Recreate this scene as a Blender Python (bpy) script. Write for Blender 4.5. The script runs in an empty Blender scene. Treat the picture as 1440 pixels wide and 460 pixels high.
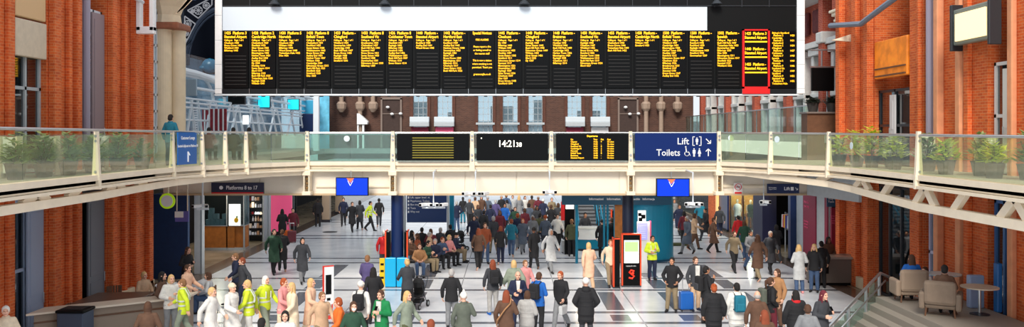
import bpy, bmesh, math, random
from mathutils import Vector, Matrix
random.seed(7)
PI = math.pi
SC = bpy.context.scene
COL = SC.collection
F, CX, HY, H = 1200.0, 715.0, 187.0, 5.7      # focal length in px, centre column, horizon row, eye height (m)
def X_(px, Y): return (px - CX) * Y / F
def Z_(py, Y): return H - (py - HY) * Y / F
def YF(py): return F * H / (py - HY)

# ------------------------------------------------------------------ materials
def lin(c):
    c = c / 255.0
    return c / 12.92 if c <= 0.04045 else ((c + 0.055) / 1.055) ** 2.4
def rgb(r, g, b): return (lin(r), lin(g), lin(b), 1.0)
_M = {}
def mat(name, col, rough=0.6, metal=0.0, noise=0.0, scale=6.0, emis=0.0, bump=0.0, spec=0.5, clear=0.0):
    if name in _M: return _M[name]
    m = bpy.data.materials.new(name); m.use_nodes = True
    nt = m.node_tree; b = nt.nodes['Principled BSDF']
    c = rgb(*col)
    b.inputs['Base Color'].default_value = c
    b.inputs['Roughness'].default_value = rough
    b.inputs['Metallic'].default_value = metal
    b.inputs['Specular IOR Level'].default_value = spec
    b.inputs['Coat Weight'].default_value = clear
    if emis:
        b.inputs['Emission Color'].default_value = c
        b.inputs['Emission Strength'].default_value = emis
    if noise or bump:
        tc = nt.nodes.new('ShaderNodeTexCoord')
        n = nt.nodes.new('ShaderNodeTexNoise'); n.inputs['Scale'].default_value = scale; n.inputs['Detail'].default_value = 5
        nt.links.new(tc.outputs['Object'], n.inputs['Vector'])
        if noise:
            r = nt.nodes.new('ShaderNodeValToRGB')
            r.color_ramp.elements[0].position = 0.3; r.color_ramp.elements[1].position = 0.7
            r.color_ramp.elements[0].color = tuple(max(0, x * (1 - noise)) for x in c[:3]) + (1,)
            r.color_ramp.elements[1].color = tuple(min(1, x * (1 + noise)) for x in c[:3]) + (1,)
            nt.links.new(n.outputs['Fac'], r.inputs['Fac']); nt.links.new(r.outputs['Color'], b.inputs['Base Color'])
        if bump:
            bp = nt.nodes.new('ShaderNodeBump'); bp.inputs['Strength'].default_value = bump; bp.inputs['Distance'].default_value = 0.02
            nt.links.new(n.outputs['Fac'], bp.inputs['Height']); nt.links.new(bp.outputs['Normal'], b.inputs['Normal'])
    _M[name] = m
    return m
def brick(name, c1, c2, mortar, bw=0.24, bh=0.08):
    m = bpy.data.materials.new(name); m.use_nodes = True
    nt = m.node_tree; N = nt.nodes; L = nt.links; b = N['Principled BSDF']
    tc = N.new('ShaderNodeNewGeometry'); sp = N.new('ShaderNodeSeparateXYZ'); L.new(tc.outputs['Position'], sp.inputs[0])
    sn = N.new('ShaderNodeSeparateXYZ'); L.new(tc.outputs['True Normal'], sn.inputs[0])
    ab = N.new('ShaderNodeMath'); ab.operation = 'ABSOLUTE'; L.new(sn.outputs['X'], ab.inputs[0])
    gt = N.new('ShaderNodeMath'); gt.operation = 'GREATER_THAN'; gt.inputs[1].default_value = 0.7; L.new(ab.outputs[0], gt.inputs[0])
    mx = N.new('ShaderNodeMix'); L.new(gt.outputs[0], mx.inputs['Factor']); L.new(sp.outputs['X'], mx.inputs[2]); L.new(sp.outputs['Y'], mx.inputs[3])
    cb = N.new('ShaderNodeCombineXYZ'); L.new(mx.outputs[0], cb.inputs['X']); L.new(sp.outputs['Z'], cb.inputs['Y'])
    t = N.new('ShaderNodeTexBrick'); t.inputs['Scale'].default_value = 1.0
    t.inputs['Brick Width'].default_value = bw; t.inputs['Row Height'].default_value = bh; t.inputs['Mortar Size'].default_value = 0.008
    t.inputs['Color1'].default_value = rgb(*c1); t.inputs['Color2'].default_value = rgb(*c2); t.inputs['Mortar'].default_value = rgb(*mortar)
    L.new(cb.outputs[0], t.inputs['Vector'])
    n = N.new('ShaderNodeTexNoise'); n.inputs['Scale'].default_value = 1.3; n.inputs['Detail'].default_value = 6; L.new(tc.outputs['Position'], n.inputs['Vector'])
    hs = N.new('ShaderNodeHueSaturation'); mr = N.new('ShaderNodeMapRange'); mr.inputs['To Min'].default_value = 0.65; mr.inputs['To Max'].default_value = 1.35
    L.new(n.outputs['Fac'], mr.inputs['Value']); L.new(mr.outputs[0], hs.inputs['Value']); L.new(t.outputs['Color'], hs.inputs['Color']); L.new(hs.outputs[0], b.inputs['Base Color'])
    bp = N.new('ShaderNodeBump'); bp.inputs['Strength'].default_value = 0.5; bp.inputs['Distance'].default_value = 0.02; bp.invert = True
    L.new(t.outputs['Fac'], bp.inputs['Height']); L.new(bp.outputs['Normal'], b.inputs['Normal'])
    b.inputs['Roughness'].default_value = 0.8
    _M[name] = m
    return m
def glass(name, tint, keep=0.8, haze=0.06, rough=0.03, refl=0.8):
    """thin architectural glazing: see-through, reflective at grazing angles, a little diffuse haze"""
    m = bpy.data.materials.new(name); m.use_nodes = True
    nt = m.node_tree; N = nt.nodes; L = nt.links; N.remove(N['Principled BSDF'])
    tr = N.new('ShaderNodeBsdfTransparent'); tr.inputs['Color'].default_value = rgb(*tint)
    gl = N.new('ShaderNodeBsdfGlossy'); gl.inputs['Roughness'].default_value = rough
    df = N.new('ShaderNodeBsdfDiffuse'); df.inputs['Color'].default_value = rgb(*tint)
    fr = N.new('ShaderNodeFresnel'); fr.inputs['IOR'].default_value = 1.5
    mp = N.new('ShaderNodeMath'); mp.operation = 'MULTIPLY_ADD'; mp.inputs[1].default_value = refl; mp.inputs[2].default_value = (1 - keep) * 0.4
    L.new(fr.outputs[0], mp.inputs[0])
    gb = N.new('ShaderNodeNewGeometry'); sb = N.new('ShaderNodeMath'); sb.operation = 'SUBTRACT'; sb.inputs[0].default_value = 1.0; L.new(gb.outputs['Backfacing'], sb.inputs[1])
    mf = N.new('ShaderNodeMath'); mf.operation = 'MULTIPLY'; L.new(mp.outputs[0], mf.inputs[0]); L.new(sb.outputs[0], mf.inputs[1])
    m1 = N.new('ShaderNodeMixShader'); m1.inputs[0].default_value = haze; L.new(tr.outputs[0], m1.inputs[1]); L.new(df.outputs[0], m1.inputs[2])
    m2 = N.new('ShaderNodeMixShader'); L.new(mf.outputs[0], m2.inputs[0]); L.new(m1.outputs[0], m2.inputs[1]); L.new(gl.outputs[0], m2.inputs[2])
    L.new(m2.outputs[0], N['Material Output'].inputs[0])
    _M[name] = m
    return m

BRICK = brick('orange_brick', (222, 104, 42), (194, 78, 28), (214, 136, 88))
BRICKR = brick('red_brick', (176, 74, 48), (158, 60, 42), (178, 120, 98))
BRICKD = brick('brown_brick', (90, 58, 46), (72, 44, 36), (100, 78, 68))
STONE = mat('pink_sandstone', (222, 152, 112), 0.8, noise=0.12, scale=3)
CREAM = mat('cream_painted_steel', (238, 224, 200), 0.45, noise=0.05, scale=3)
CREAMSTONE = mat('cream_stone', (226, 208, 178), 0.7, noise=0.06, scale=3)
PANEL = mat('pale_fascia_panel', (236, 226, 210), 0.5, noise=0.03, scale=1.5)
WHITE = mat('white_paint', (238, 240, 242), 0.45, noise=0.03)
WHITESTEEL = mat('white_steel', (216, 224, 232), 0.4)
GREYP = mat('grey_panel', (176, 184, 190), 0.5, noise=0.05)
STEEL = mat('brushed_steel', (196, 200, 204), 0.28, metal=0.9)
DSTEEL = mat('dark_steel', (58, 62, 68), 0.4, metal=0.5)
BLACK = mat('black_panel', (14, 16, 18), 0.5, spec=.15)
BLACKG = mat('black_gloss', (9, 10, 12), 0.3, spec=.15)
BLACKM = mat('black_rubber', (22, 22, 24), 0.7)
GUN = mat('dark_louvre', (24, 27, 31), 0.5, spec=.2)
NAVY = mat('navy_paint', (14, 38, 84), 0.35)
SIGNB = mat('sign_blue', (5, 36, 100), 0.5, spec=.2)
SIGNN = mat('sign_navy', (28, 34, 66), 0.4)
CYANP = mat('cyan_panel', (8, 170, 222), 0.35)
TEAL = mat('teal_panel', (8, 128, 162), 0.35)
TEALD = mat('dark_teal_panel', (10, 74, 104), 0.4)
ORANGE = mat('orange_edge', (236, 74, 30), 0.4)
REDP = mat('red_panel', (226, 22, 26), 0.4)
YELLOW = mat('yellow_plastic', (238, 190, 20), 0.45)
AMBER = mat('amber_led', (255, 186, 20), 0.5, emis=1.25)
AMBERD = mat('amber_led_dim', (120, 110, 20), 0.5, emis=0.25)
LIGHTBOX = mat('lit_white_banner', (206, 218, 230), 0.6, emis=0.08)
CLOCKW = mat('white_led', (250, 244, 225), 0.5, emis=1.3)
SCRBLUE = mat('lit_blue_screen', (5, 52, 190), 0.4, emis=0.5, spec=.2)
SCRCYAN = mat('lit_cyan_screen', (30, 206, 236), 0.3, emis=0.8)
SCRGREEN = mat('lit_green_screen', (150, 236, 120), 0.3, emis=0.9)
SCRWHITE = mat('lit_white_screen', (244, 248, 244), 0.3, emis=0.9)
SCRPURP = mat('lit_violet_screen', (150, 150, 240), 0.3, emis=0.8)
LAMPW = mat('lamp_glow', (255, 236, 204), 0.5, emis=6.0)
WARMGLOW = mat('shop_lamp_glow', (255, 196, 110), 0.5, emis=5.0)
SIGNW = mat('sign_lettering_white', (245, 247, 250), 0.5)
SIGNR = mat('sign_lettering_red', (214, 30, 34), 0.5)
WOOD = mat('honey_wood', (178, 106, 38), 0.5, noise=0.2, scale=5)
WOODD = mat('brown_wood', (104, 70, 48), 0.5, noise=0.2, scale=5)
MAROON = mat('maroon_poster', (134, 22, 56), 0.5)
PINK = mat('pink_poster', (236, 92, 136), 0.5)
BEIGE = mat('beige_laminate', (206, 190, 168), 0.5, noise=0.08)
TAUPE = mat('taupe_fabric', (122, 106, 92), 0.85, noise=0.1)
DARKWALL = mat('dark_shop_wall', (24, 23, 27), 0.8, spec=.1)
IRON = mat('dark_blue_iron', (18, 24, 34), 0.7, spec=.1)
IRONL = mat('grey_iron_tracery', (120, 122, 130), 0.5)
LEAF = mat('green_leaf', (88, 140, 50), 0.5, noise=0.35, scale=9)
LEAFY = mat('yellow_green_leaf', (196, 208, 60), 0.5, noise=0.3, scale=9)
POT = mat('dark_pot', (56, 52, 50), 0.6)
WICKER = mat('pale_wicker', (196, 176, 160), 0.7, noise=0.15, scale=30)
GL_RAIL = glass('rail_glass', (228, 244, 240), 0.88, 0.04)
GL_GAL = glass('gallery_rail_glass', (238, 246, 226), 0.80, 0.09, 0.05)  # extra haze imitates the pale reflected streaks on the gallery glass
GL_SHOP = glass('shop_glass', (190, 206, 212), 0.97, 0.01, refl=0.25)
GL_DARK = glass('tinted_window_glass', (60, 84, 96), 0.55, 0.10)
GL_SKY = glass('trainshed_glass', (228, 242, 248), 0.75, 0.06, 0.1)

# ------------------------------------------------------------------ mesh building
SPLIT = {'bolt', 'fixing', 'bracket', 'glass_panel', 'glass_balustrade', 'rear_glass', 'mullion', 'stanchion', 'floodlight', 'frame_joint', 'post', 'hopper', 'leg', 'hanger', 'band', 'text_row', 'white_stripe', 'black_mark', 'pictogram', 'side_strip', 'picture', 'terracotta_frieze', 'clothes_rail', 'rib', 'carving', 'upright', 'orange_edge_', 'stem_', 'toilet_symbol', 'reflective_band', 'abacus', 'seam', 'nosing', 'cornice', 'fascia_panel', 'text_lines', 'blank_row', 'trim', 'lens', 'upper_seam'}
class MB:
    def __init__(s): s.bm = bmesh.new()
    def box(s, x0, x1, y0, y1, z0, z1, bev=0.0, M=None):
        r = bmesh.ops.create_cube(s.bm, size=1.0); vs = r['verts']
        for v in vs:
            v.co = Vector(((x0 + x1) / 2 + v.co.x * (x1 - x0), (y0 + y1) / 2 + v.co.y * (y1 - y0), (z0 + z1) / 2 + v.co.z * (z1 - z0)))
        if bev:
            es = list({e for v in vs for e in v.link_edges})
            rr = bmesh.ops.bevel(s.bm, geom=es, offset=bev, segments=2, affect='EDGES', profile=0.5)
            vs = list({v for f in rr['faces'] for v in f.verts} | {v for v in vs if v.is_valid})
        if M is not None:
            for v in vs: v.co = M @ v.co
        return s
    def ring(s, c, ax, r, n, ry=None):
        c = Vector(c); ax = Vector(ax).normalized()
        u = ax.orthogonal().normalized() if abs(ax.z) < 0.9 else Vector((1, 0, 0))
        u = (u - ax * u.dot(ax)).normalized(); w = ax.cross(u)
        ry = r if ry is None else ry
        return [s.bm.verts.new(c + u * math.cos(2 * PI * k / n) * r + w * math.sin(2 * PI * k / n) * ry) for k in range(n)]
    def skin(s, rings, cap=True):
        n = len(rings[0])
        for a, b in zip(rings, rings[1:]):
            for k in range(n): s.bm.faces.new((a[k], a[(k + 1) % n], b[(k + 1) % n], b[k]))
        if cap:
            s.bm.faces.new(list(reversed(rings[0]))); s.bm.faces.new(rings[-1])
        return s
    def tube(s, p, q, r, r2=None, n=10):
        p = Vector(p); q = Vector(q); ax = q - p
        return s.skin([s.ring(p, ax, r, n), s.ring(q, ax, r if r2 is None else r2, n)])
    def path(s, pts, r, n=8):
        pts = [Vector(p) for p in pts]; rs = []
        for i, p in enumerate(pts):
            a = pts[max(0, i - 1)]; b = pts[min(len(pts) - 1, i + 1)]
            ax = (b - a).normalized()
            ref = Vector((0, 0, 1)) if abs(ax.z) < 0.95 else Vector((0, 1, 0))
            u = ax.cross(ref).normalized(); w = u.cross(ax)
            rr = r[i] if isinstance(r, (list, tuple)) else r
            rs.append([s.bm.verts.new(p + u * math.cos(2 * PI * k / n) * rr + w * math.sin(2 * PI * k / n) * rr) for k in range(n)])
        return s.skin(rs)
    def beam(s, p, q, w, h):
        """rectangular bar from p to q, w across, h deep"""
        p = Vector(p); q = Vector(q); ax = (q - p).normalized()
        ref = Vector((0, 0, 1)) if abs(ax.z) < 0.95 else Vector((0, 1, 0))
        u = ax.cross(ref).normalized() * w / 2; v = u.cross(ax).normalized() * h / 2
        rs = [[s.bm.verts.new(c + a * u + b * v) for a, b in ((-1, -1), (1, -1), (1, 1), (-1, 1))] for c in (p, q)]
        return s.skin(rs)
    def lathe(s, c, prof, n=20, sx=1.0, sy=1.0):
        rs = [[s.bm.verts.new((c[0] + r * sx * math.cos(2 * PI * k / n), c[1] + r * sy * math.sin(2 * PI * k / n), c[2] + z)) for k in range(n)] for r, z in prof]
        return s.skin(rs)
    def ball(s, c, rx, ry=None, rz=None, sub=2, M=None):
        ry = rx if ry is None else ry; rz = rx if rz is None else rz
        r = bmesh.ops.create_icosphere(s.bm, subdivisions=sub, radius=1.0)
        for v in r['verts']:
            p = Vector((v.co.x * rx, v.co.y * ry, v.co.z * rz))
            if M is not None: p = M @ p
            v.co = p + Vector(c)
        return s
    def prism(s, pts, a, b, axis='Y'):
        """polygon pts (u,v) extruded from a to b along the axis"""
        def P(u, v, t): return {'Y': (u, t, v), 'X': (t, u, v), 'Z': (u, v, t)}[axis]
        r0 = [s.bm.verts.new(P(u, v, a)) for u, v in pts]; r1 = [s.bm.verts.new(P(u, v, b)) for u, v in pts]
        return s.skin([r0, r1])
    def sweep(s, path, prof, closed=False):
        """prof: (offset to the inner side, z) polygon carried along a plan path of (x, y)"""
        n = len(path); rs = []
        for i in range(n):
            p = Vector(path[i][:2]); a = Vector(path[max(0, i - 1)][:2]); b = Vector(path[min(n - 1, i + 1)][:2])
            t = (b - a).normalized(); nn = Vector((-t.y, t.x))
            rs.append([s.bm.verts.new((p.x + nn.x * o, p.y + nn.y * o, z)) for o, z in prof])
        return s.skin(rs)
    def loose(s):
        seen = set(); out = []
        for v in s.bm.verts:
            if v in seen: continue
            st = [v]; seen.add(v); grp = [v]
            while st:
                a = st.pop()
                for e in a.link_edges:
                    b = e.other_vert(a)
                    if b not in seen: seen.add(b); st.append(b); grp.append(b)
            out.append(grp)
        return out
    def build(s, name, m, parent=None, world=False, smooth=False):
        if name in SPLIT and parent is not None:
            grps = s.loose()
            if 1 < len(grps) <= 60:
                first = None
                for g in grps:
                    n = MB(); mp = {v: n.bm.verts.new(v.co) for v in g}
                    for f in {f for v in g for f in v.link_faces}: n.bm.faces.new([mp[v] for v in f.verts])
                    o = n._build(name, m, parent, world, smooth); first = first or o
                s.bm.free(); return first
        return s._build(name, m, parent, world, smooth)
    def _build(s, name, m, parent=None, world=False, smooth=False):
        bmesh.ops.recalc_face_normals(s.bm, faces=s.bm.faces[:])
        if world and parent is not None:
            off = Vector(parent.location)
            if parent.parent is not None: off = off + Vector(parent.parent.location)
            for v in s.bm.verts: v.co -= off
        me = bpy.data.meshes.new(name); s.bm.to_mesh(me); s.bm.free()
        o = bpy.data.objects.new(name, me); COL.objects.link(o)
        if m is not None: me.materials.append(m)
        if smooth:
            for p in me.polygons: p.use_smooth = True
        if parent is not None: o.parent = parent
        return o
    def solo(s, name, m, label=None, cat=None, group=None, kind=None, smooth=False):
        """a one-mesh thing: origin moved to the middle of its underside"""
        vs = [v.co for v in s.bm.verts]
        c = Vector(((min(v.x for v in vs) + max(v.x for v in vs)) / 2, (min(v.y for v in vs) + max(v.y for v in vs)) / 2, min(v.z for v in vs)))
        for v in s.bm.verts: v.co -= c
        o = s.build(name, m, smooth=smooth); o.location = c
        tag(o, label, cat, group, kind)
        return o
def tag(o, label=None, cat=None, group=None, kind=None):
    if label: o['label'] = label
    if cat: o['category'] = cat
    if group: o['group'] = group
    if kind: o['kind'] = kind
    return o
def thing(name, label, cat, loc=(0, 0, 0), rz=0.0, group=None):
    o = bpy.data.objects.new(name, None); o.empty_display_size = 0.2; COL.objects.link(o)
    o.location = loc; o.rotation_euler = (0, 0, rz)
    return tag(o, label, cat, group)
def children(o): return [c for c in bpy.data.objects if c.parent is o]
def copy_tree(o, kids=None, parent=None):
    c = o.copy(); COL.objects.link(c)
    if parent is not None: c.parent = parent
    for k in o.children: copy_tree(k, None, c)
    return c
def text(name, body, size, loc, m, parent=None, align='LEFT', bold=0.0, sx=1.0, rot=(PI / 2, 0, 0), lead=1.0, world=False, ext=0.003):
    cu = bpy.data.curves.new(name, 'FONT'); cu.body = body; cu.size = size; cu.align_x = align; cu.space_line = lead
    cu.extrude = ext; cu.offset = bold; cu.resolution_u = 2
    t = bpy.data.objects.new('t', cu); COL.objects.link(t); bpy.context.view_layer.update()
    me = bpy.data.meshes.new_from_object(t.evaluated_get(bpy.context.evaluated_depsgraph_get()))
    bpy.data.objects.remove(t); bpy.data.curves.remove(cu)
    R = Matrix.Rotation(rot[2], 4, 'Z') @ Matrix.Rotation(rot[0], 4, 'X') @ Matrix.Diagonal((sx, 1, 1, 1))
    me.transform(R); me.name = name
    o = bpy.data.objects.new(name, me); COL.objects.link(o)
    me.materials.clear(); me.materials.append(m)
    o.location = loc
    if parent is not None:
        o.parent = parent
        if world:
            off = Vector(parent.location)
            if parent.parent is not None: off = off + Vector(parent.parent.location)
            o.location = Vector(loc) - off
    return o
# ------------------------------------------------------------------ floor
def floor_material():
    m = bpy.data.materials.new('terrazzo_floor'); m.use_nodes = True
    nt = m.node_tree; N = nt.nodes; L = nt.links; b = N['Principled BSDF']
    g = N.new('ShaderNodeNewGeometry'); sp = N.new('ShaderNodeSeparateXYZ'); L.new(g.outputs['Position'], sp.inputs[0])
    def band(axis, c, w):
        a = N.new('ShaderNodeMath'); a.operation = 'COMPARE'; L.new(sp.outputs[axis], a.inputs[0])
        a.inputs[1].default_value = c; a.inputs[2].default_value = w / 2
        return a.outputs[0]
    def op(o, a, b2):
        n = N.new('ShaderNodeMath'); n.operation = o; L.new(a, n.inputs[0]); L.new(b2, n.inputs[1]); return n.outputs[0]
    def union(lst):
        r = lst[0]
        for x in lst[1:]: r = op('MAXIMUM', r, x)
        return r
    cross = union([band('Y', c, 0.30) for c in (20.6, 22.3, 25.6, 27.1, 30.95, 33.45, 37.45, 38.8, 46.1, 47.4, 54.5, 55.7, 62.8, 64.0, 71.2, 72.4)])
    lanes = union([band('X', -3.2, 0.6), band('X', 3.46, 0.58), band('X', 5.62, 0.6), band('X', -7.2, 0.6), band('X', 8.2, 0.6)])
    spans = union([band('Y', 35.3, 3.2), band('Y', 32.2, 1.9), band('Y', 29.0, 3.1), band('Y', 26.3, 0.9), band('Y', 23.5, 2.0)])
    lanes = op('MULTIPLY', lanes, spans)
    thin = union([band('X', -1.75, 0.04), band('X', 1.7, 0.04), band('X', 4.08, 0.04), band('X', -5.2, 0.04), band('X', 7.0, 0.04)])
    edge = union([band('X', -12.35, 0.8), band('X', 12.3, 0.7)])
    no = N.new('ShaderNodeTexNoise'); no.inputs['Scale'].default_value = 1.1; no.inputs['Detail'].default_value = 7; L.new(g.outputs['Position'], no.inputs['Vector'])
    no2 = N.new('ShaderNodeTexNoise'); no2.inputs['Scale'].default_value = 40; L.new(g.outputs['Position'], no2.inputs['Vector'])
    def ramp(src, a, c, p0=0.35, p1=0.65):
        r = N.new('ShaderNodeValToRGB'); r.color_ramp.elements[0].color = rgb(*a); r.color_ramp.elements[1].color = rgb(*c)
        r.color_ramp.elements[0].position = p0; r.color_ramp.elements[1].position = p1; L.new(src, r.inputs[0]); return r.outputs[0]
    def mix(f, a, b2):
        n = N.new('ShaderNodeMix'); n.data_type = 'RGBA'; L.new(f, n.inputs['Factor']); L.new(a, n.inputs[6]); L.new(b2, n.inputs[7]); return n.outputs[2]
    base = ramp(no.outputs[0], (206, 210, 218), (226, 229, 234))
    dark = ramp(no2.outputs[0], (84, 88, 98), (106, 110, 120))
    brown = ramp(no2.outputs[0], (92, 76, 66), (116, 98, 84))
    col = mix(lanes, base, dark); col = mix(cross, col, dark)
    thinc = ramp(no2.outputs[0], (140, 144, 150), (150, 154, 160)); col = mix(thin, col, thinc)
    col = mix(edge, col, brown)
    out = union([op('GREATER_THAN', sp.outputs['X'], _val(N, 12.65)), op('LESS_THAN', sp.outputs['X'], _val(N, -12.75))])
    shop = ramp(no.outputs[0], (150, 136, 112), (176, 160, 136))
    col = mix(out, col, shop)
    L.new(col, b.inputs['Base Color'])
    b.inputs['Roughness'].default_value = 0.22; b.inputs['Specular IOR Level'].default_value = 0.5
    return m
def _val(N, v):
    n = N.new('ShaderNodeValue'); n.outputs[0].default_value = v; return n.outputs[0]
fl = MB(); fl.box(-20, 20, 6, 84, -0.3, 0.0)
tag(fl.build('floor', floor_material()), kind='structure')

# ------------------------------------------------------------------ side walls, piers, windows
WT = 15.0
def wall(name, m, *b):
    w = MB(); w.box(*b); return tag(w.build(name, m), kind='structure')
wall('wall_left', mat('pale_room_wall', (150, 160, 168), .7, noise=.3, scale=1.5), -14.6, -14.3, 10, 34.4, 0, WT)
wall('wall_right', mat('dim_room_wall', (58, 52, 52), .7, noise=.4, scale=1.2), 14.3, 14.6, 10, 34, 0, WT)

def pier(y0, y1, side, ridges, label, z1=WT, ridge_m=None, base=True):
    t = thing('brick_pier', label, 'brick pier', (side * 13.65, (y0 + y1) / 2, 0))
    m = MB(); xa, xb = sorted((side * 13.0, side * 14.3)); m.box(xa, xb, y0, y1, 0, z1); m.build('shaft', BRICK, t, world=True)
    for i, (a, b, dp, st) in enumerate(ridges):
        m = MB(); xa, xb = sorted((side * 13.0, side * (13.0 - dp))); m.box(xa, xb, a, b, 0, z1, bev=0.03)
        m.build('moulding', STONE if st else BRICK, t, world=True)
    m = MB(); xa, xb = sorted((side * 12.82, side * 13.0)); m.box(xa, xb, y0 - 0.02, y1 + 0.02, 0, 0.42, bev=0.03); m.build('plinth', CREAMSTONE, t, world=True)
    return t
pier(17.6, 22.35, -1, [(20.9, 21.2, .15, 0), (22.0, 22.3, .12, 0)], 'orange brick pier at the left frame edge')
pier(24.0, 25.7, -1, [(24.1, 24.45, .2, 0), (25.0, 25.2, .14, 0), (25.4, 25.65, .2, 0)], 'narrow orange brick pier, second from the left frame edge')
pier(27.6, 30.9, -1, [(27.65, 27.95, .2, 0), (28.6, 28.8, .16, 0), (29.3, 29.6, .22, 0), (30.5, 30.85, .18, 0)], 'broad orange brick pier between two glazed gaps on the left wall, beside the cream column')
pier(30.3, 33.9, 1, [(30.35, 30.7, .25, 0), (31.5, 31.9, .2, 0), (32.9, 33.3, .25, 0)], 'broad brick pier on the right wall behind the yellow-green plants')
pier(26.75, 27.65, 1, [(26.8, 26.95, .12, 0)], 'narrow brick pier between the dark doorway and the grey window on the right wall')
pier(23.15, 25.75, 1, [(25.45, 25.7, .22, 1), (24.2, 24.45, .22, 1), (23.9, 24.15, .14, 0)], 'brick pier with two pink stone ribs on the right wall')
pier(17.6, 22.05, 1, [(21.8, 22.02, .15, 1), (20.4, 20.7, .15, 1)], 'orange brick pier at the right frame edge')

# glazed gaps between the piers: frame + glass, upstairs and down
def glazing(n, y0, y1, side, z0, z1, bars_y, bars_z, frame, gl, depth=13.15):
    w = MB(); x0, x1 = sorted((side * depth, side * (depth + 0.12)))
    fw = 0.09
    for y in [y0, y1 - fw] + [y0 + (y1 - y0) * k / bars_y for k in range(1, bars_y)]: w.box(x0, x1, y, y + fw, z0, z1)
    for z in [z0, z1 - fw] + [z0 + (z1 - z0) * k / bars_z for k in range(1, bars_z)]: w.box(x0, x1, y0, y1, z, z + fw)
    o = w.build('window_%d' % n, frame); tag(o, kind='structure')
    g = MB(); xm = side * (depth + 0.06); g.box(xm - 0.01, xm + 0.01, y0, y1, z0, z1); g.build('pane', gl, o)
    return o
glazing(1, 22.4, 24.0, -1, 4.62, 8.0, 2, 3, GREYP, GL_DARK)
glazing(2, 22.4, 24.0, -1, 0.0, 3.9, 2, 2, mat('blue_grey_frame', (150, 168, 196), .5), GL_DARK)
glazing(3, 25.75, 27.6, -1, 4.62, 9.6, 3, 6, WHITESTEEL, GL_DARK)
glazing(4, 25.75, 27.6, -1, 0.0, 3.9, 2, 1, DSTEEL, GL_DARK)
glazing(5, 30.9, 32.0, -1, 4.62, 12, 3, 12, WHITESTEEL, GL_SKY)
glazing(6, 25.8, 26.7, 1, 4.62, 12, 2, 9, WHITESTEEL, GL_SKY)
glazing(7, 27.7, 30.3, 1, 4.62, 7.2, 2, 2, DSTEEL, GL_DARK)
glazing(8, 27.7, 30.3, 1, 0.0, 3.9, 3, 1, DSTEEL, GL_DARK)
glazing(9, 22.1, 23.1, 1, 4.62, 7.6, 1, 2, mat('white_frame', (225, 225, 225), .5), GL_DARK)
glazing(10, 22.1, 23.1, 1, 0.0, 3.9, 2, 1, mat('blue_frame', (60, 110, 170), .5), GL_DARK)
glazing(11, 25.8, 26.7, 1, 0.0, 3.9, 2, 2, mat('lilac_frame', (190, 196, 226), .5), GL_SKY)

def door(n, x, y0, y1, z0, z1, m):
    w = MB(); w.box(x, x + .06, y0, y1, z0, z1, bev=.01); o = w.build('door_%d' % n, m); tag(o, kind='structure')
    s_ = 1 if x < 0 else -1; xf = x + .06 if x < 0 else x
    for zz0, zz1 in ((z0 + .2, z0 + 1.0), (z0 + 1.2, z1 - .2)):
        w = MB(); w.box(min(xf, xf + s_ * .015), max(xf, xf + s_ * .015), y0 + .12, y1 - .12, zz0, zz1, bev=.004); w.build('door_panel', m, o)
    w = MB(); w.tube((xf + s_ * .05, y1 - .1, z0 + .95), (xf + s_ * .05, y1 - .1, z0 + 1.25), .015); w.build('door_handle', STEEL, o)
door(1, -13.1, 23.15, 23.95, 0, 3.7, mat('pale_blue_door', (156, 172, 200), .5, .1))
door(2, -13.1, 26.5, 27.55, 0, 3.7, mat('mid_grey_door', (112, 118, 130), .5, .1))
door(3, 13.08, 22.15, 22.6, 4.62, 7.4, mat('white_door', (232, 230, 226), .5, .05))
door(4, -13.1, 26.75, 27.55, 4.62, 9.5, mat('mauve_grey_panel', (150, 132, 138), .6, .2))
door(5, 13.08, 28.9, 29.3, 4.62, 7.0, mat('pale_grey_panel', (214, 214, 218), .5, .1))
# sign boxes and lamps on the left wall
m = MB(); m.box(-13.14, -12.95, 22.42, 23.95, 7.75, 8.75, bev=.03)
m.solo('fascia_sign', BEIGE, 'blank beige sign box above the leftmost upstairs window', 'sign box')
m = MB(); m.box(-13.14, -12.95, 22.42, 23.9, 8.8, 9.5, bev=.03)
m.solo('fascia_sign', mat('tan_banner', (214, 176, 130), .6), 'tan banner board on top of the blank beige sign box', 'banner')
t = thing('wall_light', 'white U-shaped light fitting on a steel arm on the broad left pier', 'light fitting', (-12.6, 29.6, 9.0))
a = MB(); a.path([(-13.0, 25.6, 10.9), (-12.9, 27.2, 10.6), (-12.6, 29.4, 10.2)], 0.07); a.build('arm', WHITESTEEL, t, world=True)
a = MB(); a.box(-12.75, -12.6, 29.2, 29.45, 9.2, 10.5, bev=.02); a.box(-12.3, -12.15, 29.2, 29.45, 9.2, 10.5, bev=.02); a.box(-12.75, -12.15, 29.2, 29.45, 9.1, 9.35, bev=.02); a.build('housing', WHITE, t, world=True)
t = thing('ladder_rack', 'steel mesh rack fixed in the left wall gap above the gallery', 'rack', (-13.4, 26.6, 7.0))
a = MB()
for k in range(9): a.tube((-13.1, 25.9, 7.7 + k * .13), (-13.1, 27.4, 7.7 + k * .13), 0.02, n=6)
for y in (25.9, 26.4, 26.9, 27.4): a.tube((-13.1, y, 4.7), (-13.1, y, 8.9), 0.03, n=6)
a.build('frame', mat('rusty_steel', (132, 98, 82), .6, .3), t, world=True)
m = MB(); m.tube((-12.99, 26.25, 4.6), (-12.99, 26.25, WT), 0.12, n=12); m.solo('pipe', mat('lilac_pipe', (158, 150, 168), .5), 'lilac grey pipe in the gap right of the narrow left pier', 'pipe')
m = MB(); m.tube((12.98, 26.2, 4.62), (12.98, 26.2, WT), 0.15, n=12); m.solo('pipe', mat('lilac_pipe', (158, 150, 168), .5), 'lilac grey pipe in front of the tall window on the right wall', 'pipe')
t = thing('lit_sign', 'glowing cream sign box between piers at top right', 'sign', (13.3, 23.2, 8.1))
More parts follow.
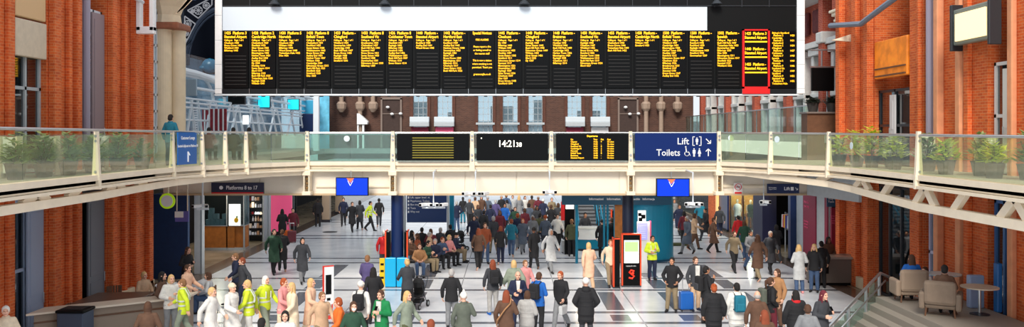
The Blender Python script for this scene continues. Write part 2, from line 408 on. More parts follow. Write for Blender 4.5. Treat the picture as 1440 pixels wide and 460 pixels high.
a = MB(); a.box(12.5, 12.74, 22.15, 24.0, 8.15, 9.15, bev=.04); a.build('housing', mat('sign_housing', (120, 128, 120), .4), t, world=True)
a = MB(); a.box(12.45, 12.5, 22.3, 23.8, 8.25, 9.0); a.build('diffuser', mat('cream_glow', (255, 226, 170), .5, emis=.9), t, world=True)
a = MB(); a.box(12.45, 12.78, 22.1, 22.2, 8.0, 9.3, bev=.02); a.box(12.45, 12.78, 23.98, 24.1, 8.0, 9.3, bev=.02); a.build('bracket', DSTEEL, t, world=True)
t = thing('shop_sign', 'orange shop sign with brown bands above the dark upstairs doorway on the right', 'shop sign', (13.3, 29, 7.3))
a = MB(); a.box(12.95, 13.13, 27.75, 30.2, 7.6, 8.9, bev=.04); a.build('board', mat('orange_sign', (236, 128, 30), .5, noise=.45, scale=2.2, emis=.2), t, world=True)
a = MB()
for k in range(2): a.box(12.9, 12.96, 27.8, 30.1, 7.65 + k * .25, 7.7 + k * .25)
a.build('band', WOODD, t, world=True)
m = MB(); m.path([(12.6, 33.4, 9.9), (12.6, 30.5, 9.6), (12.5, 28.5, 9.9), (12.6, 27.2, 10.2)], 0.1); m.solo('cable_duct', mat('blue_grey_duct', (110, 126, 146), .5), 'blue grey duct looping across the right piers near the top', 'duct')
m = MB()
m.prism([(12.2, 9.2), (13.0, 9.45), (13.0, 9.15)], 32.2, 32.35); m.solo('wall_bracket', CREAM, 'small cream bracket sticking out of the broad right pier', 'bracket')

# cream round column with capital, left
t = thing('cream_column', 'tall cream twin-shafted column with carved capital beside the left piers', 'column', (-12.9, 32.6, 4.6))
a = MB(); a.lathe((-13.1, 32.3, 4.6), [(.42, 0), (.42, .3), (.34, .4), (.34, 4.9), (.36, 5.0)], 24); a.build('shaft', CREAMSTONE, t, world=True)
a = MB(); a.lathe((-12.65, 32.7, 4.6), [(.34, 0), (.34, .3), (.27, .4), (.27, 4.9), (.3, 5.0)], 24); a.build('shaft', CREAMSTONE, t, world=True)
a = MB(); a.box(-13.6, -12.3, 31.8, 33.1, 9.6, 9.85, bev=.06); a.build('necking', mat('brown_stone', (150, 92, 66), .7, noise=.2), t, world=True)
a = MB(); a.lathe((-12.95, 32.4, 9.85), [(.55, 0), (.5, .3), (.62, .6), (.8, .85), (.8, 1.0)], 8); a.build('capital', CREAMSTONE, t, world=True)
a = MB(); a.box(-13.9, -12.1, 31.6, 33.2, 10.85, 11.1, bev=.05); a.build('abacus', mat('blue_paint', (30, 50, 110), .5), t, world=True)
a = MB(); a.prism([(-14.3, 11.1), (-12.2, 11.1), (-11.7, 11.8), (-11.2, 13), (-11.2, 15), (-14.3, 15)], 31.6, 33.2); a.build('arch_springer', BRICK, t, world=True)
a = MB()
for k in range(5): a.beam((-12.3 + .06 * k, 31.6, 10.1 + .05 * k), (-11.75 + .1 * k, 31.6, 10.8 + .06 * k), .04, .06)
a.build('carving', CREAMSTONE, t, world=True)

# ------------------------------------------------------------------ bridge and galleries
PATHL = [(-10.35, 12), (-10.35, 16.5), (-10.35, 21.5), (-10.35, 25.0), (-10.2, 26.4), (-9.85, 27.5), (-9.4, 28.4), (-9.0, 29.25), (-8.4, 30.2), (-7.4, 31.3)]
BR = [(-7.38, 31.4), (7.72, 31.4)]
PATHR = [(7.75, 31.35), (8.45, 30.4), (8.98, 29.3), (9.6, 28.2), (10.15, 27.1), (10.35, 25.8), (10.35, 21.6), (10.35, 16.3), (10.35, 12)]
def gallery(name, label, path, posts, gl, lattice, deckpoly, lowz, rail_dz):
    t = thing(name, label, 'walkway', (path[len(path) // 2][0], path[len(path) // 2][1], 4.35))
    def z_at(x, y): return 6.78 - H + 4.62 - 1.08 + rail_dz(x, y)
    a = MB(); a.prism(deckpoly, 4.42, 4.6, 'Z'); a.build('deck', mat('deck_grey', (176, 170, 160), .6, noise=.08), t, world=True)
    a = MB(); a.sweep(path, [(-.06, 4.5), (.18, 4.5), (.18, 4.64), (-.06, 4.64)]); a.sweep(path, [(0, 4.38), (.15, 4.38), (.15, 4.5), (0, 4.5)]); a.sweep(path, [(-.1, 4.3), (.15, 4.3), (.15, 4.37), (-.1, 4.37)])
    a.build('edge_beam', CREAM, t, world=True)
    a = MB()
    pts = [Vector((x, y, 5.7 + rail_dz(x, y))) for x, y in path]; a.path(pts, 0.035, 8); a.build('handrail', STEEL, t, world=True, smooth=True)
    a = MB()
    for i in range(len(path) - 1):
        (x0, y0), (x1, y1) = path[i], path[i + 1]
        d = Vector((x1 - x0, y1 - y0)); nseg = max(1, round(d.length / 1.45)); 
        for k in range(nseg):
            u0, u1 = (k + .01) / nseg, (k + .99) / nseg
            p = Vector((x0, y0)) + d * u0; q = Vector((x0, y0)) + d * u1; nn = Vector((-d.y, d.x)).normalized() * .006
            r0 = [a.bm.verts.new((p.x + s * nn.x, p.y + s * nn.y, z)) for s, z in ((-1, 4.66), (1, 4.66), (1, 5.66), (-1, 5.66))]
            r1 = [a.bm.verts.new((q.x + s * nn.x, q.y + s * nn.y, z)) for s, z in ((-1, 4.66), (1, 4.66), (1, 5.66), (-1, 5.66))]
            a.skin([r0, r1])
    a.build('glass_balustrade', gl, t, world=True)
    for (x, y) in posts:
        a = MB()
        rs = [[a.bm.verts.new((x + sx * w, y + sy * .05 - .06, z)) for sx, sy in ((-1, -1), (1, -1), (1, 1), (-1, 1))] for z, w in ((4.28, .11), (4.6, .10), (4.75, .085), (5.66, .045), (5.74, .045))]
        a.skin(rs); a.box(x - .09, x + .09, y - .14, y - .02, 4.5, 4.62, bev=.02)
        p = a.build('stanchion', CREAM, t, world=True)
        b = MB()
        for z in (5.62, 5.5, 4.72): b.tube((x, y - .13, z), (x, y - .1, z), .035, n=8)
        b.build('bolt', STEEL, p, world=True)
    if lattice:
        def zl(y): return lowz + (4.16 - lowz) * max(0, min(1, (y - 22.5) / 8.0))
        a = MB(); rs = []
        for i, p_ in enumerate(path):
            p0, p1 = Vector(path[max(0, i - 1)]), Vector(path[min(len(path) - 1, i + 1)]); u = (p1 - p0).normalized(); nn = Vector((-u.y, u.x)); z_ = zl(p_[1])
            rs.append([a.bm.verts.new((p_[0] + nn.x * o_, p_[1] + nn.y * o_, z_ + h_)) for o_, h_ in ((0, 0), (.2, 0), (.2, .2), (0, .2))])
        a.skin(rs)
        tot = 0; nxt = .6
        for i in range(len(path) - 1):
            (x0, y0), (x1, y1) = path[i], path[i + 1]; d = Vector((x1 - x0, y1 - y0)); L = d.length; u = d.normalized(); nn = Vector((-u.y, u.x)) * .1
            while nxt < tot + L:
                p = Vector((x0, y0)) + u * (nxt - tot) + nn; q = p + u * .55
                a.beam((p.x, p.y, zl(p.y) + .15), (q.x, q.y, 4.36), .12, .2)
                if round(nxt / 1.9) % 2: a.beam((q.x + u.x * .5, q.y + u.y * .5, zl(q.y) + .15), (q.x, q.y, 4.36), .12, .2)
                nxt += 1.9
            tot += L
        a.build('lattice_girder', CREAM, t, world=True)
    return t
dl = lambda x, y: max(0, min(1, (31.4 - y) / 14)) * 0.10
dr = lambda x, y: -max(0, min(1, (31.4 - y) / 14)) * 0.08
gallery('gallery_walkway', 'left gallery walkway with glass balustrade curving into the bridge', PATHL,
        [(-10.35, 16.5), (-10.35, 21.5), (-10.25, 26.1), (-9.85, 27.5), (-9.4, 28.4), (-8.98, 29.28)], GL_GAL, True,
        [(p[0], p[1]) for p in PATHL] + [(-7.42, 34.5), (-12.98, 34.5), (-12.98, 12)], 4.0, dl)
gallery('gallery_walkway', 'right gallery walkway with glass balustrade curving into the bridge', PATHR,
        [(8.98, 29.3), (10.15, 27.1), (10.35, 21.6), (10.35, 16.3)], GL_GAL, True,
        [(p[0], p[1]) for p in PATHR] + [(12.98, 12), (12.98, 34.5), (7.78, 34.5)], 3.72, dr)

# the bridge
bt = thing('footbridge', 'cream footbridge crossing the concourse with glass balustrade and signs on it', 'footbridge', (0, 31.4, 3.4))
a = MB(); a.box(-7.4, 7.75, 31.5, 34.5, 4.42, 4.6); a.build('deck', mat('deck_grey', (176, 170, 160), .6), bt, world=True)
a = MB(); a.box(-7.4, 7.75, 31.3, 31.55, 4.5, 4.64, bev=.015); a.box(-7.4, 7.75, 31.4, 31.6, 4.38, 4.5); a.box(-7.4, 7.75, 31.28, 31.6, 4.28, 4.36, bev=.015); a.build('edge_beam', CREAM, bt, world=True)
a = MB(); a.tube((-7.4, 31.4, 5.7), (7.75, 31.4, 5.7), .035, n=8); a.build('handrail', STEEL, bt, world=True)
a = MB(); a.box(-7.4, 7.75, 34.3, 34.35, 5.62, 5.7); a.build('rear_handrail', STEEL, bt, world=True)
PX = [433, 553, 664, 775, 886, 1010]; PXX = [X_(p, 31.4) for p in PX]
for i, x in enumerate(PXX):
    a = MB()
    rs = [[a.bm.verts.new((x + sx * w, 31.3 + sy * .05, z)) for sx, sy in ((-1, -1), (1, -1), (1, 1), (-1, 1))] for z, w in ((4.3, .10), (4.62, .09), (5.66, .06), (5.76, .06))]
    a.skin(rs); p = a.build('stanchion', CREAM, bt, world=True)
    b = MB(); 
    for z in (5.6, 5.46, 4.9, 4.72): b.tube((x, 31.24, z), (x, 31.2, z), .04, n=8)
    b.build('bolt', STEEL, p, world=True)
    # ornate bracket under the stanchion: side plates with holes
    if i not in (2, 3):
        a = MB()
        for s in (-.11, .07): a.box(x + s, x + s + .045, 31.15, 31.55, 3.5, 4.2, bev=.01)
        a.box(x - .16, x + .16, 31.12, 31.6, 3.42, 3.56, bev=.02); a.box(x - .15, x + .15, 31.12, 31.6, 4.14, 4.3, bev=.02)
        q = a.build('bracket', CREAM, bt, world=True)
        b = MB()
        for z in (3.68, 3.85, 4.02): b.lathe((x, 31.3, z), [(.05, -.04), (.06, 0), (.05, .04)], 8)
        b = b.build('fixing', mat('brass_rust', (150, 120, 80), .5, .5), q, world=True)
for i in (0, 4):
    a = MB(); x0, x1 = PXX[i] + .1, PXX[i + 1] - .1
    n = 2
    for k in range(n): a.box(x0 + (x1 - x0) * k / n + .01, x0 + (x1 - x0) * (k + 1) / n - .01, 31.39, 31.402, 4.66, 5.66)
    if i == 0: a.build('glass_balustrade', GL_RAIL, bt, world=True)
a = MB()
for i in range(5):
    x0, x1 = PXX[i] + .05, PXX[i + 1] - .05; a.box(x0, x1, 31.44, 31.46, 4.66, 5.66)
a.build('rear_glass', GL_RAIL, bt, world=True)
a = MB()
for k in range(-12, 13): 
    if k % 2 == 0: a.box(k * .95 + .32, k * .95 + 2.18, 31.60, 31.64, 3.44, 4.3)
a.box(-12.8, 12.3, 31.64, 31.72, 3.42, 4.36); tag(a.build('trim_2', PANEL), kind='structure')
a = MB(); a.box(-12.8, 12.3, 31.5, 31.63, 3.39, 3.46); tag(a.build('trim_3', mat('tan_trim', (196, 170, 136), .5)), kind='structure')
a = MB(); a.box(-12.8, 12.3, 31.73, 36.0, 3.44, 3.6); tag(a.build('trim_4', mat('soffit_grey', (90, 88, 86), .7)), kind='structure')
for px0, px1, y in ((445, 548, 262), (1016, 1075, 262)):
    a = MB(); a.tube((X_(px0, 31.6), 31.6, Z_(y, 31.6)), (X_(px1, 31.6), 31.6, Z_(y, 31.6)), .07, n=10); a.build('conduit', CREAM, bt, world=True)
# grey bulkhead that drops under the right gallery
a = MB(); a.sweep([(10.95, 31.3), (11.5, 28.0)], [(0, 3.42), (.1, 3.42), (.1, 4.3), (0, 4.3)]); tag(a.build('trim_1', GREYP), kind='structure')

# display panels mounted on the bridge rail
def rail_panel(px0, px1, m, label, name, cat, y0=188, y1=226):
    Y = 31.15; x0, x1 = X_(px0, Y), X_(px1, Y); z0, z1 = Z_(y1, Y), Z_(y0, Y)
    t = thing(name, label, cat, ((x0 + x1) / 2, Y, z0))
    a = MB(); a.box(x0, x1, Y, Y + .1, z0, z1, bev=.015); a.build('panel', m, t, world=True)
    return t, x0, x1, z0, z1
t, x0, x1, z0, z1 = rail_panel(558, 660, BLACKG, 'dark rail-mounted display with faint yellow text lines, leftmost on the bridge', 'display_board', 'display board')
a = MB()
for k in range(9): a.box(X_(580, 31.15), X_(638, 31.15), 31.12, 31.15, z1 - .14 - k * .09 - .035, z1 - .14 - k * .09)
a.build('text_lines', AMBERD, t, world=True)
t, *_ = rail_panel(670, 771, BLACKG, 'digital clock reading 14:21 38 on the middle of the bridge rail', 'digital_clock', 'clock')
text('hour_digits', '14:21', .34, (X_(700, 31.1), 31.13, Z_(206.5, 31.1)), CLOCKW, t, bold=.004, world=True, sx=.88)
text('second_digits', '38', .23, (X_(725.5, 31.1), 31.13, Z_(206.5, 31.1)), CLOCKW, t, bold=.003, world=True, sx=.95)
a = MB(); a.ball((X_(677, 31.1), 31.12, Z_(194.5, 31.1)), .025); a.build('lamp', CLOCKW, t, world=True)
t, *_ = rail_panel(782, 884, BLACKG, 'amber departures display on the bridge rail between the clock and the blue Lift sign', 'departures_display', 'display board')
text('heading', 'Departures', .085, (X_(833, 31.1), 31.13, Z_(192.5, 31.1)), AMBER, t, 'CENTER', .003, world=True)
rows = [('Clapton', '14:26', '9', 'On time'), ('Chingford', '14:33', '-', 'On time'), ('Southend Vic', '14:33', '8', 'On time'), ('Cambridge N', '14:28', '2', 'On time'),
        ('Norwich', '14:30', '5', 'On time'), ('Enfield Town', '14:30', '8', 'On time'), ('Braintree', '14:48', '-', 'On time'), ('Stansted Airport', '14:40', '-', 'On time')]
for j, cx_ in enumerate((802.6, 834.5, 845, 854)):
    body = '\n'.join((['Stn', 'Time', 'Plat', 'Expt'][j],) + tuple(r[j] for r in rows))
    text('text_column', body, .084, (X_(cx_, 31.1), 31.13, Z_(197.2, 31.1)), AMBER, t, 'LEFT', .0012, world=True, lead=1.0, sx=.85)
t, x0, x1, z0, z1 = rail_panel(893, 1008, SIGNB, 'blue Lift and Toilets sign on the bridge rail', 'direction_sign', 'sign', 187, 226)
Y = 31.14
text('lettering', 'Lift', .34, (X_(952, Y), Y, Z_(203, Y)), SIGNW, t, bold=.002, world=True)
text('lettering', 'Toilets', .34, (X_(923, Y), Y, Z_(219, Y)), SIGNW, t, bold=.002, world=True, sx=.92)
def arrow(cx, cz, s, ang, Y, m, t):
    a = MB(); R = Matrix.Rotation(ang, 4, 'Y'); T = Matrix.Translation((cx, Y, cz))
    a.box(-.06 * s, .06 * s, -.01, 0, -.5 * s, .42 * s, M=T @ R)
    for sg in (-1, 1): a.box(-.055 * s, .055 * s, -.01, 0, -.02 * s, .5 * s, M=T @ R @ Matrix.Translation((0, 0, .5 * s)) @ Matrix.Rotation(sg * 2.36, 4, 'Y'))
    return a.build('arrow', m, t, world=True)
arrow(X_(996, Y), Z_(198.5, Y), .24, math.radians(135), Y, SIGNW, t)
arrow(X_(996, Y), Z_(214.5, Y), .26, 0, Y, SIGNW, t)
def pict_person(a, cx, cz, s, Y, skirt=False):
    a.lathe((cx, Y - .005, cz + .42 * s), [(.01, -.09 * s), (.085 * s, -.03 * s), (.085 * s, .03 * s), (.01, .09 * s)], 10)
    if skirt: a.prism([(cx - .08 * s, cz + .3 * s), (cx + .08 * s, cz + .3 * s), (cx + .22 * s, cz - .15 * s), (cx - .22 * s, cz - .15 * s)], Y - .01, Y)
    else: a.box(cx - .17 * s, cx + .17 * s, Y - .01, Y, cz - .12 * s, cz + .3 * s)
    a.box(cx - .1 * s, cx - .02 * s, Y - .01, Y, cz - .5 * s, cz - .1 * s); a.box(cx + .02 * s, cx + .1 * s, Y - .01, Y, cz - .5 * s, cz - .1 * s)
a = MB(); cx_, cz_ = X_(980, Y), Z_(198.5, Y)
for s in (-1, 1):
    a.box(cx_ + s * .15 - .012, cx_ + s * .15 + .012, Y - .01, Y, cz_ - .17, cz_ + .17)
    a.box(min(cx_ + s * .15, cx_ + s * .08), max(cx_ + s * .15, cx_ + s * .08), Y - .01, Y, cz_ - .17, cz_ - .145); a.box(min(cx_ + s * .15, cx_ + s * .08), max(cx_ + s * .15, cx_ + s * .08), Y - .01, Y, cz_ + .145, cz_ + .17)
pict_person(a, cx_, cz_, .26, Y); a.build('lift_symbol', SIGNW, t, world=True)
a = MB(); pict_person(a, X_(976, Y), Z_(214.5, Y), .3, Y); pict_person(a, X_(983.5, Y), Z_(214.5, Y), .3, Y, True); a.build('toilet_symbol', SIGNW, t, world=True)
a = MB(); cx_, cz_ = X_(966, Y), Z_(216, Y)
for k in range(16):
    if k in (3, 4, 5): continue
    a0 = 2 * PI * k / 16; a1 = 2 * PI * (k + 1) / 16
    a.beam((cx_ + .085 * math.cos(a0), Y - .006, cz_ + .085 * math.sin(a0)), (cx_ + .085 * math.cos(a1), Y - .006, cz_ + .085 * math.sin(a1)), .025, .012)
a.beam((cx_ - .04, Y - .006, cz_ + .2), (cx_ - .02, Y - .006, cz_ + .05), .035, .012); a.beam((cx_ - .02, Y - .006, cz_ + .05), (cx_ + .08, Y - .006, cz_ + .04), .035, .012); a.beam((cx_ + .08, Y - .006, cz_ + .04), (cx_ + .12, Y - .006, cz_ - .08), .035, .012)
a.ball((cx_ - .045, Y - .006, cz_ + .24), .03); a.build('wheelchair_symbol', SIGNW, t, world=True)

# small rail dots (white round stickers)
for px, py, Y, lab in ((489, 195, 31.25, 'white round sticker on the glass left of the dark display'), (1029, 194, 31.0, 'white round sticker on the bridge glass right of the blue Lift sign'), (1093, 196, 28.6, 'white oval sticker on the curving glass, second from the blue Lift sign'), (1198, 205, 23.6, 'white round sticker on the right gallery glass above the lattice')):
    if px == 1198: x, y = 10.30, 10.30 * F / (1198 - CX)
    elif px == 1093: x, y = 9.12, 28.92
    else: x, y = X_(px, Y), Y
    m = MB(); m.lathe((0, 0, 0), [(.11, -.004), (.11, .004)], 20)
    for v in m.bm.verts: v.co = Vector((v.co.x, v.co.z, v.co.y)) if px < 1190 and px != 1093 else Vector((v.co.z * 1 + (0 if px > 1190 else v.co.x * .5), v.co.x * (1 if px > 1190 else -.85), v.co.y))
    o = m.build('safety_sticker', mat('pale_sticker', (216, 232, 238), .5)); o.location = (x - .03, y - .03, Z_(py, y)); tag(o, lab, 'sticker')

# signs on the fascia below
def flat_sign(name, label, px0, px1, y0, y1, Y, m, cat='sign', d=.06):
    t = thing(name, label, cat, (X_((px0 + px1) / 2, Y), Y, Z_(y1, Y)))
    a = MB(); a.box(X_(px0, Y), X_(px1, Y), Y, Y + d, Z_(y1, Y), Z_(y0, Y), bev=.008); a.build('board', m, t, world=True)
    return t
Y = 31.5
t = flat_sign('direction_sign', 'dark navy sign reading Platforms 8 to 17 on the fascia', 297, 371, 257, 272.5, Y, SIGNN)
a = MB(); a.box(X_(297.5, Y), X_(370.5, Y), Y - .01, Y, Z_(272.3, Y), Z_(270.5, Y)); a.build('red_line', SIGNR, t, world=True)
text('lettering', 'Platforms 8 to 17', .2, (X_(318, Y), Y - .01, Z_(266.5, Y)), SIGNW, t, bold=.002, world=True, sx=.82)
a = MB(); a.lathe((0, 0, 0), [(.07, 0), (.07, .01)], 14)
for v in a.bm.verts: v.co = Vector((X_(311, Y) + v.co.x, Y - .01 + v.co.z, Z_(264, Y) + v.co.y))
a.build('arrow', SIGNW, t, world=True)
t = flat_sign('no_smoking_sign', 'white no smoking sign with red ring on the right fascia', 1032, 1044, 257, 273, Y, mat('white_sign', (240, 240, 238), .5))
a = MB(); cx_, cz_ = X_(1038, Y), Z_(263, Y)
for k in range(16):
    a0 = 2 * PI * k / 16; a1 = 2 * PI * (k + 1) / 16
    a.beam((cx_ + .12 * math.cos(a0), Y - .01, cz_ + .12 * math.sin(a0)), (cx_ + .12 * math.cos(a1), Y - .01, cz_ + .12 * math.sin(a1)), .03, .012)
a.beam((cx_ - .085, Y - .012, cz_ + .085), (cx_ + .085, Y - .012, cz_ - .085), .03, .012); a.box(X_(1033, Y), X_(1043, Y), Y - .01, Y, Z_(272.5, Y), Z_(270, Y)); a.build('red_ring', SIGNR, t, world=True)
a = MB(); a.box(cx_ - .07, cx_ + .06, Y - .006, Y, cz_ - .015, cz_ + .015); a.build('cigarette', BLACK, t, world=True)
t = flat_sign('direction_sign', 'small navy Lift sign on the fascia above the right shops', 1079, 1124, 258.5, 272, Y - .15, mat('sign_deep_blue', (16, 38, 84), .4))
Yb = Y - .16
text('lettering', 'Lift', .17, (X_(1102.5, Yb), Yb, Z_(267.5, Yb)), SIGNW, t, bold=.003, world=True)
text('small_lettering', 'Bishopsgate\nUpper level', .06, (X_(1081, Yb), Yb, Z_(264.5, Yb)), SIGNW, t, world=True)
a = MB(); a.box(X_(1112, Yb), X_(1116, Yb), Yb - .008, Yb, Z_(268, Yb), Z_(263, Yb)); a.build('lift_symbol', SIGNW, t, world=True)
arrow(X_(1120, Yb), Z_(265.5, Yb), .12, math.radians(135), Yb, SIGNW, t)
# blue signs hanging on the gallery glass at left
t = thing('direction_sign', 'blue Customer Lounge sign fixed to the curving left glass', 'sign', (-10.3, 27.0, 4.7))
p0 = Vector((X_(246, 26.2), 26.1)); p1 = Vector((X_(277, 27.6), 27.2)); d = p1 - p0
a = MB(); nn = Vector((-d.y, d.x)).normalized() * .02
rs = [[a.bm.verts.new((p.x + s * nn.x + .12, p.y + s * nn.y, z)) for s, z in ((-1, 4.72), (1, 4.72), (1, 5.72), (-1, 5.72))] for p in (p0, p1)]; a.skin(rs)
a.build('board', mat('bright_sign_blue', (16, 96, 176), .4), t, world=True)
ang = math.atan2(d.y, d.x)
mid = (p0 + p1) / 2
off = Vector((.12 + .035 * math.sin(ang), -.035 * math.cos(ang)))
for z, s_, b_ in ((5.5, .14, 'Customer Lounge'), (5.26, .115, 'Located adjacent to Platform 10')):
    text('lettering', b_, s_, (mid.x + off.x, mid.y + off.y, z), SIGNW, t, 'CENTER', .002, rot=(PI / 2, 0, ang), world=True, sx=.8)
a = MB(); a.beam((mid.x + off.x, mid.y + off.y, 4.8), (mid.x + off.x, mid.y + off.y, 5.1), .04, .02); a.beam((mid.x + off.x - .06, mid.y + off.y, 5.0), (mid.x + off.x, mid.y + off.y, 5.12), .03, .02); a.beam((mid.x + off.x + .06, mid.y + off.y, 5.0), (mid.x + off.x, mid.y + off.y, 5.12), .03, .02); a.build('arrow', SIGNW, t, world=True)

# blue hanging screens with emblem
def blue_screen(px0, px1, y0, y1, Y, label):
    t = thing('information_screen', label, 'screen', (X_((px0 + px1) / 2, Y), Y, Z_(y1, Y)))
    x0, x1, z0, z1 = X_(px0, Y), X_(px1, Y), Z_(y1, Y), Z_(y0, Y); c = (x0 + x1) / 2 - .05
    a = MB(); a.box(x0, x1, Y, Y + .12, z0, z1, bev=.01); a.build('housing', BLACK, t, world=True)
    a = MB(); a.box(x0 + .03, x1 - .03, Y - .008, Y, z0 + .03, z1 - .03); a.build('display', SCRBLUE, t, world=True)
    a = MB(); a.prism([(c - .15, z1 - .03), (c + .13, z1 - .03), (c - .01, z1 - .2)], Y - .014, Y - .008); a.build('orange_emblem', mat('emblem_orange', (226, 110, 70), .5, emis=.4), t, world=True)
    a = MB(); a.beam((c - .1, Y - .018, z1 - .12), (c - .01, Y - .018, z1 - .3), .035, .008); a.beam((c + .09, Y - .018, z1 - .12), (c - .01, Y - .018, z1 - .3), .035, .008); a.build('white_emblem', CLOCKW, t, world=True)
    a = MB(); a.tube((c, Y + .06, z1), (c, Y + .06, z1 + .25), .02, n=8); a.build('hanger', STEEL, t, world=True)
blue_screen(472, 518, 249.5, 275.5, 30.9, 'blue screen with orange and white emblem hanging left of the navy column')
blue_screen(923, 970, 251, 277, 30.9, 'blue screen with orange and white emblem hanging over the teal drum')

# CCTV clusters
def camera_cluster(pxs, py, Y, label, ztop):
    zc = Z_(py, Y); xs = [X_(p, Y) for p in pxs]; cx_ = sum(xs) / len(xs)
    t = thing('camera_cluster', label, 'security cameras', (cx_, Y, zc))
    a = MB(); a.path([(cx_, Y + .1, zc + .05), (cx_, Y + .1, ztop), (cx_, 31.3 if ztop > 4.1 else Y + .3, ztop + .04)], .03, 8); a.build('drop_pole', WHITESTEEL, t, world=True)
    a = MB(); a.box(min(xs) - .05, max(xs) + .05, Y + .07, Y + .13, zc - .04, zc + .02, bev=.01); a.build('cross_bar', WHITESTEEL, t, world=True)
    for i, x in enumerate(xs):
        a = MB(); R = Matrix.Translation((x, Y, zc + .1)) @ Matrix.Rotation((-.5, .4, .2)[i % 3], 4, 'Z')
        a.box(-.07, .07, -.18, .2, -.055, .06, bev=.02, M=R); b = a.build('camera_body', WHITE, t, world=True)
        a = MB(); a.box(-.05, .05, -.19, -.175, -.04, .045, M=R); a.build('lens', BLACKG, b, world=True)
camera_cluster((595, 604, 614, 624), 292, 30.2, 'cluster of four white cameras hanging before the navy directory board', 4.3)
camera_cluster((967, 975, 984), 291, 30.0, 'cluster of white cameras hanging right of the teal drum', 4.3)
camera_cluster((1072, 1078), 288, 30.6, 'pair of white cameras hanging below the small Lift sign', 4.3)
camera_cluster((655, 664, 673, 682), 276, 30.4, 'row of small cameras hanging under the bridge above the centre crowd', 4.3)
camera_cluster((768, 778), 274, 30.4, 'pair of small cameras hanging under the bridge left of the teal fascia', 4.3)
camera_cluster((277, 290), 294, 29.6, 'white camera beside the left column under the gallery', 4.0)
# ------------------------------------------------------------------ departure board
YB = 32.6
bd = thing('departure_board', 'huge black departure board with amber train columns in a white frame', 'departure board', (0, YB, Z_(132, YB)))
bx0, bx1 = X_(313, YB), X_(1120, YB); bz0, bz1 = Z_(132, YB), 11.2
a = MB(); a.box(bx0, bx1, YB, YB + .6, bz0, bz1); a.build('casing', BLACK, bd, world=True)
a = MB()
a.box(X_(1120, YB), X_(1131, YB), YB - .08, YB + .6, bz0, bz1, bev=.02); a.build('white_frame', WHITE, bd, world=True)
a = MB(); a.box(X_(303, YB), X_(313, YB), YB - .08, YB + .6, bz0, bz1, bev=.02); f = a.build('white_frame', WHITE, bd, world=True)
a = MB()
for py in (22, 57, 91, 125):
    for p0, p1 in ((303, 313), (1120, 1131)): a.box(X_(p0, YB) + .01, X_(p1, YB) - .01, YB - .085, YB - .075, Z_(py, YB), Z_(py, YB) + .015)
a.build('frame_joint', GREYP, f, world=True)
a = MB(); a.box(bx0 + .02, X_(994, YB), YB - .05, YB, Z_(43, YB), Z_(10, YB)); a.build('blank_banner', LIGHTBOX, bd, world=True)
a = MB()
for k in range(22): a.box(X_(313 + k * 38.43, YB) - .012, X_(313 + k * 38.43, YB) + .012, YB - .02, YB, Z_(10, YB), bz1)
a.box(bx0, bx1, YB - .03, YB, Z_(8.8, YB), Z_(7.8, YB)); a.build('upper_seam', DSTEEL, bd, world=True)
def lines(n, seed, t0):
    r = random.Random(seed); st = ['Tottenham Hale', 'Harlow Town', 'Stansted', 'Cheshunt', 'Broxbourne', 'Audley End', 'Cambridge', 'Ely', 'Hackney Downs', 'Seven Sisters', 'Bruce Grove', 'Silver Street', 'Edmonton Green', 'Bush Hill Park', 'Walthamstow', 'Wood Street', 'Shenfield', 'Billericay', 'Wickford', 'Rayleigh', 'Hockley', 'Rochford', 'Witham', 'Manningtree', 'Stowmarket', 'Diss', 'Chelmsford', 'Stratford', 'Ilford', 'Romford']
    r.shuffle(st); out = []
    for i in range(n):
        t0 += r.randint(3, 6); out.append('%s 1%d%02d' % (st[i % len(st)], 4 + t0 // 60, t0 % 60))
    return out
cols = [('1425  Platform 3', 'Stansted Airport', 4), ('1428  Platform 2', 'Cambridge North', 17), ('1430  Platform 5', 'Norwich', 6), ('1430  Platform 8', 'Enfield Town', 14), ('1433  Platform -', 'Chingford', 8),
        ('1433  Platform 8', 'Southend Vic', 10), ('1436  Platform 8', 'Colchester Town', 9), ('1440  Platform -', 'Stansted Airport', 3), ('1442  Platform -', 'Hertford East', 12), None,
        ('1445  Platform -', 'Cheshunt', 17), ('1448  Platform -', 'Chingford', 8), ('1448  Platform -', 'Braintree', 9), ('1450  Platform -', 'Southend Vic', 10), ('1455  Platform -', 'Stansted Airport', 4),
        ('1458  Platform -', 'Cambridge North', 2), ('1500  Platform -', 'Enfield Town', 14), ('1500  Platform -', 'Norwich', 6), ('1502  Platform -', 'Ipswich', 10), 'red', 'last']
slat = mat('panel_slats', (26, 25, 26), .6)
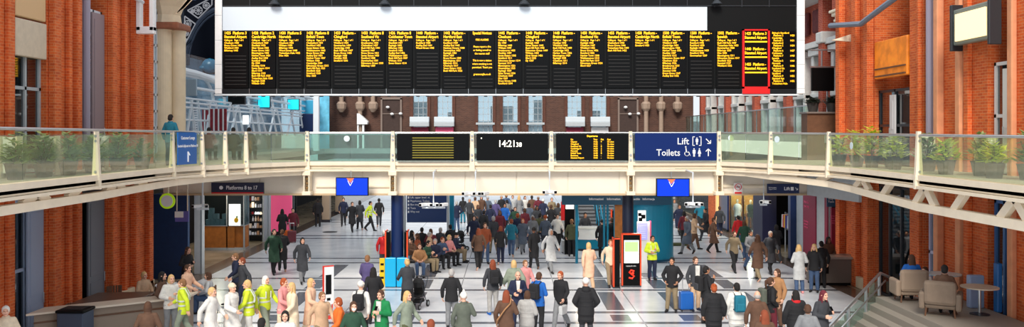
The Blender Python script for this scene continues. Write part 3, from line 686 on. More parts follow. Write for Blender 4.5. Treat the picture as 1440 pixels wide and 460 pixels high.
for k in range(21):
    xa, xb = X_(313 + k * 38.43, YB), X_(313 + (k + 1) * 38.43, YB); c = cols[k]; red = c == 'red'
    a = MB(); a.box(xa + .05, xb - .05, YB - .07, YB, Z_(124, YB), Z_(44, YB), bev=.008)
    pn = a.build('display_panel', BLACKG, bd, world=True)
    n = c[2] if isinstance(c, tuple) else (13 if c is None else 99)
    a = MB(); zz = Z_(62.5 + n * 3.6, YB); 
    while zz > Z_(121, YB):
        a.box(xa + .12, xb - .12, YB - .076, YB - .07, zz - .07, zz - .045); zz -= .135
    if n < 17: a.build('blank_row', slat, pn, world=True)
    else: a.bm.free()
    a = MB(); a.box(xa + .02, xb - .02, YB - .04, YB, Z_(131.5, YB), Z_(125, YB), bev=.006); lp = a.build('lower_panel', REDP if red else GUN, bd, world=True)
    a = MB(); a.box(xa - .008, xa + .008, YB - .075, YB - .04, Z_(132, YB), Z_(125, YB)); a.build('seam', STEEL, lp, world=True)
    def T(body, size, py, nm='amber_text', dx=.09, lead=1.0, al='LEFT', sx=1.0):
        x = xa + dx if al == 'LEFT' else ((xa + xb) / 2 if al == 'CENTER' else xb - .1)
        text(nm, body, size, (x, YB - .078, Z_(py, YB)), AMBER, pn, al, .0014 if size < .14 else .003, sx=sx, world=True, lead=lead)
    if isinstance(c, tuple):
        T(c[0], .15, 48.6, sx=.84); T(c[1], .15, 53.8, sx=.84)
        T('Calling at:   Page 1 of 1', .095, 58.0, sx=.84)
        T('\n'.join(lines(c[2], k, 25 + k)), .098, 61.8, lead=.985, sx=.92)
    elif c is None:
        T('Special Notices', .15, 48.6, al='CENTER', sx=.78)
        T('FIRE ALARMS\n\nPlease report a fire\nor feeling unwell to\nthe nearest staff\n\nThis is now a station\nwhere smoking is not\npermitted. Thank you\n\ngreateranglia.co.uk', .105, 57.5, al='CENTER', lead=1.25, sx=.82)
    elif red:
        a = MB(); fw = .075
        for q in ((xa + .0, xa + fw), (xb - fw, xb)): a.box(q[0], q[1], YB - .1, YB, Z_(125, YB), Z_(41.5, YB))
        a.box(xa, xb, YB - .1, YB, Z_(43.5, YB), Z_(41.5, YB)); a.box(xa, xb, YB - .1, YB, Z_(132, YB), Z_(122, YB)); a.build('red_frame', REDP, bd, world=True)
        for i, h in enumerate(('1425  Platform 3', '1440  Platform -', '1455  Platform -')):
            y_ = 49.3 + i * 21.6; T(h, .15, y_, sx=.82); T('Stansted Airport', .15, y_ + 5.6, sx=.82)
            a = MB(); a.box(xa + .1, xb - .1, YB - .078, YB - .07, Z_(y_ + 10.6, YB), Z_(y_ + 8.8, YB)); a.build('amber_bar', AMBER, pn, world=True)
    else:
        T("Bishop's Stortford\n" + '\n'.join('  Platform %s\n%s' % (p, s) for p, s in zip('2256759398', ('Cambridge', 'Chelmsford', 'Chingford', 'Colchester', 'Ipswich', 'Norwich', 'Southend Vic', 'Stratford', 'Stansted Apt', 'Tottenham Hale'))) , .098, 47.8, lead=.985, sx=.9)
        T('\n'.join(('%d' % (1428 + 3 * i) + '\n') for i in range(10)), .098, 51.4, lead=.985, al='RIGHT', sx=.9)
bt2 = thing('board_truss', 'pale steel truss rail running along the underside of the departure board', 'truss', (0, YB + .3, Z_(136.5, YB)))
a = MB(); a.box(bx0 - .3, bx1 + .1, YB - .05, YB + .2, Z_(134.8, YB), Z_(132.2, YB), bev=.02); a.build('chord', WHITESTEEL, bt2, world=True)
a = MB()
for k in range(60): a.box(bx0 + k * .37, bx0 + k * .37 + .12, YB, YB + .15, Z_(136, YB), Z_(134.8, YB))
a.build('clip', DSTEEL, bt2, world=True)
for px in (388, 737, 1006, 542):
    t = thing('board_lamp', {388: 'small lamp at top of the board above the third column', 737: 'small lamp at top of the board above the middle', 1006: 'small lamp at top of the board right of the blank banner', 542: 'small lamp at top of the board above the sixth and seventh columns'}[px], 'lamp', (X_(px, YB), YB - .1, Z_(7, YB)))
    a = MB(); a.lathe((0, -.12, 0), [(.22, 0), (.14, .1), (.06, .16)], 12); a.build('shade', DSTEEL, t); a = MB(); a.tube((0, 0, .12), (0, .12, .3), .02); a.build('arm', DSTEEL, t)

# ------------------------------------------------------------------ far wall
YW = 62.0
m = MB()
wins = [(581, 601), (615, 636), (672, 693), (707, 728), (743, 763), (798, 818), (833, 853)]
xs = [X_(447, YW)] + [X_(p, YW) for w in wins for p in w] + [X_(975, YW)]
for k in range(0, len(xs), 2): m.box(xs[k], xs[k + 1], YW, YW + .5, 3.4, 13)
for w in wins: m.box(X_(w[0], YW), X_(w[1], YW), YW, YW + .5, 3.4, 4.8); m.box(X_(w[0], YW), X_(w[1], YW), YW, YW + .5, 9.6, 13)
tag(m.build('wall_far', BRICKD), kind='structure')
BACKSKY = mat('street_facade', (196, 214, 226), .6, noise=.4, scale=.8)
for i, w in enumerate(wins):
    x0, x1 = X_(w[0], YW), X_(w[1], YW)
    o = MB()
    for x in [x0, x1 - .05] + [x0 + (x1 - x0) * k / 3 for k in (1, 2)]: o.box(x, x + .035, YW + .2, YW + .25, 4.8, 9.6)
    z = 4.8
    while z < 9.6: o.box(x0, x1, YW + .2, YW + .25, z, z + .03); z += .45
    o = o.build('window_%d' % (20 + i), GREYP); tag(o, kind='structure')
    g = MB(); g.box(x0, x1, YW + .22, YW + .23, 4.8, 9.6); g.build('pane', GL_SKY, o)
    # dark brick reveal
    rv = MB(); rv.box(x0 - .22, x0, YW - .12, YW, 4.6, 13); rv.box(x1, x1 + .22, YW - .12, YW, 4.6, 13)
    rv = rv.solo('window_surround', mat('umber_brick', (86, 50, 38), .8, noise=.2), 'dark brick surround of window %s from the left on the far wall' % ('one', 'two', 'three', 'four', 'five', 'six', 'seven')[i], 'window surround')
    if i in (0, 1, 5, 6):
        t = thing('window_box', 'pale boxed awning under the %s tall far window' % {0: 'leftmost', 1: 'second', 5: 'sixth', 6: 'rightmost'}[i], 'awning box', ((x0 + x1) / 2, YW - .4, Z_(178, YW)))
        b = MB(); b.box(x0 - .18, x1 + .18, YW - .7, YW, Z_(172, YW), Z_(164.5, YW), bev=.03); b.build('upper_box', mat('pale_blue_grey', (206, 216, 224), .5), t, world=True)
        b = MB(); b.box(x0 - .18, x1 + .18, YW - .75, YW, Z_(178, YW), Z_(172, YW), bev=.03); b.build('lower_box', GREYP, t, world=True)
        b = MB(); b.box(x0 - .1, x1 + .1, YW - .3, YW - .2, Z_(186, YW), Z_(179, YW)); b.build('poster', [MAROON, PINK, WHITE, PINK][(i % 5) % 4] if i != 6 else WHITE, t, world=True)
    else:
        b = MB(); b.box(x0 - .14, x1 + .14, YW - .2, YW, Z_(175.5, YW), Z_(172.5, YW), bev=.02)
        b.solo('window_sill', GREYP, 'grey sill bar across the %s tall far window' % {2: 'third', 3: 'middle', 4: 'fifth'}[i], 'sill')
bk = MB(); bk.box(-16, 16, YW + 5, YW + 5.2, 3.4, 6.6)
for k_ in range(9): bk.box(-15 + k_ * 3.4, -13.2 + k_ * 3.4, YW + 5, YW + 5.4, 6.6, 7.2 + (k_ * 37 % 11) * .12)
tag(bk.build('wall_street', BACKSKY), kind='structure')
# downpipes with hoppers
for px, ht, lab in ((482, 1, 'short drainpipe ending in a box on the far wall, leftmost'), (508, 0, 'drainpipe above the tilted white duct on the far wall'), (526, 1, 'drainpipe with pointed hopper left of the blind arch'),
                    (907, 0, 'drainpipe right of the right blind arch'), (928, 0, 'second drainpipe right of the right blind arch'), (951, 1, 'rightmost drainpipe with hopper on the far wall')):
    x = X_(px, YW); t = thing('drainpipe', lab, 'drainpipe', (x, YW - .5, Z_(187, YW)))
    PIPE = mat('stone_pipe', (160, 138, 122), .6, noise=.1)
    b = MB(); b.tube((x, YW - .5, Z_(150, YW) if ht else Z_(190, YW)), (x, YW - .5, 11), .16, n=12); b.build('pipe', PIPE, t, world=True)
    b = MB(); b.lathe((x, YW - .5, Z_(158, YW)), [(.12, 0), (.32, .25), (.36, .6), (.25, .75)], 8); b.build('hopper', PIPE, t, world=True)
for px0, px1, lab in ((538, 563, 'blind arched recess with white floodlights on the far wall, left'), (871, 895, 'blind arched recess with white floodlights on the far wall, right')):
    t = thing('blind_recess', lab, 'wall recess', (X_(px0 + 12, YW), YW, 4.6)); x0, x1 = X_(px0, YW), X_(px1, YW)
    b = MB(); b.box(x0, x1, YW - .05, YW, 4.6, Z_(140, YW)); b.build('back_panel', mat('umber_panel', (62, 46, 42), .8, noise=.15), t, world=True)
    b = MB(); b.box(x0 - .12, x0, YW - .15, YW, 4.6, Z_(138, YW)); b.box(x1, x1 + .12, YW - .15, YW, 4.6, Z_(138, YW)); b.box(x0 - .12, x1 + .12, YW - .15, YW, Z_(140, YW), Z_(137, YW)); b.box(x0, x1, YW - .1, YW, Z_(160.5, YW), Z_(159.5, YW)); b.build('frame', mat('grey_brown_frame', (128, 112, 104), .6), t, world=True)
    b = MB()
    for dx, py in ((8, 151), (14, 160.5), (26, 160)): b.ball((X_(px0 + dx, YW), YW - .3, Z_(py, YW)), .14, .16, .1)
    b.build('floodlight', WHITE, t, world=True)
t = thing('duct', 'white folded duct angled on the far wall under the second drainpipe', 'duct', (X_(511, YW), YW - .6, 4.6))
b = MB(); b.prism([(X_(505, YW), Z_(160, YW)), (X_(508, YW), Z_(160, YW)), (X_(520, YW), Z_(171, YW)), (X_(519, YW), Z_(175, YW)), (X_(505, YW), Z_(175, YW))], YW - .9, YW - .3); b.build('hood', WHITE, t, world=True)
b = MB(); b.box(X_(505, YW), X_(507, YW), YW - .8, YW - .5, 4.6, Z_(175, YW)); b.box(X_(512, YW), X_(514.5, YW), YW - .8, YW - .5, 4.6, Z_(175, YW)); b.build('leg', WHITE, t, world=True)
upf = MB(); upf.box(-7.4, 7.75, 34.5, 36.5, 4.42, 4.6); upf.box(-17, -12.5, 34.5, 62, 4.3, 4.6); upf.box(12.9, 18, 34.5, 62, 5.4, 5.7); upf.box(-12.5, 12.9, 58, 62, 4.3, 4.6); tag(upf.build('floor_upper', mat('upper_floor', (150, 150, 150), .5, noise=.1)), kind='structure')

# ------------------------------------------------------------------ glazed trainshed screen at left behind the gallery
t = thing('glazed_screen', 'white steel and glass trainshed screen leaning behind the left gallery', 'glazed screen', (-13, 46, 4.6))
w_ = MB(); w_.box(-16.7, -16.5, 34.6, 62, 4.6, 9.6); tag(w_.build('wall_trainshed_shade', mat('trainshed_backdrop', (120, 140, 160), .7, noise=.5, scale=.9)), kind='structure')  # added backing; its darker mottled tone stands in for the shadowy interior
b = MB(); b.box(-14.25, -14.2, 34.5, 61.8, 4.6, 9.2); b.build('glazing', GL_SKY, t, world=True)
def P(px, py, x=-13.4):
    Y = x * F / (px - CX); return (x, Y, Z_(py, Y))
for k, (pa, pb) in enumerate((((250, 120), (470, 156)), ((250, 168), (462, 178)),((250, 97), (470, 146)), ((250, 104), (470, 150)), ((250, 137), (462, 160)), ((250, 143), (462, 164)), ((250, 150), (462, 167)))):
    b = MB(); b.tube(P(*pa), P(*pb), .07 if k in (0, 2) else .045, n=8); b.build('rail', WHITESTEEL, t, world=True)
for k, (px, lean) in enumerate(((256, 4), (264, -6), (274, 6), (283, 5), (291, -5), (300, 8), (309, 6), (318, -6), (333, 7), (349, -6), (365, 5), (380, -7), (326, -8), (341, 6), (357, 6), (373, 9), (388, 6), (396, 7), (405, -8), (414, 5), (426, 4), (437, 0))):
    b = MB(); b.tube(P(px + lean * .2, 190), P(px - lean, 138 + (px - 250) * .11), .06, n=8); b.build('leaning_post', WHITESTEEL, t, world=True)
for px in (300, 316, 334, 350, 366, 384, 400, 418, 434):
    b = MB(); pts = []
    for i in range(9):
        u = i / 8; pts.append(P(px - 26 * (1 - math.cos(u * PI / 2)) * .9, 140 + (px - 250) * .1 - 38 * math.sin(u * PI / 2), -13.6))
    b.path(pts, .07, 8); b.build('arched_rib', WHITESTEEL, t, world=True)
b = MB(); b.path([P(250, 98), P(262, 101), P(275, 104), P(290, 109), P(303, 114), P(330, 121)], .16, 10); b.build('gutter', WHITESTEEL, t, world=True)
b = MB()
for k in range(11): b.beam(P(270 + k * .1, 152 + k * 3.4), P(277, 152 + k * 3.4), .03, .05)
b.beam(P(270, 150), P(272, 190), .05, .05); b.beam(P(277, 150), P(279, 190), .05, .05); b.build('ladder', WHITESTEEL, t, world=True)
for (p0, p1, y0, y1, m_, lab, nm, ct) in ((362, 380, 133, 152, SCRCYAN, 'cyan lit screen hanging in the trainshed, left one', 'lit_screen', 'screen'), (404, 421, 139, 155, SCRCYAN, 'cyan lit screen hanging in the trainshed, right one', 'lit_screen', 'screen'),
                         (320, 345, 134, 147, BLACKG, 'dark screen hanging in the trainshed left of the cyan ones', 'hanging_screen', 'screen'), (252, 276, 111, 135, mat('pale_sky_panel', (160, 182, 200), .5), 'pale grey panel above the ladder beside the cream column', 'wall_panel', 'panel'),
                         (424, 444, 141, 160, mat('bright_blue_panel', (60, 170, 214), .4), 'light blue panel beside the white post at left of the far wall', 'wall_panel', 'panel'), (341, 349, 162, 175, SCRWHITE, 'small white lit panel inside the trainshed', 'glowing_board', 'panel'),
                         (284, 318, 153, 184, mat('crimson_stall', (140, 28, 44), .6, noise=.3), 'crimson stall front inside the trainshed', 'stall', 'stall'), (421, 440, 160, 186, NAVY, 'navy kiosk panel beside the white post upstairs', 'kiosk_panel', 'panel')):
    x = -13.15; Y = x * F / ((p0 + p1) / 2 - CX)
    q = thing(nm, lab, ct, (X_((p0 + p1) / 2, Y), Y, Z_(y1, Y)))
    b = MB(); b.box(X_(p0, Y), X_(p1, Y), Y, Y + .12, Z_(y1, Y), Z_(y0, Y), bev=.02); b.build('casing', DSTEEL if 'screen' in nm else m_, q, world=True)
    b = MB(); b.box(X_(p0, Y) + .04, X_(p1, Y) - .04, Y - .01, Y, Z_(y1, Y) + .04, Z_(y0, Y) - .04); b.build('face', m_, q, world=True)
    if nm == 'stall':
        b = MB()
        for k in range(5): b.box(X_(p0 + 3 + k * 6.5, Y), X_(p0 + 5 + k * 6.5, Y), Y - .03, Y, Z_(y1, Y), Z_(y0, Y))
        b.build('white_stripe', WHITE, q, world=True)
b = MB(); b.box(X_(440.5, 52), X_(448, 52), 52, 52.3, 4.6, 12); b.solo('post', WHITESTEEL, 'broad white post at the left end of the far brick wall', 'post')
g = MB(); g.box(X_(447, 60), X_(463, 60), 60, 60.1, 4.6, 12); g.solo('blue_glazing', mat('sky_blue_glass', (110, 190, 226), .2, noise=.4, scale=1.5), 'blue glazing strip between white post and brown brick wall', 'glazing')
# dark ironwork arch
t = thing('iron_arch', 'dark iron roof arch with pale lace tracery beside the cream column', 'roof arch', (X_(275, 44), 44, 7))
Ya = 44
b = MB(); b.box(X_(246, Ya + 2), X_(330, Ya + 2), Ya + 2, Ya + 2.3, Z_(104, Ya + 2), 15); b.build('shade_backing', mat('roof_void_shade', (9, 12, 20), .9, spec=.03), t, world=True)  # dark sheet stands in for the shade inside the roof void
b = MB(); b.box(X_(250, Ya), X_(256, Ya), Ya - .3, Ya, Z_(98, Ya), 14); b.box(X_(258, Ya), X_(262, Ya), Ya - .3, Ya, Z_(98, Ya), 14); b.build('stanchion', IRON, t, world=True)
b = MB()
pts = [(X_(318 - 54 * math.cos(u), Ya), Ya - .2, Z_(92 - 80 * math.sin(u), Ya)) for u in [k * PI / 2 / 10 for k in range(11)]]
b.path(pts, .14, 8); pts2 = [(X_(318 - 50 * math.cos(u), Ya), Ya - .25, Z_(92 - 74 * math.sin(u), Ya)) for u in [k * PI / 2 / 10 for k in range(11)]]; b.path(pts2, .05, 6); b.build('arch_rib', IRONL if 0 else mat('slate_iron', (34, 42, 56), .6, spec=.1), t, world=True)
def lace(cx_, cz_, w, pts):
    b = MB()
    for p, q in zip(pts, pts[1:] + pts[:1]): b.tube((X_(p[0], Ya), Ya - .3, Z_(p[1], Ya)), (X_(q[0], Ya), Ya - .3, Z_(q[1], Ya)), .035, n=6)
    for (px, py, r) in w:
        n = 14
        for k in range(n):
            a0, a1 = 2 * PI * k / n, 2 * PI * (k + 1) / n
            b.tube((X_(px + r * math.cos(a0), Ya), Ya - .3, Z_(py + r * math.sin(a0), Ya)), (X_(px + r * math.cos(a1), Ya), Ya - .3, Z_(py + r * math.sin(a1), Ya)), .025, n=5)
        for k in range(4):
            a0 = k * PI / 4; b.tube((X_(px - r * math.cos(a0), Ya), Ya - .3, Z_(py - r * math.sin(a0), Ya)), (X_(px + r * math.cos(a0), Ya), Ya - .3, Z_(py + r * math.sin(a0), Ya)), .02, n=5)
    b.build('tracery', IRONL, t, world=True)
lace(0, 0, [(267, 35, 5), (265, 48, 3.4), (264, 57, 2)], [(263, 24), (278, 35), (263, 64)])
lace(0, 0, [(282, 16, 5.5), (293, 9, 4.5), (274, 17, 2.5)], [(267, 16), (301, -2), (301, 8), (282, 27)])
b = MB(); b.ball((X_(293, 43), 43.2, Z_(92, 43)), .42, .3, .38); b.ball((X_(285, 43), 43.2, Z_(95, 43)), .25, .25, .15); b.solo('blue_dome', mat('teal_blue_dome', (18, 98, 130), .3, noise=.3), 'small teal blue dome beneath the dark iron arch', 'dome', smooth=True)

# ------------------------------------------------------------------ right facade behind the gallery
FAC = mat('pale_facade_stone', (214, 214, 212), .7, noise=.08)
t = thing('victorian_facade', 'red brick and white stone facade with windows beyond the right end of the board', 'building front', (14.2, 48, 5.7))
b = MB(); b.box(14.3, 14.7, 34.2, 62, 5.7, 15); b.build('brick_wall', BRICKR, t, world=True)
for i, y in enumerate((35.2, 37.6, 40.0, 42.6, 45.4, 48.4, 51.6, 55.0, 58.5)):
    b = MB(); b.box(13.9, 14.3, y, y + .32, 5.7, 9.2, bev=.03); b.box(13.9, 14.3, y + 1.3, y + 1.62, 5.7, 9.2, bev=.03); b.box(13.8, 14.3, y - .1, y + 1.75, 9.2, 9.5, bev=.03); b.box(13.85, 14.3, y, y + 1.6, 7.3, 7.5, bev=.03)
    q = b.build('window_frame', FAC, t, world=True)
    b = MB(); b.box(14.2, 14.29, y + .3, y + 1.3, 5.8, 9.2); b.build('pane', GL_DARK, q, world=True)
    if i % 2 == 0:
        b = MB(); b.box(13.6, 14.3, y + 1.75, y + 2.25, 5.7, 13); b.build('pilaster', BRICKR, t, world=True)
        b = MB(); b.box(13.5, 14.3, y + 1.65, y + 2.35, 9.6, 10.1, bev=.06); b.build('pilaster_capital', FAC, t, world=True)
b = MB(); b.box(13.4, 14.3, 34.2, 62, 11.7, 12.0); b.box(13.7, 14.3, 34.2, 62, 9.55, 9.8); b.build('cornice', FAC, t, world=True)
b = MB()
for i in range(14): b.box(14.1, 14.3, 34.6 + i * 1.9, 35.9 + i * 1.9, 10.3, 11.4, bev=.1)
b.build('terracotta_frieze', mat('dark_red_frieze', (96, 30, 32), .8, noise=.35, scale=8), t, world=True)
t = thing('brick_column', 'slim red brick column with cream capital just left of the broad right pier', 'brick column', (X_(1186, 33.9), 33.9, 0))
b = MB(); b.box(X_(1179, 33.9), X_(1195, 33.9), 33.75, 34.2, 0, Z_(30, 33.9)); b.build('shaft', BRICKR, t, world=True)
b = MB(); x = X_(1186, 33.9)
for k, (w, z0, z1) in enumerate(((.28, 30, 26), (.24, 26, 22), (.34, 22, 17), (.42, 17, 13))): b.box(x - w, x + w, 33.95 - w, 33.95 + w, Z_(z0, 33.9), Z_(z1, 33.9), bev=.03)
b.build('capital', CREAM, t, world=True)
b = MB(); b.box(x - .3, x + .3, 33.7, 34.3, Z_(13, 33.9), 15); b.build('upper_shaft', BRICKR, t, world=True)
t = thing('television', 'black television hung on poles right of the departure board', 'television', (X_(1157, 35), 35, Z_(128, 35)))
b = MB(); b.box(X_(1141.5, 35), X_(1173.5, 35), 35, 35.12, Z_(128, 35), Z_(95, 35), bev=.02); b.build('screen', BLACKG, t, world=True)
b = MB(); b.box(X_(1139, 35), X_(1175, 35), 35.02, 35.1, Z_(95, 35), Z_(93, 35)); b.tube((X_(1141, 35), 35.1, Z_(70, 35)), (X_(1180, 35), 35.1, Z_(70, 35)), .03); b.tube((X_(1157, 35), 35.1, Z_(95, 35)), (X_(1157, 35), 35.1, Z_(70, 35)), .03); b.build('hanger', STEEL, t, world=True)
b = MB(); b.tube((X_(1166, 35), 35.2, 4.6), (X_(1166, 35), 35.2, Z_(128, 35)), .04); b.build('pole', STEEL, t, world=True)
t = thing('cafe_counter', 'brown upstairs counter under the hung television', 'counter', (X_(1155, 34.8), 34.8, 4.6))
b = MB(); b.box(X_(1134, 34.8), X_(1177, 34.8), 34.7, 35.4, 4.6, Z_(160, 34.8)); b.build('front', WOODD, t, world=True)
b = MB(); b.box(X_(1132, 34.8), X_(1179, 34.8), 34.6, 35.5, Z_(160, 34.8), Z_(157.5, 34.8), bev=.02); b.build('worktop', mat('grey_worktop', (120, 110, 104), .4), t, world=True)
# upper right balustrade rising above the horizon
t = thing('upper_balustrade', 'greenish glass balustrade rising along the far right gallery', 'balustrade', (12.9, 48, 5.4))
zt = lambda y: 6.87
b = MB()
y = 36.4; k = 0
while y < 62:
    b.box(12.9, 12.915, y + .03, y + .97, 5.75, 6.85); y += 1.0
b.build('glass_panel', GL_RAIL, t, world=True)
b = MB(); b.tube((12.9, 36.4, 6.88), (12.9, 62, 6.88), .03); b.build('handrail', STEEL, t, world=True)
b = MB()
y = 36.4
while y < 62.1: b.box(12.88, 12.94, y - .02, y + .02, 5.3, 6.88); y += 2.0
b.build('stanchion', STEEL, t, world=True)
b = MB(); b.box(12.85, 13.0, 34.5, 62, 5.3, 5.72); b.build('edge_beam', GREYP, t, world=True)

# plants
def plant(x, y, z, h, w, lab, leafm=None, grp=None, seed=1, cat='potted plant', potm=None):
    r = random.Random(seed); t = thing('potted_plant', lab, cat, (x, y, z), 0, grp)
    b = MB(); b.lathe((0, 0, 0), [(.17, 0), (.24, .35), (.26, .38), (.22, .38), (.2, .34)], 14); b.build('pot', potm or POT, t)
    b = MB()
    h *= 1.15; w *= 1.2
    for k in range(130):
        an = r.uniform(0, 2 * PI); el = r.uniform(.1, 1.3); L = r.uniform(.3, 1) * h * .9; 
        c = Vector((math.cos(an) * math.cos(el) * w * r.uniform(.3, 1), math.sin(an) * math.cos(el) * w * r.uniform(.3, 1), .36 + math.sin(el) * L))
        s_ = r.uniform(.06, .12); d = Vector((math.cos(an + r.uniform(-.6, .6)), math.sin(an), r.uniform(-.3, .8))).normalized(); u = d.cross(Vector((0, 0, 1))).normalized()
        q = [c - d * s_ * 1.6, c + u * s_ * .6, c + d * s_ * 1.6, c - u * s_ * .6]
        n = d.cross(u) * .006
        a0 = [b.bm.verts.new(p) for p in q]; a1 = [b.bm.verts.new(p + n) for p in q]; b.skin([a0, a1])
    b.build('foliage', leafm or LEAF, t)
    b = MB()
    for k in range(6):
        an = k * PI / 3; b.tube((0, 0, .3), (math.cos(an) * w * .4, math.sin(an) * w * .4, .36 + h * .6), .012, n=5)
    b.build('stem', WOODD, t)
    return t
for i, (px, Y, h, w, lab) in enumerate(((1143, 35.2, .25, .3, 'dark leafy plant on the upstairs counter, left one'), (1170, 35.1, .3, .28, 'dark leafy plant on the upstairs counter, right one'))):
    plant(X_(px, Y), Y, Z_(157.5, 34.8), h, w, lab, mat('dark_leaf', (36, 46, 36), .5, .0), None, i + 40)
for i, (px, Y, h, w, lab) in enumerate(((1180, 28.6, .8, .35, 'yellow-green bush behind the right gallery glass, leftmost'), (1205, 27.8, .85, .4, 'yellow-green bush behind the right gallery glass, second from left'), (1226, 27.0, 1.0, .35, 'tall yellow-green bush behind the right gallery glass, third from left'),
                         (1258, 25.6, .7, .35, 'olive bush behind the right gallery glass beside the dark doorway'), (1330, 22.6, .6, .3, 'olive bush behind the right gallery glass before the pink ribs'), (1398, 20.6, .6, .3, 'olive bush behind the right gallery glass, rightmost'))):
    plant(X_(px, Y), Y, 4.6, h, w, lab, LEAFY, None, i)
for i, (px, Y, h, w, lab) in enumerate(((22, 20.0, .6, .35, 'green plant behind the left gallery glass, leftmost'), (62, 21.2, .7, .4, 'green plant behind the left gallery glass, second from left'), (96, 22.3, .6, .4, 'green plant behind the left gallery glass, third from left'),
                         (130, 23.6, .75, .4, 'green plant behind the left gallery glass, fourth from left'), (166, 24.6, .7, .4, 'green plant behind the left gallery glass, fifth from left'), (200, 25.8, .6, .35, 'green plant behind the left gallery glass, nearest the blue sign'))):
    plant(X_(px, Y), Y, 4.6, h, w, lab, mat('olive_leaf', (126, 148, 78), .5, .3), None, i + 20)

for i, (px, Y, h, w, lab) in enumerate(((42, 20.8, .8, .4, 'tall green plant between the first two pots behind the left gallery glass'), (80, 21.9, .85, .4, 'tall green plant right of the second pot behind the left gallery glass'), (113, 23.1, .8, .4, 'tall green plant right of the third pot behind the left gallery glass'), (150, 24.3, .85, .4, 'tall green plant right of the fourth pot behind the left gallery glass'), (184, 25.4, .8, .4, 'tall green plant next to last before the blue sign, left gallery'))):
    plant(X_(px, Y) - .35, Y, 4.6, h, w, lab, mat('sage_leaf', (150, 168, 110), .5, .3), None, i + 60)
for i, (px, Y, h, w, lab) in enumerate(((1240, 26.3, .7, .35, 'pale green plant left of the dark doorway behind the right gallery glass'), (1290, 24.4, .8, .35, 'pale green plant before the narrow right pier behind the gallery glass'), (1363, 21.8, .8, .35, 'pale green plant before the second pink rib behind the right gallery glass'), (1428, 19.8, .8, .35, 'pale green plant at the right frame edge behind the gallery glass'))):
    plant(X_(px, Y) + .3, Y, 4.6, h, w, lab, mat('sage_leaf', (150, 168, 110), .5, .3), None, i + 70)
def streak_panel(px, Y, lab, m):  # white panels added to imitate pale reflected streaks in the gallery glass
    x = X_(px, Y); t = thing('streak_panel', lab, 'streak panel', (x, Y, 4.6))
    b = MB(); b.box(-.2, .2, -.02, .02, .12, 1.0, bev=.01); b.build('panel', m, t)
    for s in (-1, 1): b = MB(); b.box(s * .2 - .02, s * .2 + .02, -.12, .12, 0, 1.02, bev=.008); b.build('leg', CREAM, t)
for px, Y, lab in ((15, 20.6, 'white panel added as a pale streak behind the left gallery glass, at the frame edge'), (70, 22.4, 'white panel added as a pale streak behind the left gallery glass, second one'), (140, 24.9, 'white panel added as a pale streak behind the left gallery glass, third one'), (1302, 24.9, 'white panel added as a pale streak behind the right gallery glass, left one'), (1385, 22.0, 'white panel added as a pale streak behind the right gallery glass, right one')):
    streak_panel(px, Y, lab, WHITE)
# ------------------------------------------------------------------ bridge columns
t = thing('column', 'navy round column on a cyan base carrying the bridge, left', 'column', (X_(558, 31.6), 31.75, 0))
b = MB(); b.lathe((0, 0, 0), [(.23, 1.0), (.23, 3.42)], 24); b.build('shaft', NAVY, t, smooth=False)
b = MB(); b.box(-.42, -.012, -.32, .32, 0.02, 1.1, bev=.03); b.box(.012, .42, -.32, .32, 0.02, 1.1, bev=.03); b.build('cyan_cladding', CYANP, t)
b = MB(); b.box(-.4, .4, -.3, .3, 0, .05); b.build('plinth', DSTEEL, t)
for s in (-1, 1):
    b = MB(); b.box(s * .38 - .1, s * .38 + .02, -.25, .2, 1.1, 2.05, bev=.01) if s > 0 else b.box(-.42, -.26, -.25, .2, 1.1, 2.05, bev=.01); p = b.build('side_screen', BLACKG, t)
    b = MB(); x = s * .4; b.box(x - .025, x + .025, -.29, -.25, 1.08, 2.08); b.box(x - .025, x + .025, -.29, .22, 2.05, 2.09); b.build('orange_edge', ORANGE, p)
t = thing('yellow_board', 'narrow yellow wet floor board leaning beside the cyan column base', 'floor sign', (X_(537.5, 31.9), 31.9, 0))
b = MB(); b.box(-.1, .1, -.02, .02, .03, 1.02, bev=.015); b.build('board', YELLOW, t)
b = MB()
for z in (.25, .5, .75): b.box(-.06, .06, -.03, -.02, z, z + .08)
b.build('black_mark', BLACK, t)
b = MB(); b.box(-.13, .13, -.15, .15, 0, .04, bev=.01); b.build('foot', YELLOW, t)
t = thing('column', 'navy round column behind the information totem, right', 'column', (X_(884, 32.0), 32.2, 0))
b = MB(); b.lathe((0, 0, 0), [(.21, 0), (.21, 3.42)], 24); b.build('shaft', mat('deep_navy', (12, 24, 48), .4), t)
b = MB(); b.lathe((0, 0, 0), [(.27, 0), (.27, .12), (.22, .14)], 24); b.build('collar', DSTEEL, t)

# totem kiosk
Y = 31.6; Hh = Z_(330, Y)
t = thing('information_totem', 'black digital totem with orange edges and green-white screen before the right column', 'totem', (X_(888, Y), Y, 0))
b = MB(); b.box(-.34, .34, 0, .22, .04, Hh, bev=.02); b.build('body', BLACKG, t)
b = MB(); 
for s in (-1, 1): b.box(s * .34 - .025, s * .34 + .025, -.02, .24, .03, Hh + .02)
b.box(-.34, .34, -.02, .24, Hh - .01, Hh + .03); b.build('orange_edge', ORANGE, t)
b = MB(); b.box(-.27, .27, -.012, 0, Z_(370, Y), Z_(338, Y)); s_ = b.build('screen', SCRWHITE, t)
b = MB(); b.box(-.25, .25, -.018, -.012, Z_(354, Y), Z_(340, Y)); b.build('green_picture', SCRGREEN, s_)
b = MB(); b.box(-.24, .24, -.018, -.012, Z_(339.5, Y), Z_(338.5, Y)); b.build('header_bar', SCRCYAN, s_)
text('small_lettering', 'network info', .07, (-.2, -.005, Z_(375, Y)), SIGNW, t)
b = MB(); zc = Z_(386, Y)
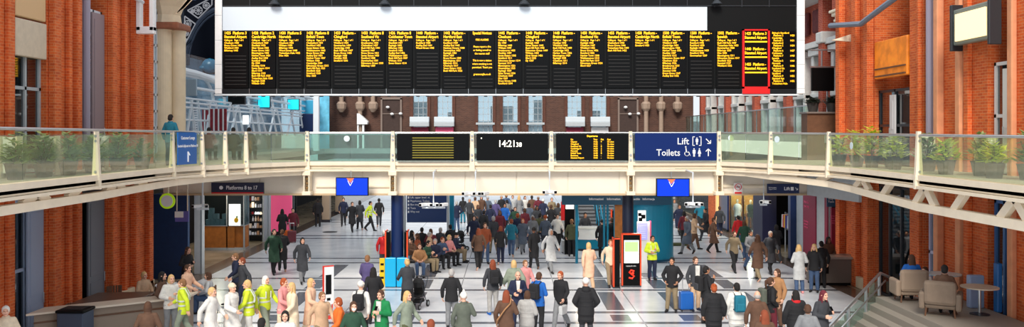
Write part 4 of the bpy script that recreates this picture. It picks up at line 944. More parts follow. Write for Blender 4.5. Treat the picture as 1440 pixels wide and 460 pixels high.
b.path([(.1, -.01, zc + .12), (-.02, -.01, zc + .16), (-.08, -.01, zc + .08), (.02, -.01, zc), (.1, -.01, zc - .06), (.03, -.01, zc - .15), (-.1, -.01, zc - .12)], .035, 6); b.ball((.05, -.01, zc + .04), .05, .02, .05); b.build('red_logo', mat('logo_red', (240, 50, 24), .5, emis=.5), t)
b = MB(); b.box(-.36, .36, -.04, .26, 0, .05, bev=.01); b.build('base', DSTEEL, t)
t = thing('information_totem', 'second black totem, orange edged, standing left of the green-white one', 'totem', (X_(867, 31.3), 31.3, 0))
b = MB(); b.box(-.1, .12, 0, .4, .03, Z_(332, 32.2)); b.build('body', BLACKG, t)
b = MB(); b.box(-.12, -.08, -.03, .4, .02, Z_(331, 32.2)); b.box(-.12, .13, -.03, 0, Z_(332.5, 32.2), Z_(331, 32.2)); b.build('orange_edge', ORANGE, t)
b = MB(); b.box(-.14, .13, -.04, .44, 0, .05); b.build('base', DSTEEL, t)

# red and white totem sign in the foreground
Y = YF(447)
t = thing('sign_totem', 'slim white totem sign with red edges standing on two red legs, lower left', 'sign', (X_(462, Y), Y, 0), 0.0)
z0, z1 = Z_(428, Y), Z_(375, Y)
Rz = Matrix.Rotation(math.radians(30), 4, 'Z')
b = MB(); b.box(-.16, .16, -.03, .03, z0, z1, M=Rz); b.build('board', WHITE, t)
b = MB(); b.box(-.18, -.15, -.04, .04, 0, z1 + .02, M=Rz); b.box(.10, .13, -.02, .02, 0, z0, M=Rz); b.box(-.18, .16, -.035, .035, z1, z1 + .03, M=Rz); b.build('red_frame', mat('frame_red', (228, 52, 30), .4), t)
b = MB(); b.box(-.1, .08, -.036, -.03, z1 - .85, z1 - .25, M=Rz)
b.build('black_text_block', BLACK, t); b = MB(); b.box(-.06, .05, -.036, -.03, z0 + .12, z0 + .2, M=Rz); b.build('logo', BLACK, t)
b = MB(); b.box(-.25, .25, -.2, .2, 0, .03, M=Rz); b.build('base', mat('frame_red', (228, 52, 30), .4), t)

# ------------------------------------------------------------------ navy directory board with seats
Y = 42.0
t = thing('directory_board', 'navy station directory board on posts behind the seated crowd', 'directory board', (X_(600, Y), Y, 0))
b = MB(); b.box(X_(572, Y), X_(628, Y), Y, Y + .1, Z_(313, Y), Z_(276, Y) + .4, bev=.01); b.build('board', mat('directory_navy', (14, 50, 104), .4), t, world=True)
b = MB()
for px in (569, 630): b.tube((X_(px, Y), Y + .05, 0), (X_(px, Y), Y + .05, 3.4), .06, n=10)
b.build('post', GREYP, t, world=True)
text('lettering', 'Lift, upper level  m\nPayphones, Toilets\nBus stop\nTaxis\nWay out', .14, (X_(577, Y), Y - .01, Z_(279, Y)), SIGNW, t, world=True, lead=1.25, sx=.9)
b = MB()
for k in range(5): b.box(X_(573.5, Y), X_(575.5, Y), Y - .01, Y, Z_(279.5 + k * 5, Y), Z_(276.5 + k * 5, Y))
b.build('pictogram', SIGNW, t, world=True)
Y = 43
m = MB(); m.box(X_(632, Y), X_(638.5, Y), Y, Y + .12, 0, 3.4, bev=.01); m.solo('pillar_panel', TEAL, 'narrow teal panel just right of the navy directory board', 'panel')
def basket_seat(px, py, label, rz=0, w=.95):
    Y = YF(py); t = thing('mesh_bench', label, 'bench', (X_(px, Y), Y, 0), rz)
    b = MB(); b.lathe((0, 0, 0), [(w * .5, .40), (w * .52, .44), (w * .5, .47), (0.01, .47)], 24, sy=.8); b.build('seat', WICKER, t)
    for k in range(26):
        if k > 20: break
        a_ = 2 * PI * k / 26; b = MB() if k == 0 else b
        b.beam((w * .38 * math.cos(a_), w * .3 * math.sin(a_), .06), (w * .48 * math.cos(a_), w * .385 * math.sin(a_), .42), .03, .02)
    b.build('slatted_skirt', WICKER, t)
    b = MB(); b.lathe((0, 0, 0), [(w * .42, 0), (w * .42, .06)], 20, sy=.8); b.build('base', DSTEEL, t)
    return t
basket_seat(586, 368, 'round pale slatted bench nearest the navy column', w=1.0)
basket_seat(622, 361.5, 'round pale slatted bench with people, right of the nearest one', .2, w=1.0)
basket_seat(603, 352, 'round pale slatted bench hidden among the seated crowd', w=1.0)
basket_seat(590, 343, 'round pale slatted bench at the back of the seating beside the directory post', w=1.0)
basket_seat(630, 341, 'round pale slatted bench at the back of the seating by the stroller', w=1.0)

# strollers
def stroller(px, py, rz, label, sc=1.0, col=BLACKM):
    Y = YF(py); t = thing('stroller', label, 'stroller', (X_(px, Y), Y, 0), rz); t.scale = (sc,) * 3
    b = MB()
    for s in (-.22, .22):
        b.path([(s, .42, 1.02), (s, .25, .8), (s, -.32, .14)], .016, 6); b.path([(s, .32, .12), (s, .05, .5), (s, -.1, .8)], .016, 6)
    b.path([(-.22, .42, 1.02), (.22, .42, 1.02)], .02, 6); b.build('frame', DSTEEL, t)
    b = MB(); b.box(-.19, .19, -.2, .16, .38, .46, bev=.03); b.box(-.19, .19, .1, .2, .42, .85, bev=.03); b.build('seat', col, t)
    b = MB(); b.lathe((0, 0, 0), [(.01, .3), (.14, .27), (.22, .16), (.24, 0)], 14, sx=.9)
    for v in b.bm.verts: v.co = Vector((v.co.x, v.co.y * .9 + .06, v.co.z + .72))
    b.build('hood', col, t)
    b = MB(); b.box(-.18, .18, -.15, .25, .18, .3, bev=.04); b.build('basket', BLACKM, t)
    for x, y, r in ((-.25, .32, .12), (.25, .32, .12), (-.22, -.34, .09), (.22, -.34, .09)):
        b = MB(); b.tube((x - .02, y, r), (x + .02, y, r), r, n=16); w = b.build('wheel', BLACKM, t)
        b = MB(); b.tube((x - .024, y, r), (x + .024, y, r), r * .5, n=12); b.build('hub', GREYP, w)
    return t
stroller(646, 352, -1.2, 'black empty stroller parked right of the seated crowd', .95)
stroller(587, 433, -.3, 'black stroller pushed by the blonde woman in a grey jacket', .95)

# ------------------------------------------------------------------ information desk
Y = 37.8
t = thing('information_drum', 'teal curved drum wall of the information point', 'kiosk', (X_(912, 38.6), 38.7, 0))
b = MB(); b.lathe((0, 0, 0), [(1.12, 0), (1.12, 3.3)], 40); b.build('drum_wall', TEAL, t, smooth=False)
b = MB(); b.lathe((0, 0, 0), [(1.15, 0), (1.15, .1)], 40); b.build('plinth', TEALD, t)
Y = 37.3
t = thing('information_fascia', 'long dark teal fascia reading Information in several languages', 'fascia sign', (X_(865, Y), Y, 2.6))
b = MB(); b.box(X_(790, Y), X_(944, Y), Y - .1, Y + .1, Z_(288, Y), 3.34, bev=.015); b.build('board', TEALD, t, world=True)
text('lettering', 'Informazioni', .125, (X_(828, Y), Y - .11, Z_(281, Y)), SIGNW, t, world=True, bold=.003)
text('lettering', 'Information', .125, (X_(853, Y), Y - .11, Z_(281, Y)), SIGNW, t, world=True, bold=.003)
text('lettering', 'Información', .125, (X_(880, Y), Y - .11, Z_(281, Y)), SIGNW, t, world=True, bold=.003)
text('lettering', 'Informacja', .125, (X_(903, Y), Y - .11, Z_(281, Y)), SIGNW, t, world=True, bold=.003)
b = MB(); b.tube((X_(811, Y), Y, 0), (X_(811, Y), Y, 2.7), .06, n=10); b.tube((X_(851, Y), Y + .4, 0), (X_(851, Y), Y + .4, 2.7), .05, n=10); b.tube((X_(856, Y), Y + .4, 0), (X_(856, Y), Y + .4, 2.7), .05, n=10); b.build('post', TEAL, t, world=True)
Y = YF(354)
t = thing('information_counter', 'white-topped curved information counter with teal front', 'counter', (X_(828, Y), Y + .6, 0))
pts = [(-.75, .5), (-.72, 0), (-.5, -.3), (0, -.42), (.5, -.3), (.9, -.1), (.9, .5)]
b = MB(); b.prism(pts, 0.1, .55, 'Z'); b.build('teal_front', TEAL, t)
b = MB(); b.prism(pts, 0, .1, 'Z'); b.build('kick_plate', DSTEEL, t)
b = MB(); b.prism([(x * 1.04, y * 1.06) for x, y in pts], .55, 1.05, 'Z'); b.build('white_front', WHITE, t)
b = MB(); b.prism([(x * 1.1, y * 1.12) for x, y in pts], 1.05, 1.11, 'Z'); b.build('worktop', mat('pale_worktop', (214, 214, 210), .3), t)
t = thing('ticket_kiosk', 'orange-edged black screen standing right of the counter', 'kiosk', (X_(866, 42.0), 42.0, 0))
b = MB(); b.box(-.2, .2, 0, .2, 0, Z_(296, 42.0), bev=.02); b.build('body', BLACKG, t)
b = MB(); b.box(-.24, -.18, -.02, .2, 0, Z_(295, 42.0)); b.build('orange_edge', ORANGE, t)
t = thing('wood_panel', 'honey wood panel between the counter and the navy right column', 'panel', (X_(872, 37.6), 37.6, 0))
b = MB(); b.box(-.25, .2, 0, .1, 0, 2.6); b.build('panel', WOOD, t); b = MB(); b.box(-.27, -.24, -.02, .12, 0, 2.6); b.build('edge_strip', TEAL, t)
t = thing('wall_poster', 'white poster with dark photo spots on the teal drum', 'poster', (X_(902, 37.3), 37.32, Z_(313, 37.3)))
b = MB(); b.box(X_(897, 37.3), X_(908, 37.3), 37.25, 37.32, Z_(313, 37.3), Z_(296, 37.3)); b.build('sheet', SCRWHITE, t, world=True)
b = MB()
for p_, q_, r_ in ((900, 302, .07), (905, 305, .09), (901, 309, .08)): b.box(X_(p_, 37.2) - r_, X_(p_, 37.2) + r_, 37.24, 37.25, Z_(q_, 37.2) - r_, Z_(q_, 37.2) + r_)
b.build('picture', DARKWALL, t, world=True)
t = thing('poster_screen', 'violet lit screen beside the hi-vis staff member', 'screen', (X_(905, 34.6), 34.6, 0))
b = MB(); b.box(X_(896, 34.6), X_(915, 34.6), 34.6, 34.75, 0, Z_(312, 34.6), bev=.02); b.build('cabinet', WHITE, t, world=True)
b = MB(); b.box(X_(897, 34.6), X_(910, 34.6), 34.59, 34.6, Z_(337, 34.6), Z_(314, 34.6)); s_ = b.build('display', SCRPURP, t, world=True)
b = MB()
for k in range(7): b.box(X_(899, 34.6), X_(908, 34.6), 34.58, 34.59, Z_(318 + k * 2.6, 34.6) - .02, Z_(318 + k * 2.6, 34.6) + .01)
b.build('text_row', WHITE, s_, world=True)
b = MB(); b.box(X_(914, 34.6), X_(915.6, 34.6), 34.56, 34.78, 0, Z_(311, 34.6)); b.build('pink_edge', PINK, t, world=True)
t = thing('advert_totem', 'red and black advertising totem with a white lit screen left of the counter', 'totem', (X_(800, 40), 40, 0))
b = MB(); b.box(X_(794, 40), X_(808, 40), 40, 40.2, 0, Z_(281, 40), bev=.02); b.build('body', BLACKG, t, world=True)
b = MB(); b.box(X_(795.5, 40), X_(807, 40), 39.98, 40, Z_(294, 40), Z_(284.5, 40)); b.build('screen', SCRWHITE, t, world=True)
b = MB(); b.box(X_(789, 40), X_(794, 40), 39.95, 40.2, 1.6, Z_(284, 40)); b.build('red_side', REDP, t, world=True)
# stairs behind the desk
def stairs(px0, px1, Y0, n, label, rise=.17, run=.3):
    x0, x1 = X_(px0, Y0), X_(px1, Y0); t = thing('staircase', label, 'staircase', ((x0 + x1) / 2, Y0, 0))
    b = MB()
    for k in range(n): b.box(x0, x1, Y0 + k * run, Y0 + n * run, k * rise, (k + 1) * rise - .03)
    b.build('steps', mat('stair_grey', (118, 122, 128), .5, noise=.1), t, world=True)
    b = MB()
    for k in range(n): b.box(x0, x1, Y0 + k * run - .02, Y0 + k * run + .05, (k + 1) * rise - .03, (k + 1) * rise)
    b.build('nosing', mat('nosing_dark', (50, 52, 56), .5), t, world=True)
    for x in (x0, x1):
        b = MB(); b.tube((x, Y0, .95), (x, Y0 + n * run, .95 + n * rise), .035, n=8)
        for k in range(0, n + 1, 4): b.tube((x, Y0 + k * run, k * rise), (x, Y0 + k * run, .95 + k * rise), .025, n=6)
        b.build('handrail', TEAL, t, world=True)
    return t
stairs(814, 842, 46, 17, 'grey staircase rising behind the information counter, left flight')
stairs(848, 874, 46, 17, 'grey staircase rising behind the information counter, right flight')

# ------------------------------------------------------------------ shops on the left
def shopwall(n, x, y0, y1, m, z1=4.3): 
    w = MB(); w.box(x, x + .2, y0, y1, 0, z1); tag(w.build(n, m), kind='structure')
shopwall('wall_left_shops', -16.6, 33, 84, DARKWALL); shopwall('wall_right_shops', 16.4, 33, 84, DARKWALL)
c_ = MB(); c_.box(-16.6, -12.6, 36, 84, 3.3, 3.5); c_.box(12.7, 16.6, 34.4, 84, 3.3, 3.5); tag(c_.build('ceiling', mat('shop_ceiling', (70, 70, 74), .7)), kind='structure')
w = MB(); w.box(-13.9, X_(264, 33.3), 33.3, 33.5, 0, 3.3); w.box(-13.9, -13.7, 33.5, 36, 0, 3.3); t = w.solo('hoarding', mat('hoarding_blue', (10, 52, 98), .5, noise=.1), 'dark blue hoarding panel between the left pier and the white post', 'hoarding')
t = thing('door_post', 'white post at the corner of the wooden kiosk area', 'post', (X_(277, 34.4), 34.4, 0))
b = MB(); b.box(-.12, .12, 0, .3, 0, 3.3, bev=.02); b.build('shaft', WHITE, t); b = MB(); b.box(.12, .2, 0, .3, 0, 3.3); b.build('metal_edge', GREYP, t)
t = thing('round_sign', 'round white sign with lime ring beside the cream column', 'sign', (X_(235, 29.5), 29.5, Z_(295, 29.5)))
for nm, r0, mm, dy in (('lime_ring', .27, mat('lime', (180, 220, 30), .5, emis=.2), 0), ('face', .2, WHITE, -.03)):
    b = MB(); b.lathe((0, 0, 0), [(r0, 0), (r0, .05)], 24)
    for v in b.bm.verts: v.co = Vector((v.co.x, v.co.z + dy, v.co.y + .3))
    b.build(nm, mm, t)
b = MB(); b.tube((0, .1, .3), (0, .1, 1.4), .03); b.build('hanger', CREAM, t)
t = flat_sign('hanging_sign', 'small lilac and white hanging sign left of the white post', 246, 265, 297, 312, 30.5, mat('lilac_sign', (96, 92, 170), .5))
b = MB(); b.box(X_(246, 30.5), X_(258, 30.5), 30.48, 30.5, Z_(306, 30.5), Z_(297.5, 30.5)); b.build('white_half', WHITE, t, world=True)
b = MB(); b.tube((X_(248, 30.5), 30.55, Z_(297, 30.5)), (X_(248, 30.5), 30.55, 4.0), .02); b.tube((X_(263, 30.5), 30.55, Z_(297, 30.5)), (X_(263, 30.5), 30.55, 4.0), .02); b.build('hanger', CREAM, t, world=True)
# wooden kiosk
Y = YF(352); x0, x1 = X_(285, Y), X_(344, Y)
t = thing('cafe_kiosk', 'wooden fronted cafe kiosk with glass top on the left shop line', 'kiosk', ((x0 + x1) / 2, Y, 0))
b = MB(); b.box(x0, x1 - .5, Y, Y + .12, .12, Z_(318, Y)); b.box(x1 - .5, x1, Y + .13, Y + .7, .12, Z_(318, Y)); b.build('wood_front', WOOD, t, world=True)
b = MB(); b.box(x0, x1 + .03, Y + .05, Y + .7, 0, .12); b.build('kick_plate', STEEL, t, world=True)
b = MB(); b.box(x0, x1, Y - .05, Y + .5, Z_(318, Y), Z_(317, Y)); b.build('worktop', STEEL, t, world=True)
b = MB(); b.box(x0, x1, Y + .02, Y + .04, Z_(317, Y), 3.3); b.box(x1 - .02, x1, Y, Y + .7, Z_(317, Y), 3.3); b.build('glazing', GL_SHOP, t, world=True)
b = MB()
for x in (x0, x0 + (x1 - x0) * .56, x1 - .07): b.box(x, x + .06, Y, Y + .08, 0, 3.3)
b.box(x1 - .06, x1, Y + .65, Y + .72, 0, 3.3); b.build('frame', GREYP, t, world=True)
t = thing('pineapple_poster', 'white lit poster with a yellow fruit on the kiosk glass', 'poster', (X_(330, Y), Y - .04, Z_(317, Y)))
b = MB(); b.box(X_(322.5, Y), X_(338.5, Y), Y - .08, Y - .02, Z_(317, Y), Z_(287, Y)); b.build('sheet', SCRWHITE, t, world=True)
b = MB(); b.ball((X_(333, Y), Y - .09, Z_(309.5, Y)), .11, .02, .13); b.build('yellow_fruit', YELLOW, t, world=True); b = MB(); b.ball((X_(334, Y), Y - .09, Z_(305, Y)), .04, .02, .07); b.build('fruit_crown', LEAF, t, world=True)
b = MB(); b.box(X_(321, Y), X_(322.5, Y), Y - .1, Y - .02, Z_(318, Y), Z_(286, Y)); b.build('black_edge', BLACK, t, world=True)
BOX = mat('grey_carton', (206, 214, 218), .6, noise=.06)
k = 0
lay = [(287, 0), (294, 0), (301, 0), (308, 0), (315, 0), (290.5, 1), (298, 1), (310, 1), (291, 2)]
for px, lv in lay:
    b = MB(); z = Z_(317, Y) + lv * .27; x = X_(px, Y); b.box(x, x + .22, Y + .2, Y + .45, z, z + .265, bev=.01)
    b.solo('carton', BOX, 'grey carton stacked behind the glass of the wooden kiosk', 'carton', group='cartons behind the kiosk glass')
for i, (px, z) in enumerate(((296, 3.05), (315, 3.05), (360, 3.1), (395, 3.1), (430, 3.1))):
    x = -14.6; yy = [42.3, 43.4, 47, 52, 57][i]
    b = MB(); b.lathe((x, yy, 3.18), [(.16, 0), (.16, .1), (.05, .12)], 12); b.solo('shop_downlight', LAMPW, 'round ceiling lamp inside the left shops, number %s from the kiosk' % ('one', 'two', 'three', 'four', 'five')[i], 'ceiling lamp')
# gift shop with glittering shelves
t = thing('display_rack', 'dark rack of glittering goods between wooden kiosk and pink poster', 'display rack', (-13.3, 45.4, 0))
xa, xb = X_(346, 44.6), X_(369, 44.6)
b = MB(); b.box(xa, xb, 45.2, 45.3, 0, 3.0)
for k in range(7): b.box(xa, xb, 44.8, 45.2, .3 + k * .36, .33 + k * .36)
b.build('shelving', DSTEEL, t, world=True)
b = MB(); b.box(xb, xb + .08, 44.6, 45.3, 0, 3.3); b.box(xa - .06, xa, 44.6, 45.3, 0, 3.3); b.build('upright', GREYP, t, world=True)
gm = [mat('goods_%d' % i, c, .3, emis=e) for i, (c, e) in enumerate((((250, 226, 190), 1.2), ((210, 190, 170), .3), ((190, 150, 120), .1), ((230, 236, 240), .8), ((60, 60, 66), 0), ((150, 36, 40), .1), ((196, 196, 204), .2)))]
r = random.Random(3)
for row in range(7):
    for c in range(5):
        b = MB(); x = xa + .06 + c * (xb - xa - .16) / 5; z = .335 + row * .36; w = r.uniform(.07, .13); h = r.uniform(.12, .28)
        if r.random() < .5: b.box(x, x + w, 44.88, 45.02, z, z + h, bev=.015)
        else: b.lathe((x + .06, 44.95, z), [(w * .4, 0), (w * .5, h * .5), (w * .2, h * .8), (w * .2, h)], 8)
        b.solo('gift_item', gm[r.randrange(7) if row > 2 else r.choice((1, 2, 4, 6))], 'small glittering item on the dark rack beside the wooden kiosk', 'shop goods', group='goods on the glittering rack')
m = MB(); m.box(X_(371, 45.3), X_(378, 45.3), 45.3, 45.7, 0, 3.3); m.box(X_(371, 45.3) + .1, X_(373, 45.3), 45.28, 45.3, .1, 3.2); m.solo('shop_pillar', GREYP, 'pale grey pillar left of the pink poster', 'pillar')
t = thing('pink_poster', 'large pink poster wall behind people with suitcases', 'poster wall', (X_(394, 47.6), 47.6, 0))
b = MB(); b.box(X_(378, 47.6), X_(410, 47.6), 47.6, 47.75, .2, 3.3); b.build('poster', mat('pink_lit', (238, 92, 138), .5, emis=.35), t, world=True)
b = MB(); b.box(X_(379, 47.6), X_(392, 47.6), 47.56, 47.6, 2.95, 3.3); b.build('navy_header', NAVY, t, world=True)
b = MB(); b.box(X_(378, 47.6), X_(410, 47.6), 47.55, 47.8, 0, .2); b.build('skirting', DSTEEL, t, world=True)
t = thing('shopfront', 'dark navy shopfront with glass doors between pink poster and beige pillar', 'shopfront', (-13.3, 52, 0))
b = MB(); b.box(-13.4, -13.3, 48.6, 53.6, 2.7, 3.3); b.build('fascia', NAVY, t, world=True)
b = MB()
for y in (48.6, 50.2, 51.8, 53.5): b.box(-13.4, -13.3, y, y + .1, 0, 2.7)
b.build('mullion', BLACK, t, world=True)
b = MB(); b.box(-13.36, -13.34, 48.6, 53.6, 0, 2.7); b.build('glazing', GL_SHOP, t, world=True)
for px, lab in ((458, 'beige square pillar at the far end of the left shops'), (476, 'second, more distant beige pillar at the far end of the left shops')):
    Y = 54.5 if px == 458 else 60
    t = thing('pillar', lab, 'pillar', (X_(px, Y), Y, 0)); b = MB(); b.box(-.24, .24, 0, .5, .15, 3.5, bev=.02); b.build('shaft', mat('beige_pillar', (170, 150, 128), .6), t); b = MB(); b.box(-.28, .28, -.04, .54, 0, .15); b.build('base', DSTEEL, t)

# ------------------------------------------------------------------ shops on the right
t = thing('grey_hoarding', 'pale grey panelled shop wall with tall maroon posters', 'shop wall', (12.8, 35.5, 0))
b = MB(); b.box(12.75, 12.85, 33.95, 37.78, 0, 3.28); b.build('wall_panel', GREYP, t, world=True)
for k, (y0, y1) in enumerate(((35.3, 36.8), (33.98, 34.3))):
    b = MB(); b.box(12.7, 12.75, y0, y1, .15, 3.1); p = b.build('maroon_poster', MAROON, t, world=True)
    for zz, bd_, s_ in ((2.7, 'Here for\nyour trip', .17), (1.9, 'Everything\nyou need\non the go', .12)):
        if k == 0: text('lettering', bd_, s_, (12.69, y1 - .15, zz), PINK, p, rot=(PI / 2, 0, -PI / 2), world=True)
t = thing('poster_board', 'maroon poster board standing in front of the broad right pier edge', 'poster', (X_(1174, 33.6), 33.6, 0))
b = MB(); b.box(X_(1168.5, 33.6), X_(1179.5, 33.6), 33.55, 33.65, 0, Z_(292, 33.6)); b.build('board', MAROON, t, world=True)
text('lettering', 'Here\nfor you\nevery\nday', .09, (X_(1170, 33.5), 33.54, Z_(305, 33.5)), PINK, t, world=True)
t = flat_sign('direction_sign', 'small dark blue sign at the corner under the right gallery', 1163, 1178, 275, 291, 33.4, mat('sign_petrol', (16, 74, 110), .4))
text('lettering', 'Way out\nTaxis', .11, (X_(1164.5, 33.39), 33.39, Z_(281, 33.4)), SIGNW, t, world=True)
t = thing('shop_pillar', 'navy pillar left of the grey panels with maroon posters', 'pillar', (12.7, 38, 0))
b = MB(); b.box(12.5, 12.95, 37.82, 38.15, 0, 3.29, bev=.01); b.build('shaft', NAVY, t, world=True); b = MB(); b.box(12.47, 12.98, 37.8, 38.2, 0, .12); b.build('base', BLACK, t, world=True)
t = thing('shopfront', 'dark open shopfront with clothes rails right of the bright window', 'shopfront', (13, 40.2, 0))
b = MB(); b.box(12.75, 12.9, 38.2, 42.0, 2.9, 3.3); b.build('fascia', NAVY, t, world=True)
b = MB()
for y in (39.4, 41.0): b.tube((13.3, y, 0), (13.3, y, 1.9), .03); 
b.tube((13.3, 39.4, 1.85), (13.3, 41.0, 1.85), .03); b.tube((13.3, 39.4, 1.1), (13.3, 41.0, 1.1), .03); b.build('clothes_rail', STEEL, t, world=True)
r = random.Random(9)
for k in range(9):
    b = MB(); y = 39.5 + k * .17; b.prism([(y - .02, 1.8), (y + .05, 1.8), (y + .09, 1.2), (y - .06, 1.2)], 13.1, 13.5, 'X')
    b.solo('hanging_garment', mat('garment_%d' % (k % 5), [(90, 60, 130), (230, 180, 40), (190, 60, 90), (220, 220, 220), (70, 90, 150)][k % 5], .8), 'garment hanging on the rail in the dark shop right of the bright window', 'garment', group='garments on the clothes rail')
w_ = MB(); w_.box(13.2, 16.4, 43.5, 43.6, 0, 3.28); tag(w_.build('wall_partition', DARKWALL), kind='structure')
t = thing('shop_pillar', 'broad navy pillar between bright window and dark shopfront', 'pillar', (12.8, 42.8, 0))
b = MB(); b.box(12.5, 13.2, 42.0, 43.6, 0, 3.3, bev=.01); b.build('shaft', mat('navy_pillar', (20, 24, 62), .5), t, world=True); b = MB(); b.box(12.46, 13.2, 41.97, 43.63, 0, .12); b.build('base', BLACK, t, world=True)
t = thing('shopfront', 'brightly lit yellow shop window with clothes display', 'shopfront', (13, 46, 0))
b = MB(); b.box(14.9, 15.0, 44.2, 49.0, 0, 3.28); b.box(12.78, 14.9, 48.9, 49.0, 0, 3.28); b.build('back_wall', mat('yellow_backdrop', (244, 168, 50), .6, noise=.35, scale=2.0), t, world=True)
b = MB(); b.box(12.7, 12.72, 43.6, 49.0, .2, 3.1); b.build('glazing', GL_SHOP, t, world=True)
b = MB(); b.box(12.66, 12.76, 43.6, 49.0, 3.1, 3.3); b.box(12.66, 12.76, 43.6, 49.0, 0, .2)
for y in (43.6, 46.2, 48.95): b.box(12.66, 12.76, y, y + .08, 0, 3.3)
b.build('frame', WOODD, t, world=True)
for k in range(4):
    b = MB(); b.lathe((13.2, 44.2 + k * 1.4, 3.1), [(.1, 0), (.12, .12)], 10); b.solo('window_spotlight', WARMGLOW, 'small spotlight in the bright yellow shop window', 'spotlight', group='spotlights in the bright window')
def mannequin(x, y, col, lab, rz=-1.2):
    t = thing('mannequin', lab, 'mannequin', (x, y, .25), rz)
    SK = mat('mannequin_cream', (230, 214, 190), .4)
    b = MB(); b.lathe((0, 0, 0), [(.16, .78), (.13, 1.0), (.17, 1.25), (.15, 1.38), (.05, 1.44), (.045, 1.5)], 14, sy=.65); b.ball((0, 0, 1.6), .075, .09, .11)
    b.path([(.17, 0, 1.36), (.23, .02, 1.1), (.2, -.1, .85)], [.045, .038, .028]); b.path([(-.17, 0, 1.36), (-.25, .02, 1.12), (-.14, -.12, .95)], [.045, .038, .028]); b.build('torso', SK, t)
    b = MB(); b.path([(.08, 0, .85), (.09, -.02, .48), (.09, 0, .04)], [.08, .055, .035]); b.path([(-.08, 0, .85), (-.1, .02, .48), (-.1, .05, .04)], [.08, .055, .035]); b.build('legs', mat('mannequin_trousers', (60, 60, 76), .8), t)
    b = MB(); b.lathe((0, 0, 0), [(.2, .72), (.16, 1.0), (.195, 1.25), (.17, 1.4), (.07, 1.45)], 14, sy=.72); b.build('garment', col, t)
    b = MB(); b.lathe((0, 0, 0), [(.2, -.02), (.2, .01)], 16); b.build('base', STEEL, t)
    return t
for x, y, c, lab in ((12.98, 48.35, mat('white_knit', (236, 232, 226), .8), 'mannequin in white top, leftmost in the bright yellow window'), (13.33, 48.45, mat('mustard', (210, 150, 30), .8), 'mannequin in mustard top in the middle of the yellow window'), (13.6, 47.9, mat('dark_floral', (50, 70, 50), .8, .4), 'mannequin in dark patterned top, rightmost in the yellow window')):
    mannequin(x, y, c, lab, -.5)
b = MB(); b.box(12.78, 13.9, 47.2, 48.85, 0, .25); b.solo('window_plinth', WHITE, 'low white plinth under the mannequins in the bright shop window', 'plinth')
t = thing('shop_pillar', 'navy pillar left of the bright yellow shop window', 'pillar', (12.8, 50, 0))
b = MB(); b.box(12.6, 13.4, 49.1, 51.0, 0, 3.3, bev=.01); b.build('shaft', NAVY, t, world=True); b = MB(); b.box(12.56, 13.4, 49.06, 51.04, 0, .12); b.build('base', BLACK, t, world=True)
t = thing('brick_pier', 'orange brick pier among the farthest right shops', 'brick pier', (12.9, 52.6, 0))
b = MB(); b.box(12.6, 13.4, 51.6, 53.8, 0, 3.29); b.build('shaft', BRICK, t, world=True); b = MB(); b.box(12.5, 12.6, 51.1, 51.5, 0, 3.3); b.build('lit_strip', mat('warm_strip', (250, 190, 120), .5, emis=.5), t, world=True)
t = thing('shopfront', 'dark cafe front with hanging red lamps at the far right', 'shopfront', (12.9, 58, 0))
b = MB(); b.box(12.8, 12.9, 54, 64, 2.9, 3.29); b.build('fascia', BLACK, t, world=True)
b = MB(); b.box(12.84, 12.86, 54, 64, 0, 2.9); b.build('glazing', GL_SHOP, t, world=True)
for k in range(4):
    b = MB(); b.ball((13.3, 55.5 + 2 * k, 2.4), .18); b.tube((13.3, 55.5 + 2 * k, 2.5), (13.3, 55.5 + 2 * k, 3.3), .01); b.solo('pendant_lamp', mat('red_lamp', (230, 80, 40), .5, emis=2.0), 'round red pendant lamp in the dark cafe at the far right', 'pendant lamp', group='red pendant lamps')
b = MB(); b.box(X_(943, 43), X_(975, 43), 43, 43.3, 0, .14, bev=.03); b.solo('low_kerb', mat('moss_green', (86, 90, 60), .8, .3), 'low mossy green kerb on the floor right of the teal drum', 'kerb')

# manhole
b = MB(); Y = YF(326.5); b.lathe((X_(464, Y), Y, 0), [(.42, 0), (.42, .012), (.36, .016)], 24); b.solo('manhole_cover', mat('dark_cover', (60, 62, 66), .5), 'dark round manhole cover in the left floor', 'manhole cover')

# ------------------------------------------------------------------ tables, chairs, counters at the edges
def cafe_table(x, y, lab, r=.38, h=.74, m=None, z=0):
    t = thing('cafe_table', lab, 'table', (x, y, z))
    b = MB(); b.lathe((0, 0, 0), [(r, h - .03), (r, h)], 24); b.build('tabletop', m or BEIGE, t)
    b = MB(); b.tube((0, 0, .03), (0, 0, h - .03), .035); b.build('column', STEEL, t)
    b = MB(); b.lathe((0, 0, 0), [(.24, 0), (.24, .02), (.05, .05)], 20); b.build('base', DSTEEL, t)
    return t
def cafe_chair(x, y, rz, lab, m=None):
    t = thing('cafe_chair', lab, 'chair', (x, y, 0), rz); m = m or WOODD
    b = MB(); b.box(-.21, .21, -.21, .21, .43, .47, bev=.02); b.build('seat', m, t)
    b = MB(); 
    for k in range(7):
        a = -1.1 + k * .366; b.box(.22 * math.sin(a) - .03, .22 * math.sin(a) + .03, .1 + .12 * math.cos(a) - .012, .1 + .12 * math.cos(a) + .012, .5, .86, bev=.008)
    b.build('backrest', m, t)
    for sx, sy in ((-1, -1), (1, -1), (1, 1), (-1, 1)):
        b = MB(); b.tube((sx * .22, sy * .22, 0), (sx * .17, sy * .17, .43), .014, .018, n=8); b.build('leg', STEEL, t)
    return t
